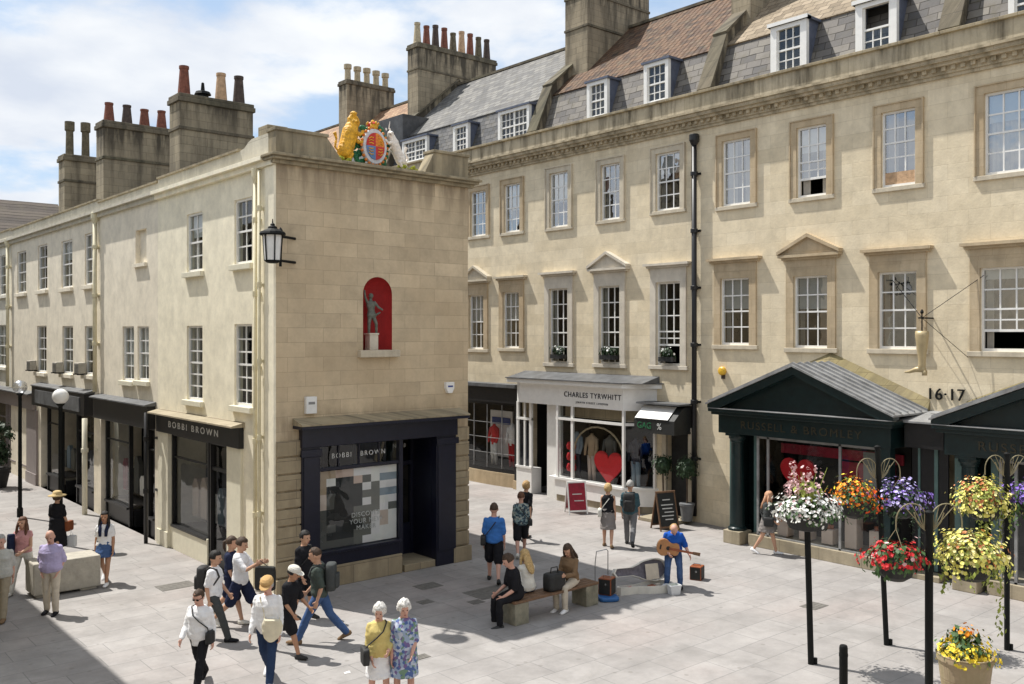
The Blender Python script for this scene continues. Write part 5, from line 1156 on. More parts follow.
PEOPLE = []
def person(label, at, H=1.72, phi=0, lean=0, head=(0,0), legs=((8,5,0),(-8,10,0)), arms=((8,8,15,0),(8,8,15,0)), fat=1.0, fem=False, skin='skin',
           top=('white',.85,-.04), bottom=('trousers','navy',2.0), shoes='cloth_white', hair=('short','brown'), hat=None, hipz=None, dress=None, group=None, jacket=None, seed=None, spread=.0, bow=0.0):
    """at: ground point; phi: 0 faces away from the camera, 90 to its right, 180 towards it"""
    seed = seed if seed is not None else len(PEOPLE)+1
    s = H/1.75; ph = R(phi); F_ = V((S_, C_, 0)); Rv = V((C_, -S_, 0)); h = F_*cos(ph)+Rv*sin(ph); rz = atan2(-h.x, h.y)
    sh = .148 if fem else .168; hp = .095 if fem else .09
    U = rx(-R(lean))
    def T(p, extra=0): 
        p = V(p); 
        if p.z <= 0: return p
        a = R(lean)*min(1, p.z/.16) ; b_ = R(bow)*max(0, (p.z-.25)/.27) if bow else 0
        q = rx(-a-b_) @ p
        return q
    # torso profile: z above hips, half width, half depth
    prof = [(-.07,.105,.095,0),(-.03,.155,.115,0),(.03,.168,.122,0),(.10,.155,.112,.0),(.18,.135 if fem else .147,.100,.005),(.26,.14 if fem else .155,.105,.01),(.34,.155 if fem else .172,.118,.012),(.41,.148 if fem else .166,.105,.0),(.455,.115 if fem else .130,.085,-.005),(.49,.076,.065,-.005),(.52,.058,.058,0),(.60,.054,.056,.012)]
    belly = (fat-1)
    def tors(mb, z0, z1, inf, cap=True, sx=1.0):
        rr = []
        zs = [p[0] for p in prof if z0 < p[0] < z1]
        for z in [z0]+zs+[z1]:
            for i in range(len(prof)-1):
                if prof[i][0] <= z <= prof[i+1][0]: break
            else: i = 0 if z < prof[0][0] else len(prof)-2
            a, b = prof[i], prof[i+1]; f = (z-a[0])/(b[0]-a[0]); f = max(0, min(1, f))
            w = a[1]+(b[1]-a[1])*f; dd = a[2]+(b[2]-a[2])*f; oy = a[3]+(b[3]-a[3])*f
            g = max(0, 1-abs(z-.13)/.3)*belly if z < .45 else 0
            w = w*(1+.6*g+(.25*belly if z < .46 else 0))+inf; dd = dd*(1+1.0*g)+inf; oy += .05*g
            rr.append([T((w*cos(t), oy+dd*sin(t)*(1 if sin(t) > 0 else .9), z)) for t in [2*pi*k/20 for k in range(20)]])
        mb.loft(rr, cap)
    # skeleton ------------------------------------------------------------
    J = {}
    for i, sd_ in ((0,-1),(1,1)):
        a, k, fp = legs[i][:3]; ab = legs[i][3] if len(legs[i]) > 3 else 1.5+spread
        hip = V((sd_*hp, 0, 0)); a_ = R(a); k_ = R(k)
        td = V((sd_*sin(R(ab)), sin(a_), -cos(a_))).normalized(); kn = hip+td*.43
        sdn = V((sd_*sin(R(ab))*.4, sin(a_-k_), -cos(a_-k_))).normalized(); an = kn+sdn*.41
        J['L%d' % i] = (hip, kn, an, R(fp))
    low = min(J['L%d' % i][2].z-(.085 if J['L%d' % i][3] > -.3 else .085+.10*abs(sin(J['L%d' % i][3]))) for i in (0,1))
    for i, sd_ in ((0,-1),(1,1)):
        f_, b_, e_, t_ = arms[i]; S = T((sd_*sh, 0, .425)) 
        f_, b_, e_, t_ = R(f_), R(b_*.62), R(e_), R(t_)
        ud = U @ V((sd_*sin(b_), sin(f_)*cos(b_), -cos(f_)*cos(b_))); el = S+ud*.285
        fd = U @ V((sd_*sin(b_)*.5-sd_*sin(t_), sin(f_+e_)*cos(t_), -cos(f_+e_)*cos(t_))).normalized(); wr = el+fd*.25
        J['A%d' % i] = (S, el, wr, fd)
    neck = T((0,0,.52)); hd_m = (U @ rx(-R(bow)) @ rx(-R(head[0])) @ M.Rotation(R(head[1]), 3, 'Z')) * (1.06 if not fem else 1.03); hc = T((0,.0,.552))+(U @ rx(-R(bow)) @ rx(-R(head[0]*.6))) @ V((0,.02,.120))
    zoff = (-low) if hipz is None else hipz/s
    ox = V((0, 0, zoff))
    Z = lambda mb: [setattr(mb, 'v', [tuple((V(p)+ox)*s) for p in mb.v])]
    # body ---------------------------------------------------------------
    b = MB(); tors(b, -.07, .60, 0)
    for i, sd_ in ((0,-1),(1,1)):
        hip, kn, an, fp = J['L%d' % i]; ft = .9+.1*fat
        limb(b, [hip+V((0,0,.02)), sub(hip,kn,.35), kn, sub(kn,an,.28), sub(kn,an,.7), an], [.088*ft,.080*ft,.055,.055,.040,.036])
        fm = rx(fp); 
        b.loft([[an+fm @ V((sd_*.01+w*cos(t), y, z_+hh*sin(t))) for t in [2*pi*k/10 for k in range(10)]] for y, w, z_, hh in ((-.055,.02,-.05,.02),(-.03,.034,-.045,.038),(.03,.036,-.045,.036),(.10,.042,-.058,.024),(.155,.036,-.065,.016),(.175,.02,-.068,.01))])
        S, el, wr, fd = J['A%d' % i]
        limb(b, [S, sub(S,el,.4), el, sub(el,wr,.3), wr], [.052,.046,.037,.038,.025])
        d, sv, nv = basis(fd, U @ V((0, 1, 0)) if abs(fd.dot(U @ V((0,1,0)))) < .8 else U @ V((0,0,1)))
        # sv: thumb side; nv: palm normal direction
        pc = wr+d*.05; mt = M((sv, nv, d)).transposed(); b.ell(pc, .040, .017, .052, mt, n=12, m=8)
        for q in range(4):
            L_ = (.062,.072,.068,.052)[q]; o = sv*(.028-.019*q); p0 = wr+d*.085+o; c_ = -nv*sd_
            p1 = p0+(d*.9+c_*.35).normalized()*L_*.55; p2 = p1+(d*.6+c_*.8).normalized()*L_*.5
            b.tube([p0-d*.02, p0, p1, p2], [.0095,.0095,.009,.007], 8)
        p0 = wr+d*.03+sv*.030; p1 = p0+(sv*.8+d*.7).normalized()*.035; p2 = p1+(d+sv*.15-nv*sd_*.3).normalized()*.03; b.tube([wr+d*.02, p0, p1, p2], [.013,.012,.010,.008], 8)
    H_ = lambda p: hc+hd_m @ V(p)
    b.ell(hc, .080, .100, .110, hd_m, n=18, m=12); b.ell(H_((0,.024,-.066)), .060, .070, .076, hd_m, n=14, m=10)
    b.tube([neck+V((0,0,-.03)), H_((0,-.012,-.06))], [.056,.054], 14)
    b.tube([H_((0,.095,.0)), H_((0,.120,-.035)), H_((0,.10,-.046))], [.009,.015,.010], 8); b.ell(H_((0,.083,-.075)), .026, .012, .012, hd_m, n=8, m=6); b.ell(H_((0,.082,.016)), .05, .012, .010, hd_m, n=10, m=6)
    for sx_ in (-1, 1): b.ell(H_((sx_*.083,-.005,-.02)), .010, .019, .030, hd_m, n=8, m=6)
    Z(b)
    body = link('person', remesh(b, .0088, 'person', skin, smooth=2)); body.location = at; body.rotation_euler = (0,0,rz)
    tag(body, label, 'person', group)
    kids = body
    for sx_ in (-1, 1):
        e = MB(); e.ell(H_((sx_*.032,.090,-.004)), .013, .008, .008, hd_m, n=8, m=6); Z(e); e.build('eye', 'eye', kids, smooth=True)
    e = MB(); e.ell(H_((0,.097,-.080)), .022, .007, .007, hd_m, n=8, m=6); Z(e); e.build('mouth', 'lips', kids, smooth=True)
    # clothes ---------------------------------------------------------------
    if dress:
        dm, zb, fl = dress; b = MB(); tors(b, -.02, .50, .018)
        k0 = J['L0'][1]; k1 = J['L1'][1]; cy = (k0.y+k1.y)/2
        rr = []
        for f in (0,.25,.5,.75,1): 
            z = .12+(zb-.12)*f; w = (.165*(1+.5*belly)+.02)+fl*f; rr.append([V((w*cos(t), cy*f*.8+(.125*(1+.8*belly)+.02+fl*.9*f+abs(k0.y-k1.y)*.4*f)*sin(t), z))+V((0,0,0)) for t in [2*pi*k/24 for k in range(24)]])
        b.loft(rr[::-1])
        if top and top[1]:
            for i in (0,1):
                S, el, wr, fd = J['A%d' % i]; fr_ = top[1]; pts = [S, sub(S,el,min(1,fr_))]; rs = [.060,.060]
                if fr_ > 1: pts.append(sub(el,wr,fr_-1)); rs += [.045]
                limb(b, pts, rs)
        Z(b); link('dress', remesh(b, .013, 'dress', 'cloth_'+dm, 3, .011, seed), kids)
    else:
        tm, sl, hem = top; b = MB(); tors(b, hem, .497, .027)
        for i in (0,1):
            S, el, wr, fd = J['A%d' % i]
            if sl <= 0: continue
            if sl <= 1: pts = [S-V((0,0,0)), sub(S,el,sl*.5), sub(S,el,sl)]; rs = [.058,.062,.064]
            else: pts = [S, sub(S,el,.5), el, sub(el,wr,(sl-1)*.5), sub(el,wr,sl-1)]; rs = [.058,.058,.050,.048,.038]
            limb(b, pts, rs)
        Z(b); shirt = link('shirt', remesh(b, .0125, 'shirt', 'cloth_'+tm, 3, .011, seed), kids)
        bt, bm_, ln = bottom; b = MB()
        if bt in ('trousers', 'shorts'):
            tors(b, -.08, .11, .006)
            for i in (0,1):
                hip, kn, an, fp = J['L%d' % i]; w = .012 if bt == 'trousers' else .028
                if ln <= 1: pts = [hip+V((0,0,.0)), sub(hip,kn,ln*.5), sub(hip,kn,ln)]; rs = [.10,.092+w*.6,.082+w]
                else: pts = [hip, sub(hip,kn,.5), kn, sub(kn,an,(ln-1)*.4), sub(kn,an,ln-1)]; rs = [.102,.088,.070,.070,.058]
                limb(b, pts, rs)
            Z(b); link(bt if bt == 'shorts' else 'trousers', remesh(b, .0125, bt, 'cloth_'+bm_, 3, .007, seed+5), kids)
        else:
            k0 = J['L0'][1]; k1 = J['L1'][1]; cy = (k0.y+k1.y)/2; rr = []
            for f in (0,.3,.65,1):
                z = .13-ln*f; w = .160+.045*f*1.2; rr.append([V((w*cos(t), cy*f*.8*min(1,ln)+(.118+.05*f+abs(k0.y-k1.y)*.38*f*min(1,ln/.5))*sin(t), z)) for t in [2*pi*k/24 for k in range(24)]])
            b.loft(rr[::-1]); Z(b); link('skirt', remesh(b, .013, 'skirt', 'cloth_'+bm_, 3, .015, seed+5), kids)
    for i, sd_ in ((0,-1),(1,1)):
        hip, kn, an, fp = J['L%d' % i]; fm = rx(fp); b = MB()
        b.loft([[an+fm @ V((sd_*.01+w*cos(t), y, z_+hh*max(sin(t), -.75))) for t in [2*pi*k/12 for k in range(12)]] for y, w, z_, hh in ((-.075,.02,-.045,.03),(-.05,.040,-.04,.055),(.02,.043,-.042,.052),(.10,.050,-.055,.036),(.165,.044,-.062,.028),(.195,.024,-.066,.018))])
        Z(b); b.build('shoe', shoes, kids, smooth=True)
    # hair -------------------------------------------------------------------
    if hair:
        st, hcol = hair; hm = 'hair_'+hcol; b = MB(); n, mm = 28, 18; rings = []
        R3 = (.094,.113,.123) if st not in ('curly','bob') else (.110,.124,.134)
        if st == 'crop': R3 = (.085,.105,.115)
        for j in range(mm+1):
            a = -pi/2+pi*j/mm; a = max(-pi/2+.08, min(pi/2-.08, a)); ring = []
            for k in range(n):
                t = 2*pi*k/n; u = V((cos(a)*cos(t), cos(a)*sin(t), sin(a))); q = 1.0
                face = u.y > .32 and u.z < (.42 if st != 'bald' else .8); lowc = {'short':-.25,'crop':-.2,'bald':-.3,'curly':-.35,'bob':-.75,'long':-.8,'pony':-.3}.get(st,-.3)
                if face or u.z < lowc or (u.y > .05 and u.z < -.25 and st not in ('long','bob')) or (st == 'bald' and u.z > .28): q = .80
                else: q = 1+(.16 if st == 'curly' else .09)*noise.noise(u*(5 if st == 'curly' else 3.5)+V((seed,0,0)))+(.07 if st == 'curly' else .04)*noise.noise(u*11+V((seed,0,0)))
                ring.append(H_((u.x*R3[0]*q, u.y*R3[1]*q-.006, u.z*R3[2]*q+.004)))
            rings.append(ring)
        b.loft(rings)
        if st == 'long':
            zl = .38
            b.loft([[H_((w*cos(t), -.055+oy+dd*sin(t), z_)) for t in [2*pi*k/16 for k in range(16)]] for z_, w, dd, oy in ((.02,.07,.04,-.01),(-.08,.098,.055,-.005),(-.16,.105,.055,-.015),(-.26,.10,.045,-.045),(-.34,.08,.035,-.06),(-.40,.03,.02,-.07))])
            for sx_ in (-1,1): b.tube([H_((sx_*.078,.015,.02)), H_((sx_*.094,.03,-.08)), H_((sx_*.10,.06,-.20)), H_((sx_*.09,.075,-.30))], [.022,.032,.032,.012], 8)
        if st == 'pony': b.tube([H_((0,-.10,.03)), H_((0,-.15,.0)), H_((0,-.155,-.10)), H_((0,-.13,-.18))], [.03,.034,.028,.01], 8)
        if st == 'bun': b.ell(H_((0,-.12,.05)), .045,.045,.045)
        Z(b); b.build('hair', hm, kids, smooth=True)
    if hat:
        kind_, hmn = hat; b = MB()
        if kind_ == 'cap':
            b.loft([[H_((.098*r_*cos(t), .118*r_*sin(t)-.004, z_+.006)) for t in [2*pi*k/20 for k in range(20)]] for z_, r_ in ((.028,1),(.06,1.0),(.09,.88),(.115,.6),(.126,.2))])
            b.prism([H_((x, y, .034-.12*(y-.09)*1.2)) for x, y in ((-.085,.06),(-.07,.14),(-.03,.182),(.03,.182),(.07,.14),(.085,.06))], hd_m @ V((0,0,.012)))
        else:
            b.loft([[H_((r_*cos(t), r_*1.05*sin(t)-.01, z_)) for t in [2*pi*k/24 for k in range(24)]] for z_, r_ in ((.02,.21),(.032,.215),(.05,.12),(.09,.108),(.13,.095),(.15,.05))])
        Z(b); b.build('cap' if kind_ == 'cap' else 'sun_hat', hmn, kids, smooth=(kind_ != 'cap'))
    W = M.Translation(V(at)) @ M.Rotation(rz, 4, 'Z')
    info = dict(o=body, at=V(at), rz=rz, s=s, T=lambda p: (T(p)+ox)*s, hand=[(J['A%d' % i][2]+J['A%d' % i][3]*.09+ox)*s for i in (0,1)], sh=[(J['A%d' % i][0]+ox)*s for i in (0,1)], el=[(J['A%d' % i][1]+ox)*s for i in (0,1)], W=W, head=(hc+ox)*s, seed=seed, fat=fat)
    PEOPLE.append(info); return info
def placed(P, name, mats, mb, label, cat, smooth=True, group=None, voxel=None):
    o = link(name, mb.mesh(name, mats, smooth) if not voxel else remesh(mb, voxel, name, mats, 2, .006, P['seed'])); o.location = P['at']; o.rotation_euler = (0,0,P['rz']); return tag(o, label, cat, group)
def rbox(mb, c, hx, hy, hz, e=.3, m3=None):
    """rounded box via superellipse rings"""
    c = V(c); rr = []
    for f, g in ((-1,.80),(-.92,.96),(-.5,1),(.5,1),(.92,.96),(1,.78)):
        ring = []
        for k in range(20):
            t = 2*pi*k/20; x = math.copysign(abs(cos(t))**e, cos(t))*hx*g; y = math.copysign(abs(sin(t))**e, sin(t))*hy*g; p = V((x, y, f*hz)); ring.append(c+(m3 @ p if m3 else p))
        rr.append(ring)
    return mb.loft(rr)
def backpack(P, m, label, mat2='soft_black'):
    b = MB(); c = P['T']((0,-.21,.27)); s = P['s']; rbox(b, c, .15*s, .09*s, .23*s, .6); rbox(b, c+V((0,-.10*s,-.06*s)), .11*s, .04*s, .12*s, .6)
    for sx_ in (-1,1):
        b.tube([P['T']((sx_*.09,-.14,.42)), P['T']((sx_*.105,-.04,.505)), P['T']((sx_*.115,.09,.46)), P['T']((sx_*.13,.145,.34)), P['T']((sx_*.155,.05,.20)), P['T']((sx_*.13,-.13,.14))], .018*s, 8)
    return placed(P, 'backpack', m, b, label, 'backpack')
def crossbag(P, side, m, label, w=.13, hh=.11, front=.12, z=.0, strap=True):
    s = P['s']; b = MB(); q = 1+(P['fat']-1)*.8; c = P['T']((side*.20*q, front, z)) if z > 0 else P['T']((side*.20*q, front, .01)); c = V((side*.21*q*s, front*s, c.z+z*s*(z < 0)))
    rbox(b, c, .055*s, w*s, hh*s, .35)
    if strap:
        T_ = P['T']; pts = [c+V((0,.05*s,hh*s)), T_((side*.165*q,.09*q,.16)), T_((side*.08,.155*q,.28)), T_((-side*.03,.158*q,.38)), T_((-side*.11,.08,.495)), T_((-side*.11,-.04,.49)), T_((-side*.02,-.135,.38)), T_((side*.10,-.15,.22)), T_((side*.18*q,-.08,.10)), c+V((0,-.05*s,hh*s))]
        b.tube(pts, .011*s, 6)
    return placed(P, 'shoulder_bag', m, b, label, 'bag')
def handbag(P, i, m, label, w=.16, hh=.15, d=.05, drop=.14):
    b = MB(); h = P['hand'][i]; rbox(b, h+V((0,0,-drop-hh)), d, w, hh, .25)
    b.tube([h+V((0,-w*.5,-drop-.01)), h+V((0,-w*.3,-.04)), h+V((0,0,.0)), h+V((0,w*.3,-.04)), h+V((0,w*.5,-drop-.01))], .008, 6)
    return placed(P, 'handbag', m, b, label, 'bag')
def G(px, py): return gnd(px, py)
WALK = ((24,6,5),(-16,24,-28)); WALK2 = ((-16,24,-28),(24,6,5)); STAND = ((3,2,0),(-2,2,0))
SW = ((-18,7,22,0),(22,7,22,0)); SW2 = ((22,7,22,0),(-18,7,22,0)); HANG = ((4,9,12,0),(4,9,12,0))

# --- left group
person('grey haired man in pale polo and khaki trousers at the very left edge', G(1,618), 1.70, 165, fat=1.25, legs=WALK, arms=SW, top=('polo',.9,-.06), bottom=('trousers','khaki',2.0), shoes='cloth_brown', hair=('crop','grey'), skin='skin_pink', head=(8,0))
P = person('young woman with long brown hair, pink top and pale trousers, navy jacket over her arm', G(23,592), 1.68, 178, fem=True, legs=WALK2, arms=((10,14,60,25),(5,8,25,0)), top=('pink',.15,.02), bottom=('trousers','offwhite',2.0), shoes='cloth_offwhite', hair=('long','auburn'))
b = MB(); e_ = P['T'] ((.2,.12,.12)); b.loft([[e_+V((.075*cos(t), .09*sin(t)*q, z_)) for t in [2*pi*k/14 for k in range(14)]] for z_, q in ((.30,.5),(.15,1.1),(-.1,1.3),(-.35,1.2),(-.48,.8))]); placed(P, 'jacket', 'cloth_navy', b, 'navy jacket draped over the arm of the long haired woman in pink', 'jacket', voxel=.014)
person('bald man in lilac polo shirt and beige trousers with hands at his pockets', G(51,614), 1.68, 176, fat=1.3, legs=((4,2,0),(-3,3,0)), arms=((-12,20,38,22),(-12,20,38,22)), top=('lilac',.95,-.06), bottom=('trousers','beige',2.0), shoes='cloth_black', hair=None, skin='skin_pink', head=(18,8))
P = person('woman in straw sun hat and long black dress walking away with bags', G(57,556), 1.66, 5, fem=True, legs=WALK, arms=((4,14,30,0),(6,14,20,0)), dress=('black',-.62,.04), top=('black',.8,0), hair=('bob','brown'), hat=('sun','cloth_straw'), shoes='soft_black')
handbag(P, 1, 'cloth_leather', 'brown leather bag on the arm of the straw-hatted woman', .15, .12, .05, -.16); handbag(P, 0, 'cloth_greenbag', 'long pale green cloth held at the left of the straw-hatted woman', .13, .30, .03, -.10)
b = MB(); h_ = P['hand'][1]; rbox(b, h_+V((.08,0,-.33)), .11, .06, .14, .3); b.tube([h_+V((.05,0,-.2)), h_+V((.02,0,.0)), h_+V((.12,0,-.2))], .006, 6); placed(P, 'carrier_bag', 'white_plastic', b, 'white carrier bag hanging beside the black dress and leather bag', 'bag', smooth=False)
P = person('dark haired woman in white T-shirt and short denim skirt walking past the concrete block', G(105,583), 1.66, 172, fem=True, skin='skin_tan', legs=WALK, arms=((6,14,18,0),(-6,14,14,0)), top=('white',.6,.0), bottom=('skirt','denim',.36), shoes='cloth_white', hair=('long','black'))
handbag(P, 1, 'cloth_leather', 'small brown bag held by the woman in the denim skirt', .09, .10, .04, .02)
b = MB(); T_ = P['T']
for sx_ in (-1,1): b.tube([T_((sx_*.05,-.06,.53)), T_((sx_*.085,.06,.50)), T_((sx_*.07,.16,.36)), T_((sx_*.065,.165,.24))], [.03,.035,.04,.03], 8)
placed(P, 'scarf', 'cloth_navy', b, 'dark scarf round the neck of the woman in the denim skirt', 'scarf')
# --- group in the middle foreground
P = person('boy in white T-shirt with black backpack walking right behind the white-shirted walker', G(214,640), 1.68, 92, legs=WALK2, arms=((10,7,30,5),(-14,7,25,0)), top=('white',.8,-.08), bottom=('trousers','darkgrey',2.0), shoes='cloth_black', hair=('short','black'), head=(8,0))
backpack(P, 'soft_black', 'black backpack on the back of the boy in a white T-shirt')
P = person('person in long white shirt, black trousers and dark glasses walking forward', G(200,686), 1.60, 190, fat=1.22, legs=WALK, arms=((-10,14,20,0),(14,16,34,8)), top=('white',1.9,-.16), bottom=('trousers','black',2.0), shoes='cloth_black', hair=('crop','brown'), head=(22,-6), skin='skin_pink')
crossbag(P, -1, 'soft_black', 'small black cross-body bag on the long white shirt', w=.09, hh=.10, front=.12, z=0)
b = MB(); hh_ = P['head']; m3 = rx(-R(22)); 
for sx_ in (-1,1): b.ell(hh_+(m3 @ V((sx_*.03,.098,-.0))), .024, .006, .018, m3)
b.tube([hh_+(m3 @ V((-.08,.03,.0))), hh_+(m3 @ V((-.05,.095,.002))), hh_+(m3 @ V((.05,.095,.002))), hh_+(m3 @ V((.08,.03,.0)))], .004, 6); placed(P, 'sunglasses', 'iron', b, 'dark glasses on the person in the long white shirt', 'glasses')
P = person('boy in white T-shirt and navy shorts striding right holding a black shopping bag', G(240,626), 1.76, 98, legs=((26,8,6),(-20,26,-30)), arms=((34,10,80,10),(44,10,78,0)), top=('white',.85,-.08), bottom=('shorts','navy',.95), shoes='cloth_offwhite', hair=('short','brown'), head=(15,0))
b = MB(); h_ = P['hand'][1]; rbox(b, h_+V((0,.10,-.30)), .05, .19, .22, .2); b.tube([h_+V((0,-.02,-.09)), h_+V((0,-.0,.02)), h_+V((0,.16,-.09))], .007, 6); o_ = placed(P, 'shopping_bag', 'board_black', b, 'square black shopping bag held out by the striding boy', 'bag', smooth=False)
b = MB(); b.ell(h_+V((.054,.10,-.30)), .003, .08, .04, n=12, m=6); b.build('print', 'chalk', o_)
P = person('person with tied brown hair half hidden behind the boy with the shopping bag', G(231,622), 1.70, 95, fem=True, legs=((-18,26,-28),(22,8,5)), arms=((-10,8,20,0),(10,8,20,0)), top=('navy',.7,-.04), bottom=('shorts','navy',.85), shoes='cloth_offwhite', hair=('pony','brown'))
P = person('man in white sweatshirt, tan cap and navy trousers walking towards the camera', G(268,682), 1.74, 183, legs=((20,4,5),(-14,26,-26)), arms=((2,10,14,0),(10,12,18,0)), fat=1.05, top=('white',1.95,-.10), bottom=('trousers','denim_dark',2.0), shoes='cloth_white', hair=('short','grey'), hat=('cap','cloth_tan'), head=(22,0), skin='skin_pink')
b = MB(); c_ = P['T']((-.13,.19,.02)); 
b.loft([[c_+V((w*cos(t)*.9+o1, .055*sin(t), z_)) for t in [2*pi*k/18 for k in range(18)]] for z_, w, o1 in ((.14,.15,.0),(.05,.19,.0),(-.06,.17,.01),(-.15,.12,.02),(-.20,.05,.02))])
T_ = P['T']; b.tube([c_+V((.12,0,.12)), T_((.02,.16,.30)), T_((.10,.10,.48)), T_((.11,-.04,.49)), T_((.0,-.14,.36)), T_((-.15,-.10,.16)), c_+V((-.12,0,.12))], .012, 6); placed(P, 'tote_bag', 'cloth_cream', b, 'cream sling bag hanging across the white sweatshirt', 'bag', voxel=.012)
P = person('boy in black T-shirt and pale cap striding right behind the man in the tan cap', G(288,655), 1.62, 112, legs=((-22,30,-30),(24,6,5)), arms=((24,10,35,5),(14,12,40,0)), skin='skin_tan', top=('black',.9,-.06), bottom=('shorts','black',.9), shoes='soft_black', hair=('short','black'), hat=('cap','cloth_offwhite'), head=(12,10), lean=8)
P = person('dark haired man in black T-shirt and shorts beside the navy shop window', G(304,618), 1.72, 120, legs=((10,8,0),(-8,8,-5)), arms=((10,10,30,5),(6,10,25,0)), top=('black',.95,-.08), bottom=('shorts','black',.95), shoes='soft_black', hair=('short','black'), head=(6,0))
crossbag(P, 1, 'soft_black', 'black shoulder bag of the man in black shorts', w=.14, hh=.12, front=-.05)
P = person('balding man in grey-green T-shirt and jeans striding left with a grey backpack', G(320,642), 1.80, 268, legs=((28,6,6),(-22,20,-24)), arms=((-14,8,35,0),(14,8,35,0)), top=('greygreen',.9,-.06), bottom=('trousers','denim',2.0), shoes='cloth_brown', hair=('crop','brown'), head=(14,0), lean=4, fat=1.05)
backpack(P, 'cloth_darkgrey', 'grey backpack on the striding man in jeans')
P = person('white haired old woman in yellow cardigan and white skirt', G(379,709), 1.58, 160, fem=True, fat=1.25, legs=((6,4,0),(-4,4,0)), arms=((10,12,62,26),(4,10,30,10)), top=('yellow',1.7,-.10), bottom=('skirt','white',.52), shoes='cloth_offwhite', hair=('curly','white'), head=(14,-20), skin='skin_pink')
crossbag(P, 1, 'soft_black', 'black shoulder bag against the yellow cardigan', w=.15, hh=.13, front=.13, z=0)
P = person('white haired old woman in blue flowered dress', G(404,708), 1.62, 172, fem=True, fat=1.15, legs=((4,3,0),(-4,4,0)), arms=((6,10,40,18),(4,10,14,0)), dress=('blueprint',-.40,.03), top=('blueprint',.95,0), shoes='cloth_offwhite', hair=('curly','white'), head=(12,10), skin='skin_pink')
# --- behind
P = person('man in bright blue T-shirt and black shorts walking away', G(494,582), 1.80, 2, fat=1.1, legs=((16,4,5),(-12,18,-22)), arms=((4,12,12,0),(-4,12,14,0)), top=('blue',.9,-.05), bottom=('shorts','black',.98), shoes='soft_black', hair=('crop','brown'), skin='skin_pink')
crossbag(P, -1, 'soft_black', 'black bag slung over the bright blue T-shirt', w=.11, hh=.10, front=-.06)
P = person('person in leaf patterned top and black shorts walking away', G(521,556), 1.66, 356, fem=True, fat=1.15, legs=WALK2, arms=HANG, top=('leafprint',.95,-.06), bottom=('shorts','black',.9), shoes='cloth_offwhite', hair=('short','auburn'), skin='skin_pink')
crossbag(P, 1, 'soft_black', 'small bag of the person in leaf pattern', w=.08, hh=.08, front=-.05)
P = person('fair haired person in black T-shirt ahead of the leaf patterned top', G(526,541), 1.66, 30, fem=True, legs=WALK, arms=SW2, top=('black',.95,-.06), bottom=('trousers','darkgrey',1.5), shoes='soft_black', hair=('bob','fair'))
P = person('blonde woman in black vest and grey cropped trousers walking away', G(608,547), 1.66, 12, fem=True, legs=((10,4,3),(-8,14,-14)), arms=((6,10,24,0),(-4,10,14,0)), top=('black',.0,.02), bottom=('skirt','greyskirt',.55), shoes='cloth_brown', hair=('bob','blonde'))
crossbag(P, -1, 'cloth_offwhite', 'pale handbag at the hip of the blonde woman in the black vest', w=.14, hh=.11, front=0)
P = person('grey haired man in dark teal T-shirt and grey trousers with a black rucksack', G(630,546), 1.76, 14, fat=1.1, legs=((20,4,5),(-18,28,-30)), arms=((4,10,14,0),(10,10,14,0)), top=('teal',.9,-.06), bottom=('trousers','grey',2.0), shoes='soft_black', hair=('short','grey'))
backpack(P, 'soft_black', 'flat black rucksack on the man in the teal T-shirt')
P = person('blonde woman in grey top and short patterned skirt striding past the portico', G(767,554), 1.62, 120, fem=True, legs=((17,5,4),(-14,18,-20)), arms=((10,8,60,18),(8,10,50,16)), top=('darkgrey',1.3,.0), bottom=('skirt','greyskirt',.42), shoes='cloth_white', hair=('long','pinkblonde'), head=(10,-6), lean=2)
crossbag(P, 1, 'soft_black', 'black bag carried by the blonde woman by the portico', w=.13, hh=.12, front=.10)

# ================================================================== stone bench and sitters
BX0, BX1, BY = 11.30, 13.55, 13.32
t = thing('stone_bench', 'stone block bench with dark timber seat in the shade', 'bench', ((BX0+BX1)/2, BY, 0))
for x in (BX0+.19, BX1-.19):
    b = MB(); b.box(x-.17, x+.17, BY-.21, BY+.21, 0, .40); b.build('block', 'bench_stone', t, bevel=.012)
b = MB()
for k in range(4): y = BY-.21+k*.106; b.box(BX0, BX1, y, y+.09, .402, .45)
b.build('seat', 'wood', t, bevel=.006)
def rel(vec):  # angle phi of a world heading
    v = V(vec).normalized(); return math.degrees(atan2(v.x*C_-v.y*S_, v.x*S_+v.y*C_))
P = person('man in printed black T-shirt sitting at the left end of the bench', (11.52, BY-.02, 0), 1.76, rel((-.95,.3,0)), hipz=.545, legs=((78,78,0,8),(70,74,0,12)), arms=((20,10,50,15),(20,10,50,10)), top=('black',.9,-.04), bottom=('trousers','black',2.0), shoes='soft_black', hair=('short','brown'), lean=12, head=(16,-10), skin='skin_pink')
b = MB()
for xx in (-.06, .0, .06):
    q = [P['T']((xx-.014,-.128,.20)), P['T']((xx+.014,-.128,.20)), P['T']((xx+.014,-.135,.38)), P['T']((xx-.014,-.135,.38))]; b.prism(q, (0,.02,0))
b.build('shirt_print', 'chalk', P['o'])
P = person('long blonde haired woman in white cardigan sitting on the far side of the bench', (11.95, BY+.16, 0), 1.62, rel((.1,1,0)), fem=True, hipz=.54, legs=((80,80,0),(78,80,0)), arms=((20,8,60,20),(20,8,60,20)), top=('offwhite',1.9,-.05), bottom=('trousers','denim_dark',2.0), shoes='cloth_white', hair=('long','blonde'), lean=6, head=(12,10))
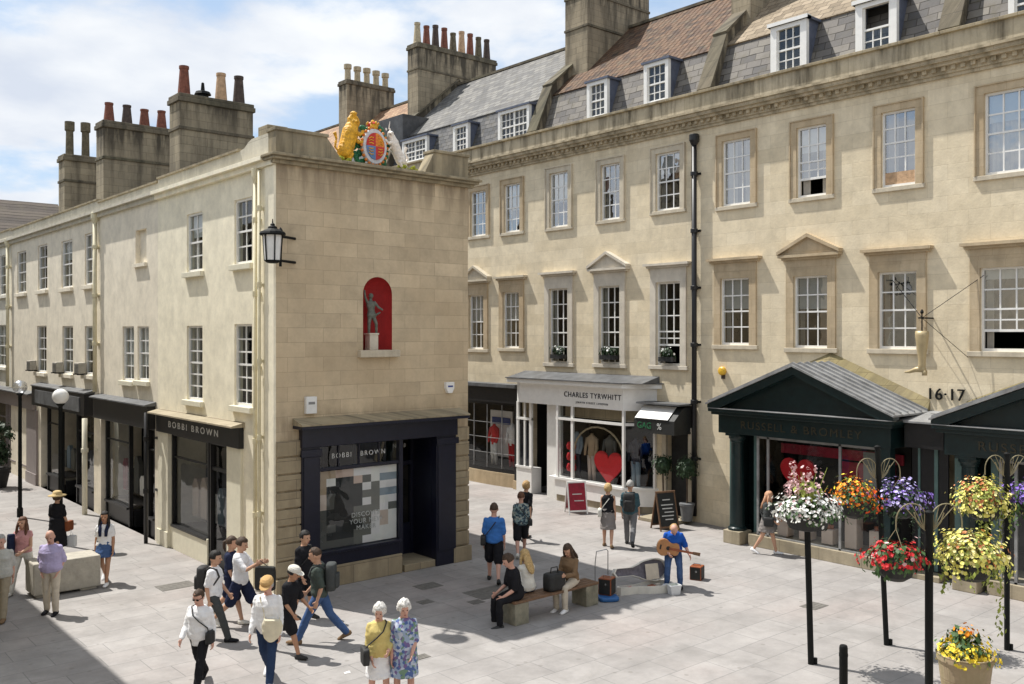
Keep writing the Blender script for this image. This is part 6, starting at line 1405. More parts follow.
P = person('long haired woman in brown jumper sitting on the bench looking down at her phone', (12.98, BY+.02, 0), 1.68, rel((-.93,-.25,0)), fem=True, hipz=.545, legs=((80,82,0),(76,80,0)), arms=((28,8,72,18),(28,8,72,18)), top=('brown',1.9,-.06), bottom=('trousers','beige',2.0), shoes='cloth_white', hair=('long','brown'), lean=6, head=(28,0))
b = MB(); c_ = (P['hand'][0]+P['hand'][1])/2; b.box(c_.x-.035, c_.x+.035, c_.y-.005+.03, c_.y+.01+.03, c_.z-.06, c_.z+.08); placed(P, 'phone', 'board_black', b, 'phone in the hands of the woman in brown', 'phone', smooth=False)
# black bag on the bench
t = MB(); rbox(t, (0,0,.17), .22, .12, .17, .35); t.tube([(-.1,0,.32),(-.08,0,.44),(.08,0,.44),(.1,0,.32)], .012, 6); o = t.build('tote_bag', 'soft_black', smooth=True); o.location = (12.45, BY-.06, .452); tag(o, 'large black tote bag standing on the bench seat', 'bag')
t = MB(); t.box(-.13,.13,-.08,.08,0,.05); o = t.build('paper_bag', 'white_paint'); o.location = (12.45, BY-.06, .80); bpy.data.objects.remove(o)

# ================================================================== busker and his things
bp_ = G(673, 586)
P = person('white haired busker in bright blue clothes playing a guitar', tuple(bp_), 1.66, 186, fat=1.15, legs=((42,46,0,5),(36,42,0,6)), arms=((20,34,62,-6),(14,20,74,30)), top=('royal',.9,-.06), bottom=('trousers','denim',2.0), shoes='cloth_black', hair=('bald','fair'), skin='skin_pink', lean=30, head=(34,6))
hz_ = P['T']((0,0,0)).z
W = P['W']
st = thing('stool', 'low black stool under the busker', 'stool', tuple(W @ V((0,-.06,0))), P['rz'], world=False)
b = MB(); b.lathe((0,0,hz_-.17), [(.15,0),(.17,.01),(.17,.05),(.15,.06)], 18); b.build('seat', 'soft_black', st)
for a in range(4): b = MB(); a_ = R((12,168,192,348)[a]); b.tube([(.1*cos(a_),.1*sin(a_),hz_-.17),(.19*cos(a_),.19*sin(a_),0)], .012, 6); b.build('leg', 'iron', st)
gt = thing('guitar', 'brown acoustic guitar held by the busker', 'guitar', tuple(W @ V((.10,.26,P['T']((0,.1,.16)).z))), P['rz'], world=False)
gm = M.Rotation(R(-10), 3, 'Y')   # body to his right, neck slightly down to his left
def gp(x, y, z): return gm @ V((x, y, z))
outl = []
for k in range(40):
    pass
half_ = [(0,0),(.015,.08),(.06,.15),(.13,.185),(.20,.175),(.26,.135),(.30,.118),(.35,.125),(.41,.14),(.46,.115),(.485,.06),(.49,0)]
outl = [(.27-a, w) for a, w in half_]+[(.27-a, -w) for a, w in half_[-2:0:-1]]
b = MB(); b.prism([gp(x, -.05, z) for x, z in outl], gm @ V((0,.10,0))); gb = b.build('guitar_body', 'wood_spruce', gt, bevel=.01)
b = MB(); b.loft([[gp(.02+.045*cos(a), y_, .045*sin(a)) for a in [2*pi*k/16 for k in range(16)]] for y_ in (.051,.054)]); b.build('sound_hole', 'soft_black', gb)
b = MB(); b.prism([gp(x, .051, z) for x, z in ((.17,-.05),(.20,-.05),(.20,.05),(.17,.05))], gm @ V((0,.012,0))); b.build('bridge', 'board_black', gb)
b = MB(); b.prism([gp(x, .045, z) for x, z in ((-.0,-.025),(-.50,-.021),(-.50,.021),(0,.025))], gm @ V((0,.022,0))); b.build('neck', 'wood_red', gt)
b = MB(); b.prism([gp(x, .035, z) for x, z in ((-.50,-.03),(-.66,-.036),(-.66,.036),(-.50,.03))], gm @ V((0,.022,0))); b.build('headstock', 'wood', gt)
# open guitar case
gc = thing('guitar_case', 'open guitar case lying on the paving with its plush lined lid up', 'guitar case', tuple(G(645, 592)), 0, world=False)
ax_ = (G(668,592)-G(622,597)); ang = atan2(ax_.y, ax_.x); gc.rotation_euler = (0,0,ang); gc.scale = (1.18,1.18,1.25)
def case_outline(grow_=0.0):
    pts = []
    for k in range(44):
        t_ = 2*pi*k/44; c_ = cos(t_)
        r = .20+.04*cos(2*t_)+.03*c_
        x = r*c_*1.35+.18; y = r*sin(t_)*1.12
        pts.append((x, y))
    # neck part to the left
    out = []
    for (x, y) in pts:
        if x < -.05: x = -.05+(x+.05)*9.5; y = math.copysign(max(abs(y)*.55, .07 if abs(y) > .02 else 0), y)
        out.append((x*(1+grow_), y*(1+grow_)))
    return out
oc = case_outline(); b = MB(); n = len(oc)
for k in range(n):
    (x0,y0),(x1,y1) = oc[k], oc[(k+1)%n]; b.hexa([(x0,y0,0),(x1,y1,0),(x1*.94,y1*.9,0),(x0*.94,y0*.9,0),(x0,y0,.13),(x1,y1,.13),(x1*.94,y1*.9,.13),(x0*.94,y0*.9,.13)])
b.build('case_rim', 'cloth_offwhite', gc)
b = MB(); b.prism([(x*.97,y*.95,.012) for x,y in oc], (0,0,.03)); b.build('case_lining', 'plush', gc) if mat('plush', (.17,.16,.19), .95, var=.3, nscale=14, bump=.5) else None
# lid, leaning back on its hinge side (away from the camera)
lm = M.Rotation(R(62), 3, 'X'); hy_ = .27
A_ = R(76)
def lp(x, y, z): u = y+.185; return V((x, .175+u*cos(A_)-z*sin(A_), .13+u*sin(A_)+z*cos(A_)))
b = MB()
for k in range(n):
    (x0,y0),(x1,y1) = oc[k], oc[(k+1)%n]; b.hexa([lp(x0,y0,0),lp(x1,y1,0),lp(x1*.94,y1*.9,0),lp(x0*.94,y0*.9,0),lp(x0,y0,.09),lp(x1,y1,.09),lp(x1*.94,y1*.9,.09),lp(x0*.94,y0*.9,.09)])
lid = b.build('lid_rim', 'cloth_offwhite', gc)
b = MB(); b.prism([lp(x*.97,y*.95,.005) for x,y in oc], V((0,-sin(A_),cos(A_)))*.02); b.build('lid_lining', 'plush', gc)
b = MB(); b.prism([lp(x,y,.09) for x,y in ((.08,-.16),(.34,-.16),(.34,.10),(.08,.10))], V((0,-sin(A_),cos(A_)))*.012); o = b.build('card_sign', 'cloth_beige'); o.location = gc.location; o.rotation_euler = gc.rotation_euler; o.scale = gc.scale; tag(o, 'beige card propped inside the raised guitar case lid', 'card')
for k_, (x, y, m, w) in enumerate(((.12,-.02,'wood_red',.09),(.28,.04,'cloth_beige',.06),(.40,-.04,'white_plastic',.07),(-.3,.0,'red',.06))):
    b = MB(); rbox(b, (0,0,.04), w, w*.7, .04, .4); o = b.build(('purse','tin','paper_stack','box')[k_], m); o.location = gc.matrix_basis @ V((x,y,.045)); tag(o, ('dark red purse in the open guitar case','beige tin in the open guitar case','white papers in the open guitar case','small red box at the narrow end of the guitar case')[k_], ('purse','tin','papers','box')[k_])
# amplifiers, bucket, blue cloth, trolley
def amp(px, py, label, w=.30, h=.34, d=.24, rz=.3, front='board_black', side='wood_red', name='amplifier'):
    a = thing(name, label, 'amplifier', tuple(G(px,py)), rz, world=False); b = MB(); b.box(-w/2,w/2,-d/2,d/2,0,h); b.build('cabinet', side, a, bevel=.012)
    b = MB(); b.box(-w/2+.02,w/2-.02,-d/2-.008,-d/2,.02,h-.02); b.box(w/2,w/2+.006,-d/2+.02,d/2-.02,.02,h-.02); b.build('grille', front, a)
    b = MB(); b.tube([(-.08,0,h),(-.07,0,h+.04),(.07,0,h+.04),(.08,0,h)], .01, 6); b.build('handle', 'steel', a)
    b = MB(); b.ell((.02,-d/2-.012,h*.65), .022,.006,.022); b.build('badge', 'steel', a); return a
amp(697, 579, 'small red-sided black amplifier on the sunlit paving right of the busker', rz=R(-68), w=.26, h=.30, d=.28)
ap = amp(607, 598, 'red-sided amplifier on a blue cloth beside the bench', rz=R(-68), w=.28, h=.34, d=.28); ap.location.z = .09
b = MB(); rbox(b, (0,0,.045), .21, .19, .04, .5); o = b.build('blue_cushion', 'blue_plastic', smooth=True); o.location = G(608,600); o.rotation_euler = (0,0,R(-30)); tag(o, 'folded blue cover lying under the amplifier by the bench', 'cover')
tr = thing('folding_trolley', 'thin steel trolley handle standing behind the amplifier', 'trolley', tuple(G(602, 592)), R(-30), world=False)
b = MB(); b.tube([(-.15,0,.05),(-.15,.0,.62),(-.12,0,.86),(.10,0,.90),(.13,0,.86),(.13,0,.05)], .010, 6); b.build('handle', 'steel', tr); b = MB(); b.box(-.18,.18,-.02,.16,.03,.05); b.build('plate', 'steel', tr)
bk = thing('bucket', 'square white plastic tub in front of the busker', 'tub', tuple(G(674, 594)), R(-20), world=False)
b = MB(); b.loft([[V((x*w,y*w*.8,z)) for x,y in ((-1,-1),(1,-1),(1,1),(-1,1))] for z, w in ((0,.10),(.17,.12),(.175,.13),(.20,.13),(.20,.11),(.05,.10))]); b.build('tub', 'white_plastic', bk)
b = MB(); b.loft([[V((x*.10,y*.08,z)) for x,y in ((-1,-1),(1,-1),(1,1),(-1,1))] for z in (.02,.14)]); b.build('contents', 'foliage_lime', bk)

# ================================================================== statue in the niche and coat of arms
t = thing('niche_statue', 'small dark bronze figure raising one arm on a pale plinth in the red niche', 'statue', (SX, SY, SZ), 0, world=False)
b = MB(); b.box(-.11,.11,-.11,.11,0,.34); b.box(-.125,.125,-.125,.125,.34,.38); b.build('plinth', 'stone_trim_pale', t, bevel=.008)
b = MB(); Q = lambda x,y,z: V((x*1.15,y*1.1,z*.92+.39))
limb(b, [Q(-.05,.02,.0),Q(-.07,-.02,.22),Q(-.04,0,.42)], [.030,.038,.055]); limb(b, [Q(.10,-.02,.0),Q(.07,-.06,.22),Q(.03,0,.42)], [.028,.038,.055])
b.loft([[Q(x+w*cos(a), w*.7*sin(a), z) for a in [2*pi*k/14 for k in range(14)]] for z, w, x in ((.36,.08,0),(.45,.095,0),(.55,.075,-.01),(.66,.095,-.02),(.74,.09,-.02),(.79,.035,-.02),(.84,.034,-.02))])
b.ell(Q(-.02,-.01,.90), .055,.062,.062); b.ell(Q(0,-.01,.42), .13,.07,.06); limb(b, [Q(-.10,0,.74),Q(-.17,-.04,.86),Q(-.19,-.05,1.02)], [.034,.027,.022]); limb(b, [Q(.07,0,.74),Q(.13,-.05,.62),Q(.20,-.08,.56)], [.034,.027,.022])
b.tube([Q(.08,0,.42),Q(.19,-.02,.50)], [.03,.02], 8)
link('figure', remesh(b, .010, 'figure', 'bronze', 2), t)

CX, CZ = onY(YF,378)[0], 9.24; CY = YF+.22
ca = thing('coat_of_arms', 'painted royal coat of arms with golden lion, crowned shield and white unicorn on the parapet', 'coat of arms', (CX, CY, CZ), 0, world=False)
mat('arms_red', (.55,.04,.03), .5, var=.2, nscale=20); mat('arms_orange', (.72,.22,.03), .5, var=.4, nscale=20)
b = MB(); b.loft([[V((w*cos(a)*1.0+x, y, .46+w*1.28*sin(a))) for a in [2*pi*k/32 for k in range(32)]] for y, w, x in ((.08,.30,0),(-.04,.32,0),(-.08,.30,0))]); sh_ = b.build('garter', 'silver_paint', ca); sh_.scale = (1.18,1.1,1.12); sh_.location = (0,-.03,-.03)
b = MB()
for k in range(22): a = 2*pi*k/22; b.ell((.335*cos(a), -.05, .46+.42*sin(a)), .035,.04,.035, n=8, m=6)
b.build('gilt_border', 'arms_orange', sh_, smooth=True)
for (sx_, sz_, m) in ((-1,1,'arms_red'),(1,1,'arms_orange'),(-1,-1,'royal_light'),(1,-1,'arms_red')):
    if m == 'royal_light': mat('royal_light', (.12,.22,.42), .5)
    pts = [(0,.46)]+[(sx_*.235*cos(a), .46+sz_*.30*sin(a)) for a in [pi/2*k/8 for k in range(9)]]
    b = MB(); b.prism([(x, -.082, z) for x, z in pts], (0,-.02,0)); b.build('shield_quarter', m, sh_)
    b = MB()
    for q in range(3): b.tube([(sx_*.06,-.105,.46+sz_*(.05+q*.065)),(sx_*.12,-.11,.46+sz_*(.065+q*.065)),(sx_*.18,-.105,.46+sz_*(.05+q*.05))], .012, 6)
    b.build('charge', 'gold_paint', sh_)
b = MB(); b.lathe((0,0,.92), [(.12,0),(.14,.05),(.13,.06),(.15,.12)], 20)
for k in range(8): a = 2*pi*k/8; b.ell((.15*cos(a), .15*sin(a), 1.07), .028,.028,.04, n=8, m=6)
b.ell((0,0,1.12), .05,.05,.05); b.build('crown', 'gold_paint', ca, smooth=True)
b = MB(); b.ell((0,0,1.03), .16,.13,.09); b.build('crown_cap', 'arms_red', ca, smooth=True)
b = MB(); rr_ = random.Random(4)
for k in range(60):
    a = rr_.uniform(-.9, pi+.9); q = rr_.uniform(.38,.56); b.ell((q*cos(a), .06, .46+q*1.1*sin(a)), .08,.05,.07, n=8, m=6)
b.build('mantling', 'heraldic_green', ca, smooth=True)
def beast(sx_, m, name, horn=False):
    b = MB(); B = (lambda x,y,z: V((sx_*x, y, z))) if not horn else (lambda x,y,z: V((x+(.8-z)*.22-.06, y, z*.86)))
    def limb(mb, p, r, n=12): return LIMB(mb, p, [q*(.66 if horn else 1) for q in r], n)
    # rampant supporter: haunch, body rising, mane, head, forelegs on the shield, hind legs, tail
    limb(b, [B(.84,0,.26),B(.76,0,.50),B(.69,-.02,.76)], [.20,.20,.205]); limb(b, [B(.69,-.02,.76),B(.64,-.03,.95)], [.21,.15]); b.ell(B(.62,-.05,1.0), *((.085,.085,.10) if horn else (.125,.12,.125))); b.tube([B(.60,-.12,1.03),B(.585,-.20,1.0)], [.06,.045], 10)
    limb(b, [B(.62,-.08,.78),B(.46,-.12,.72),B(.38,-.12,.80)], [.065,.05,.045]); limb(b, [B(.60,-.02,.66),B(.46,-.06,.54),B(.37,-.08,.56)], [.065,.05,.045])
    limb(b, [B(.86,-.04,.30),B(.70,-.10,.20),B(.78,-.10,.02)], [.11,.07,.05]); limb(b, [B(.90,.04,.26),B(.98,.02,.14),B(.92,0,.02)], [.10,.06,.05])
    b.tube([B(.98,.02,.25),B(1.10,.04,.36),B(1.06,.04,.58),B(1.12,.03,.72)], [.03,.028,.028,.05], 8)
    for q in (-1,1): b.ell(B(.60+q*.06,-.02,1.15), .025,.02,.04, n=8, m=6)
    if name == 'lion': 
        for k in range(14): a = 2*pi*k/14; b.ell(B(.60+.13*cos(a),-.03,1.03+.14*sin(a)), .05,.06,.05, n=8, m=6)
        b.lathe(B(.60,-.03,1.17), [(.07,0),(.09,.08),(.02,.12)], 10)
    if horn: b.tube([B(.58,-.08,1.14),B(.66,-.12,1.42)], [.02,.006], 8)
    link(name, remesh(b, .012, name, m, 2, .008, 3), ca)
beast(-1, 'gold_paint', 'lion'); 
mat('unicorn_white', (.70,.66,.60), .5, var=.3, nscale=14, bump=.8, bscale=22, col2=(.74,.66,.58))
beast(1, 'unicorn_white', 'unicorn', True)
ca.scale = (.86,.9,.90)
b = MB(); rr_ = random.Random(9)
for k in range(40):
    x = rr_.choice([rr_.uniform(-1.15,-.75), rr_.uniform(.8,1.4)]); b.ell((x, rr_.uniform(-.15,.05), rr_.uniform(0,.10)), .06,.05,.05, n=6, m=4)
b.build('leafy_base', 'moss_yellow', ca)
b = MB(); b.box(-1.15,1.15,-.1,.14,-.02,.04); b.build('base', 'stone_cornice', ca)

# ================================================================== street furniture
def globe_lamp(px, py, gy, label, gmat='globe'):
    p = G(px, py); kx, ky = kk(px); d = (p.xy.length)/hypot(kx, ky); z = HC+(HY-gy)/FPX*d
    t = thing('globe_lamp', label, 'street lamp', tuple(p), 0, 'globe lamps in the left street', world=False)
    b = MB(); b.lathe((0,0,0), [(.085,0),(.085,.25),(.06,.29),(.058,.3),(.05,z-.26),(.07,z-.24),(.10,z-.21),(.10,z-.18)], 16); b.build('post', 'iron', t)
    b = MB(); b.ell((0,0,z), .20,.20,.20, n=24, m=16); b.build('globe', gmat, t, smooth=True)
globe_lamp(20, 517, 387, 'tall black lamp post with clear globe standing nearest the left edge', 'globe_clear')
globe_lamp(60.5, 545, 396.5, 'black lamp post with white globe behind the straw-hatted woman')
# concrete block
t = MB(); t.box(-.66,.66,-.34,.34,.06,.72); t.box(-.60,-.25,-.30,.30,0,.06); t.box(.25,.60,-.30,.30,0,.06); o = t.build('concrete_block', 'concrete', bevel=.025); o.location = (5.62, 21.2, 0); tag(o, 'long pale concrete security block behind the man in lilac', 'barrier')
# bollard
t = thing('bollard', 'short black round bollard at the bottom of the photo', 'bollard', tuple(G(843.5, 712)), 0, world=False)
b = MB(); b.lathe((0,0,0), [(.06,0),(.06,.92),(.055,.95),(.045,.965)], 20); b.build('post', 'iron', t); b = MB(); b.lathe((0,0,.80), [(.062,0),(.064,.01),(.064,.04),(.062,.05)], 20); b.build('band', 'iron', t)

# A-boards
def aboard(px, py, phi, label, frame, face, lines, w=.62, h=1.0, legs=False):
    p = G(px, py); ph = R(phi); hv = V((S_,C_,0))*cos(ph)+V((C_,-S_,0))*sin(ph); rz = atan2(-hv.x, hv.y)
    t = thing('pavement_sign', label, 'pavement sign', tuple(p), rz, world=False); a = R(15)
    for sgn, nm in ((1,'front_panel'),(-1,'back_panel')):
        b = MB(); tilt = M.Rotation(sgn*a, 3, 'X'); off = V((0, sgn*.27, 0))
        def q(x, y, z): return (tilt @ V((x, y*sgn, z)))+off
        e = [(-w/2,0),(w/2,0),(w/2,h),(-w/2,h)]
        for (x0,x1,z0,z1) in ((-w/2,-w/2+.04,0,h),(w/2-.04,w/2,0,h),(-w/2+.04,w/2-.04,.08,.13),(-w/2+.04,w/2-.04,h-.05,h)):
            b.hexa([q(x0,-.012,z0),q(x1,-.012,z0),q(x1,.012,z0),q(x0,.012,z0),q(x0,-.012,z1),q(x1,-.012,z1),q(x1,.012,z1),q(x0,.012,z1)])
        fp_ = b.build('frame', frame, t)
        b = MB(); b.hexa([q(x,y,z) for z in (.13,h-.05) for x,y in ((-w/2+.04,-.006),(w/2-.04,-.006),(w/2-.04,.006),(-w/2+.04,.006))]); b.build(nm, face, fp_)
        if sgn > 0:
            b = MB()
            for (x0,x1,z,m_i) in lines: b.hexa([q(x,y,z_) for z_ in (z,z+.028) for x,y in ((x0,.008),(x1,.008),(x1,.011),(x0,.011))])
            b.build('writing', 'chalk', fp_)
            globals()['_q'] = q
    return t
aboard(576, 513, 168, 'white framed pavement sign with dark red poster outside the white bow shop', 'white_paint', 'red_deep', [(-.15,.15,.60,0),(-.2,.1,.40,0)], w=.60, h=1.0)
aboard(665, 529, 158, 'black chalkboard pavement sign by the dark doorway', 'wood', 'board_black', [(-.12,.12,.84,0),(-.2,.18,.70,0),(-.16,.16,.60,0),(-.2,.1,.50,0),(-.18,.2,.40,0),(-.15,.1,.30,0)], w=.62, h=1.1)

# ================================================================== plants
def leaves(mb, c, rx_, ry_, rz_, n, size, rr, shell=.5, down=0, mats=1, up=False, cup=.25, sides=5, zmin=-1.0, flat=False):
    c = V(c); so_ = V((rr.uniform(0,50), rr.uniform(0,50), rr.uniform(0,50)))
    for _ in range(n):
        while True:
            u = V((rr.uniform(-1,1), rr.uniform(-1,1), rr.uniform(-1,1)))
            l = u.length
            if shell < l < 1 and u.z > zmin: break
        q_ = .98+.62*noise.noise(u*2.1+so_)+.25*noise.noise(u*5+so_)
        if noise.noise(u*3.3+so_*2) < -.22: continue
        p = c+V((u.x*rx_, u.y*ry_, u.z*rz_))*q_; nrm = (u.normalized()+V((rr.uniform(-.5,.5), rr.uniform(-.5,.5), rr.uniform(-.2,.8)))).normalized()
        a = nrm.cross(V((0,0,1))+V((rr.uniform(-.3,.3),rr.uniform(-.3,.3),0))).normalized(); b = nrm.cross(a); s_ = size*rr.uniform(.45,1.55); mb.mi = rr.randrange(mats) if mats > 1 else 0
        if flat: mb.quad(p-a*s_*.35, p+b*s_*.6, p+a*s_*.35, p-b*s_*.6)
        else:
            ring = [p+(a*cos(2*pi*k/sides)+b*sin(2*pi*k/sides))*s_*.5+nrm*s_*cup*.5 for k in range(sides)]
            for k in range(sides): mb.quad(p, ring[k], ring[(k+1)%sides])
def floral(t, c, r, h, leafm, petals, nl, nf, ps, rr, flz=.2, trail=None):
    ps *= .74; petals = [(m, int(n*1.9), o) for m, n, o in petals]
    b = MB(); leaves(b, c, r, r, h, int(nl*1.7), .055, rr, shell=.3, flat=True)
    if trail:
        for (a, l) in trail:
            x0 = V(c)+V((r*.85*cos(a), r*.85*sin(a), -h*.3))
            for k in range(int(l/.035)): leaves(b, x0+V((rr.uniform(-.03,.03), rr.uniform(-.03,.03), -k*.035)), .04,.04,.03, 2, .055, rr, shell=0, flat=True)
    tag(b.build('foliage', leafm, t), kind='stuff')
    for i, (m, n, off) in enumerate(petals):
        b = MB(); leaves(b, V(c)+V(off[:3]), r*off[3], r*off[3], h*off[4], n, ps, rr, shell=.72, zmin=-.45); tag(b.build('flowers', m, t), kind='stuff')
def basket(pt, drop, r, label, leafm, petals, seed, hh=.75, trail=None, nf=1.0, potr=.62):
    t = thing('hanging_basket', label, 'hanging basket', pt, 0, world=False); rr = random.Random(seed)
    zb = -drop; b = MB(); pr = r*potr; b.lathe((0,0,zb-.02), [(pr*.45,-.26),(pr*.8,-.2),(pr,-.02),(pr*1.04,0),(pr*.95,.0)], 20); b.build('pot', 'soft_black', t)
    b = MB()
    for k in range(3): a = 2*pi*k/3; b.tube([(0,0,0),(pr*cos(a),pr*sin(a),zb)], .005, 5)
    b.build('chain', 'gold_pale', t)
    floral(t, (0,0,zb+.02), r, r*hh, leafm, petals, int(520*nf), 0, .062, rr, trail=trail)
    return t
def flower_pole(px, py, zt, label, lean=0, arms=True, r=.045, armz=.32, aw=.36, phi=90, base=None):
    p = G(px, py) if base is None else V(base); t = thing('flower_pole', label, 'flower pole', tuple(p), 0, 'black poles carrying flower baskets', world=False)
    t.rotation_euler = (0,0,0); top = V((C_*lean, -S_*lean, zt)); b = MB(); b.tube([(0,0,0), tuple(top)], r, 16); 
    b.lathe(top, [(r*1.2,0),(r*1.2,.03),(r*.4,.05)], 12); pl = b.build('pole', 'iron', t, smooth=False)
    b = MB(); b.tube([(C_*.07,-S_*.07,0),(C_*.07,-S_*.07,.10)], .035, 10); b.build('foot_bracket', 'iron', t)
    tips = []
    if arms:
        for sgn in (-1, 1):
            d = V((C_*cos(R(phi-90))+S_*sin(R(phi-90)), -S_*cos(R(phi-90))+C_*sin(R(phi-90)), 0))*sgn; o = top*((zt-armz)/zt); o.z = zt-armz
            b = MB(); q = lambda u, w: o+d*u+V((0,0,w))
            arc_ = [q(.0,-.12)]+[q(aw*.5-aw*.5*cos(a)+.02, -.02+.24*sin(a)) for a in [pi*k/12 for k in range(13)]]
            b.tube(arc_, .0085, 6)
            for a in (.6,1.1,1.6,2.1): b.tube([q(.06,-.12), q(aw*.5-aw*.5*cos(a)+.02, -.02+.24*sin(a))], .006, 5)
            b.tube([q(.02,-.16), q(.10,-.10), q(.16,-.02), q(.20,.10)], .008, 6)
            tip = q(aw+.02,-.02); b.tube([tip, tip-V((0,0,.10))], .010, 6)
            b.build('scroll_arm', 'gold_pale', t); tips.append(p+tip-V((0,0,.10)))
    return t, tips
# pole with its bowl of white flowers and pink spikes
t, _ = flower_pole(811, 664, 2.2, 'black pole topped with a bowl of white flowers and tall pink spikes', lean=-.06, arms=False, r=.05)
pp = G(811,664)
w = thing('flower_bowl', 'white petunias with pink grasses spilling from a black bowl on the nearer pole', 'flower bowl', tuple(pp+V((C_*-.06,S_*.06,2.2))), 0, world=False); rr = random.Random(5)
b = MB(); b.lathe((0,0,.0), [(.1,0),(.3,.05),(.36,.2),(.38,.24),(.34,.24)], 22); b.build('bowl', 'soft_black', w)
floral(w, (0,0,.34), .50, .28, 'foliage', [('petal_white', 560, (0,0,-.02,1.08,1.15)), ('petal_pink', 40, (0,0,.1,.9,1.1))], 520, 0, .065, rr)
b = MB()
for k in range(16):
    a = rr.uniform(0,2*pi); l = rr.uniform(.35,.75); q = V((.38*cos(a)*rr.uniform(.2,1), .38*sin(a)*rr.uniform(.2,1), l)); b.tube([(0,0,.4), q*.6+V((0,0,.28)), q+V((0,0,.35))], [.008,.007,.004], 5)
tag(b.build('grass_stems', 'foliage_lime', w), kind='stuff'); b = MB()
for k in range(24):
    a = rr.uniform(0,2*pi); q = V((.34*cos(a)*rr.uniform(.1,1)-.1*C_, .34*sin(a)*rr.uniform(.1,1)+.1*S_, rr.uniform(.62,1.0))); leaves(b, q, .03,.03,.15, 13, .042, rr, shell=0)
    if k % 3 == 0: leaves(b, (q[0]*1.25,q[1]*1.25,q[2]-.25), .05,.05,.06, 8, .05, rr, shell=0)
tag(b.build('pink_flowers', 'petal_pink', w), kind='stuff')
for k in range(60): pass
b = MB(); leaves(b, (0,0,.6), .22,.22,.22, 160, .11, rr, shell=.1, flat=True); tag(b.build('bright_leaves', 'foliage_lime', w), kind='stuff')
# leaning pole: orange and violet baskets
t, tips = flower_pole(886.5, 645, 3.45, 'thin leaning black pole with orange and violet baskets', lean=-.16, armz=.40)
basket(tuple(tips[0]-V((C_*.02,-S_*.02,0))), .42, .46, 'hanging basket of orange and flame red flowers', 'foliage', [('petal_orange', 150, (0,0,.08,.85,1.0)), ('petal_yellow', 60, (-.05,0,.14,.7,.9)), ('petal_flame', 170, (.12,0,-.03,.95,.9))], 21, nf=.8)
basket(tuple(tips[1]+V((0,0,0))), .42, .44, 'hanging basket of violet and lilac petunias under the leaning pole', 'foliage_dark', [('petal_violet', 170, (0,0,.0,1,1.0)), ('petal_lilac', 190, (-.05,0,.05,.98,1.05))], 22, trail=[(k*.7, .45) for k in range(9)])
# near pole: red and lime baskets
kx, ky = kk(929); dN = 12.4; base = V((kx*dN, ky*dN, 0))
t, tips = flower_pole(0, 0, 3.05, 'thickest black pole in front with red and lime baskets', base=base, armz=.08, r=.052, aw=.42)
for i_, tp in enumerate(tips): pass
basket(tuple(tips[0]), .40, .40, 'hanging basket of red geraniums on the thick front pole', 'foliage', [('petal_red', 280, (0,0,.0,1,.95)), ('petal_pink', 20, (0,0,.05,.9,.9))], 23, hh=.62)
basket(tuple(tips[1]+V((C_*.12,-S_*.12,0))), .40, .46, 'lower hanging basket of lime and cream leaves on the thick front pole', 'foliage_lime', [('petal_lime', 360, (0,0,0,1,1)), ('petal_cream', 190, (0,0,.02,1,1)), ('petal_rust', 50, (.05,-.05,.05,.8,.9))], 24, trail=[(-.7,1.0),(-.5,.35),(2.6,.4),(0,.3),(3.6,.3)], hh=.72)
# fourth pole at the right edge
t, tips = flower_pole(1007, 650, 3.36, 'slim black pole near the right edge with lime and purple baskets', armz=.22, lean=0)
basket(tuple(tips[0]-V((C_*.02,-S_*.02,0))), .50, .46, 'upper hanging basket of lime and rust leaves at the slim right pole', 'foliage_lime', [('petal_lime', 400, (0,0,0,1,1)), ('petal_cream', 120, (0,0,0,1,1)), ('petal_rust', 100, (-.12,.05,.12,.8,.9))], 25, trail=[(3.4,.6),(-.4,.7),(.3,.6),(-1.2,.5)], hh=.9)
basket(tuple(tips[1]), .42, .42, 'hanging basket of deep violet flowers cut by the right edge', 'foliage', [('petal_violet', 330, (0,0,0,1,1))], 26, trail=[(k*.9, .5) for k in range(7)])
# stone urn with yellow flowers
up_ = atd(965, 668, 13.0); up_.z = .24
t = thing('stone_planter', 'round stone planter of yellow and orange flowers at the lower right', 'planter', tuple(up_), 0, world=False)
b = MB(); b.lathe((0,0,0), [(.24,-.24),(.25,-.19),(.20,-.12),(.25,.05),(.31,.3),(.345,.60),(.37,.66),(.37,.74),(.33,.74),(.3,.66)], 26); b.build('pot', 'planter_stone', t, smooth=False) if stone('planter_stone', (.42,.33,.22), (.36,.28,.18), (.3,.22,.15), stain=.5, stain_col=(.2,.2,.08), patch=.4) else None
rr = random.Random(31); floral(t, (0,0,.78), .40, .20, 'foliage', [('petal_yellow', 300, (0,0,-.02,1,1.0))], 300, 0, .06, rr)
b = MB(); leaves(b, (0,0,.97), .24,.24,.13, 170, .07, rr, shell=.2, flat=True); tag(b.build('upper_leaves', 'foliage', t), kind='stuff')
b = MB(); leaves(b, (0,0,1.06), .18,.18,.09, 45, .05, rr, shell=.3); tag(b.build('upper_flowers', 'petal_orange', t), kind='stuff')
b = MB(); leaves(b, (0,0,.68), .40,.40,.05, 160, .05, rr, shell=.75, flat=True); tag(b.build('moss_rim', 'moss_yellow', t), kind='stuff')
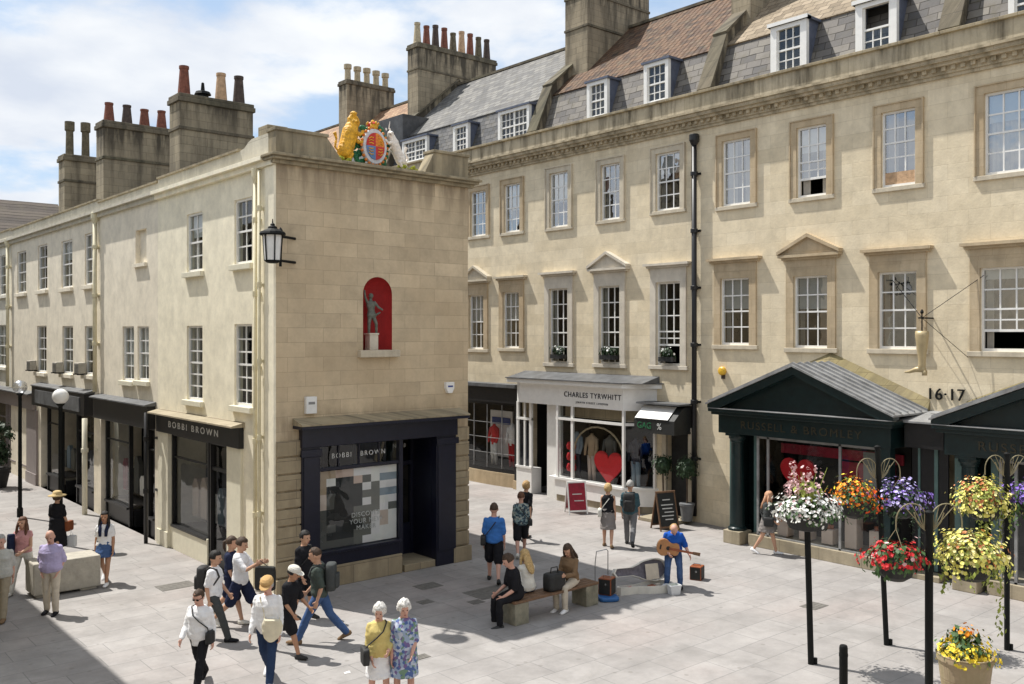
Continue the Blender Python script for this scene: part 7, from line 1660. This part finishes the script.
# window boxes
for k_, (pl, pr_, yb) in enumerate(((551,567,358),(600,619,359),(659,677,361))):
    a0 = onX(XR-.02, pr_)[0]; a1 = onX(XR-.02, pl)[0]; z = onX(XR-.05, (pl+pr_)/2, yb)[1]-.0; t = thing('window_box', ('leafy window box in the leftmost window above the white bow shop','leafy window box under the pedimented window','leafy window box in the open window beside the black drainpipe')[k_], 'window box', (XR-.05, (a0+a1)/2, z), 0, 'window boxes above the bow shop', world=False)
    h_ = (a1-a0)/2*.8; b = MB(); b.box(-.09,.07,-h_,h_,-.02,.12); b.build('box', 'soft_black', t); rr = random.Random(40+k_)
    b = MB(); leaves(b, (0,0,.24), .14,h_*1.1,.18, 260, .07, rr, shell=.1, flat=True); tag(b.build('foliage', 'foliage_dark', t), kind='stuff'); b = MB(); leaves(b, (0,0,.28), .15,h_*.9,.15, 22, .06, rr, shell=.6); tag(b.build('flowers', 'petal_white', t), kind='stuff')
# clipped ball trees beside the doorway
for px, py, bx, label in ((660, 523, 469, 'clipped round bay tree left of the dark doorway'), (684, 521, 469, 'clipped round bay tree in the grey tub right of the dark doorway')):
    Y = onX(XR-.45, px+3)[0]; t = thing('bay_tree', label, 'potted tree', (XR-.45, Y, .10), 0, 'clipped bay trees flanking the doorway', world=False)
    b = MB(); b.lathe((0,0,0), [(.15,0),(.2,.42),(.22,.44),(.22,.5),(.18,.5)], 20); b.build('tub', 'grey_pot', t); b = MB(); b.tube([(0,0,.4),(.01,0,.8),(0,.01,1.3)], .025, 8); b.build('trunk', 'bark', t)
    rr = random.Random(px); b = MB(); leaves(b, (0,0,1.50), .32,.32,.33, 1100, .06, rr, shell=.55, flat=True); b.ell((0,0,1.50), .24,.24,.25); tag(b.build('crown', 'foliage_dark', t), kind='stuff')
# shrub at the left edge
lx, ly = onX(7.6, -3); t = thing('potted_shrub', 'dark shrub in a tub at the far left edge of the street', 'potted shrub', (7.6, lx, 0), 0, world=False)
b = MB(); b.lathe((0,0,0), [(.3,0),(.42,.6),(.45,.62),(.45,.7),(.38,.7)], 20); b.build('tub', 'soft_black', t); rr = random.Random(77)
b = MB(); b.tube([(0,0,.6),(.05,0,1.1),(0,.05,1.7)], [.05,.04,.02], 8); b.tube([(.03,0,1.0),(.25,.1,1.5)], [.03,.015], 6); b.tube([(.03,0,1.0),(-.25,-.1,1.6)], [.03,.015], 6); b.build('stem', 'bark', t)
b = MB(); 
for _ in range(12): leaves(b, (rr.uniform(-.35,.35), rr.uniform(-.35,.35), rr.uniform(1.0,2.3)), .25,.25,.22, 120, .09, rr, shell=.2, flat=True)
tag(b.build('crown', 'foliage_dark', t), kind='stuff')

# television aerial on the ridge
t = thing('roof_aerial', 'thin television aerial on the ridge of the red tiled roof', 'aerial', (26.0, 18.4, 16.9), 0, world=False)
b = MB(); b.tube([(0,0,-.1),(0,0,2.2)], .018, 6); b.tube([(0,-.5,2.1),(0,.5,2.1)], .012, 6)
for k in range(7): b.tube([(-.25,-.45+k*.15,2.1),(.25,-.45+k*.15,2.1)], .008, 5)
b.build('mast', 'steel', t)

p_ = G(347, 673); b = MB(); b.prism([(-.05,-.02,.003),(.05,-.03,.003),(.06,.03,.014),(-.04,.035,.006)], (0,0,.002)); o = b.build('paper_scrap', 'white_paint'); o.location = p_; tag(o, 'scrap of white paper on the sunlit paving left of the yellow cardigan', 'litter')
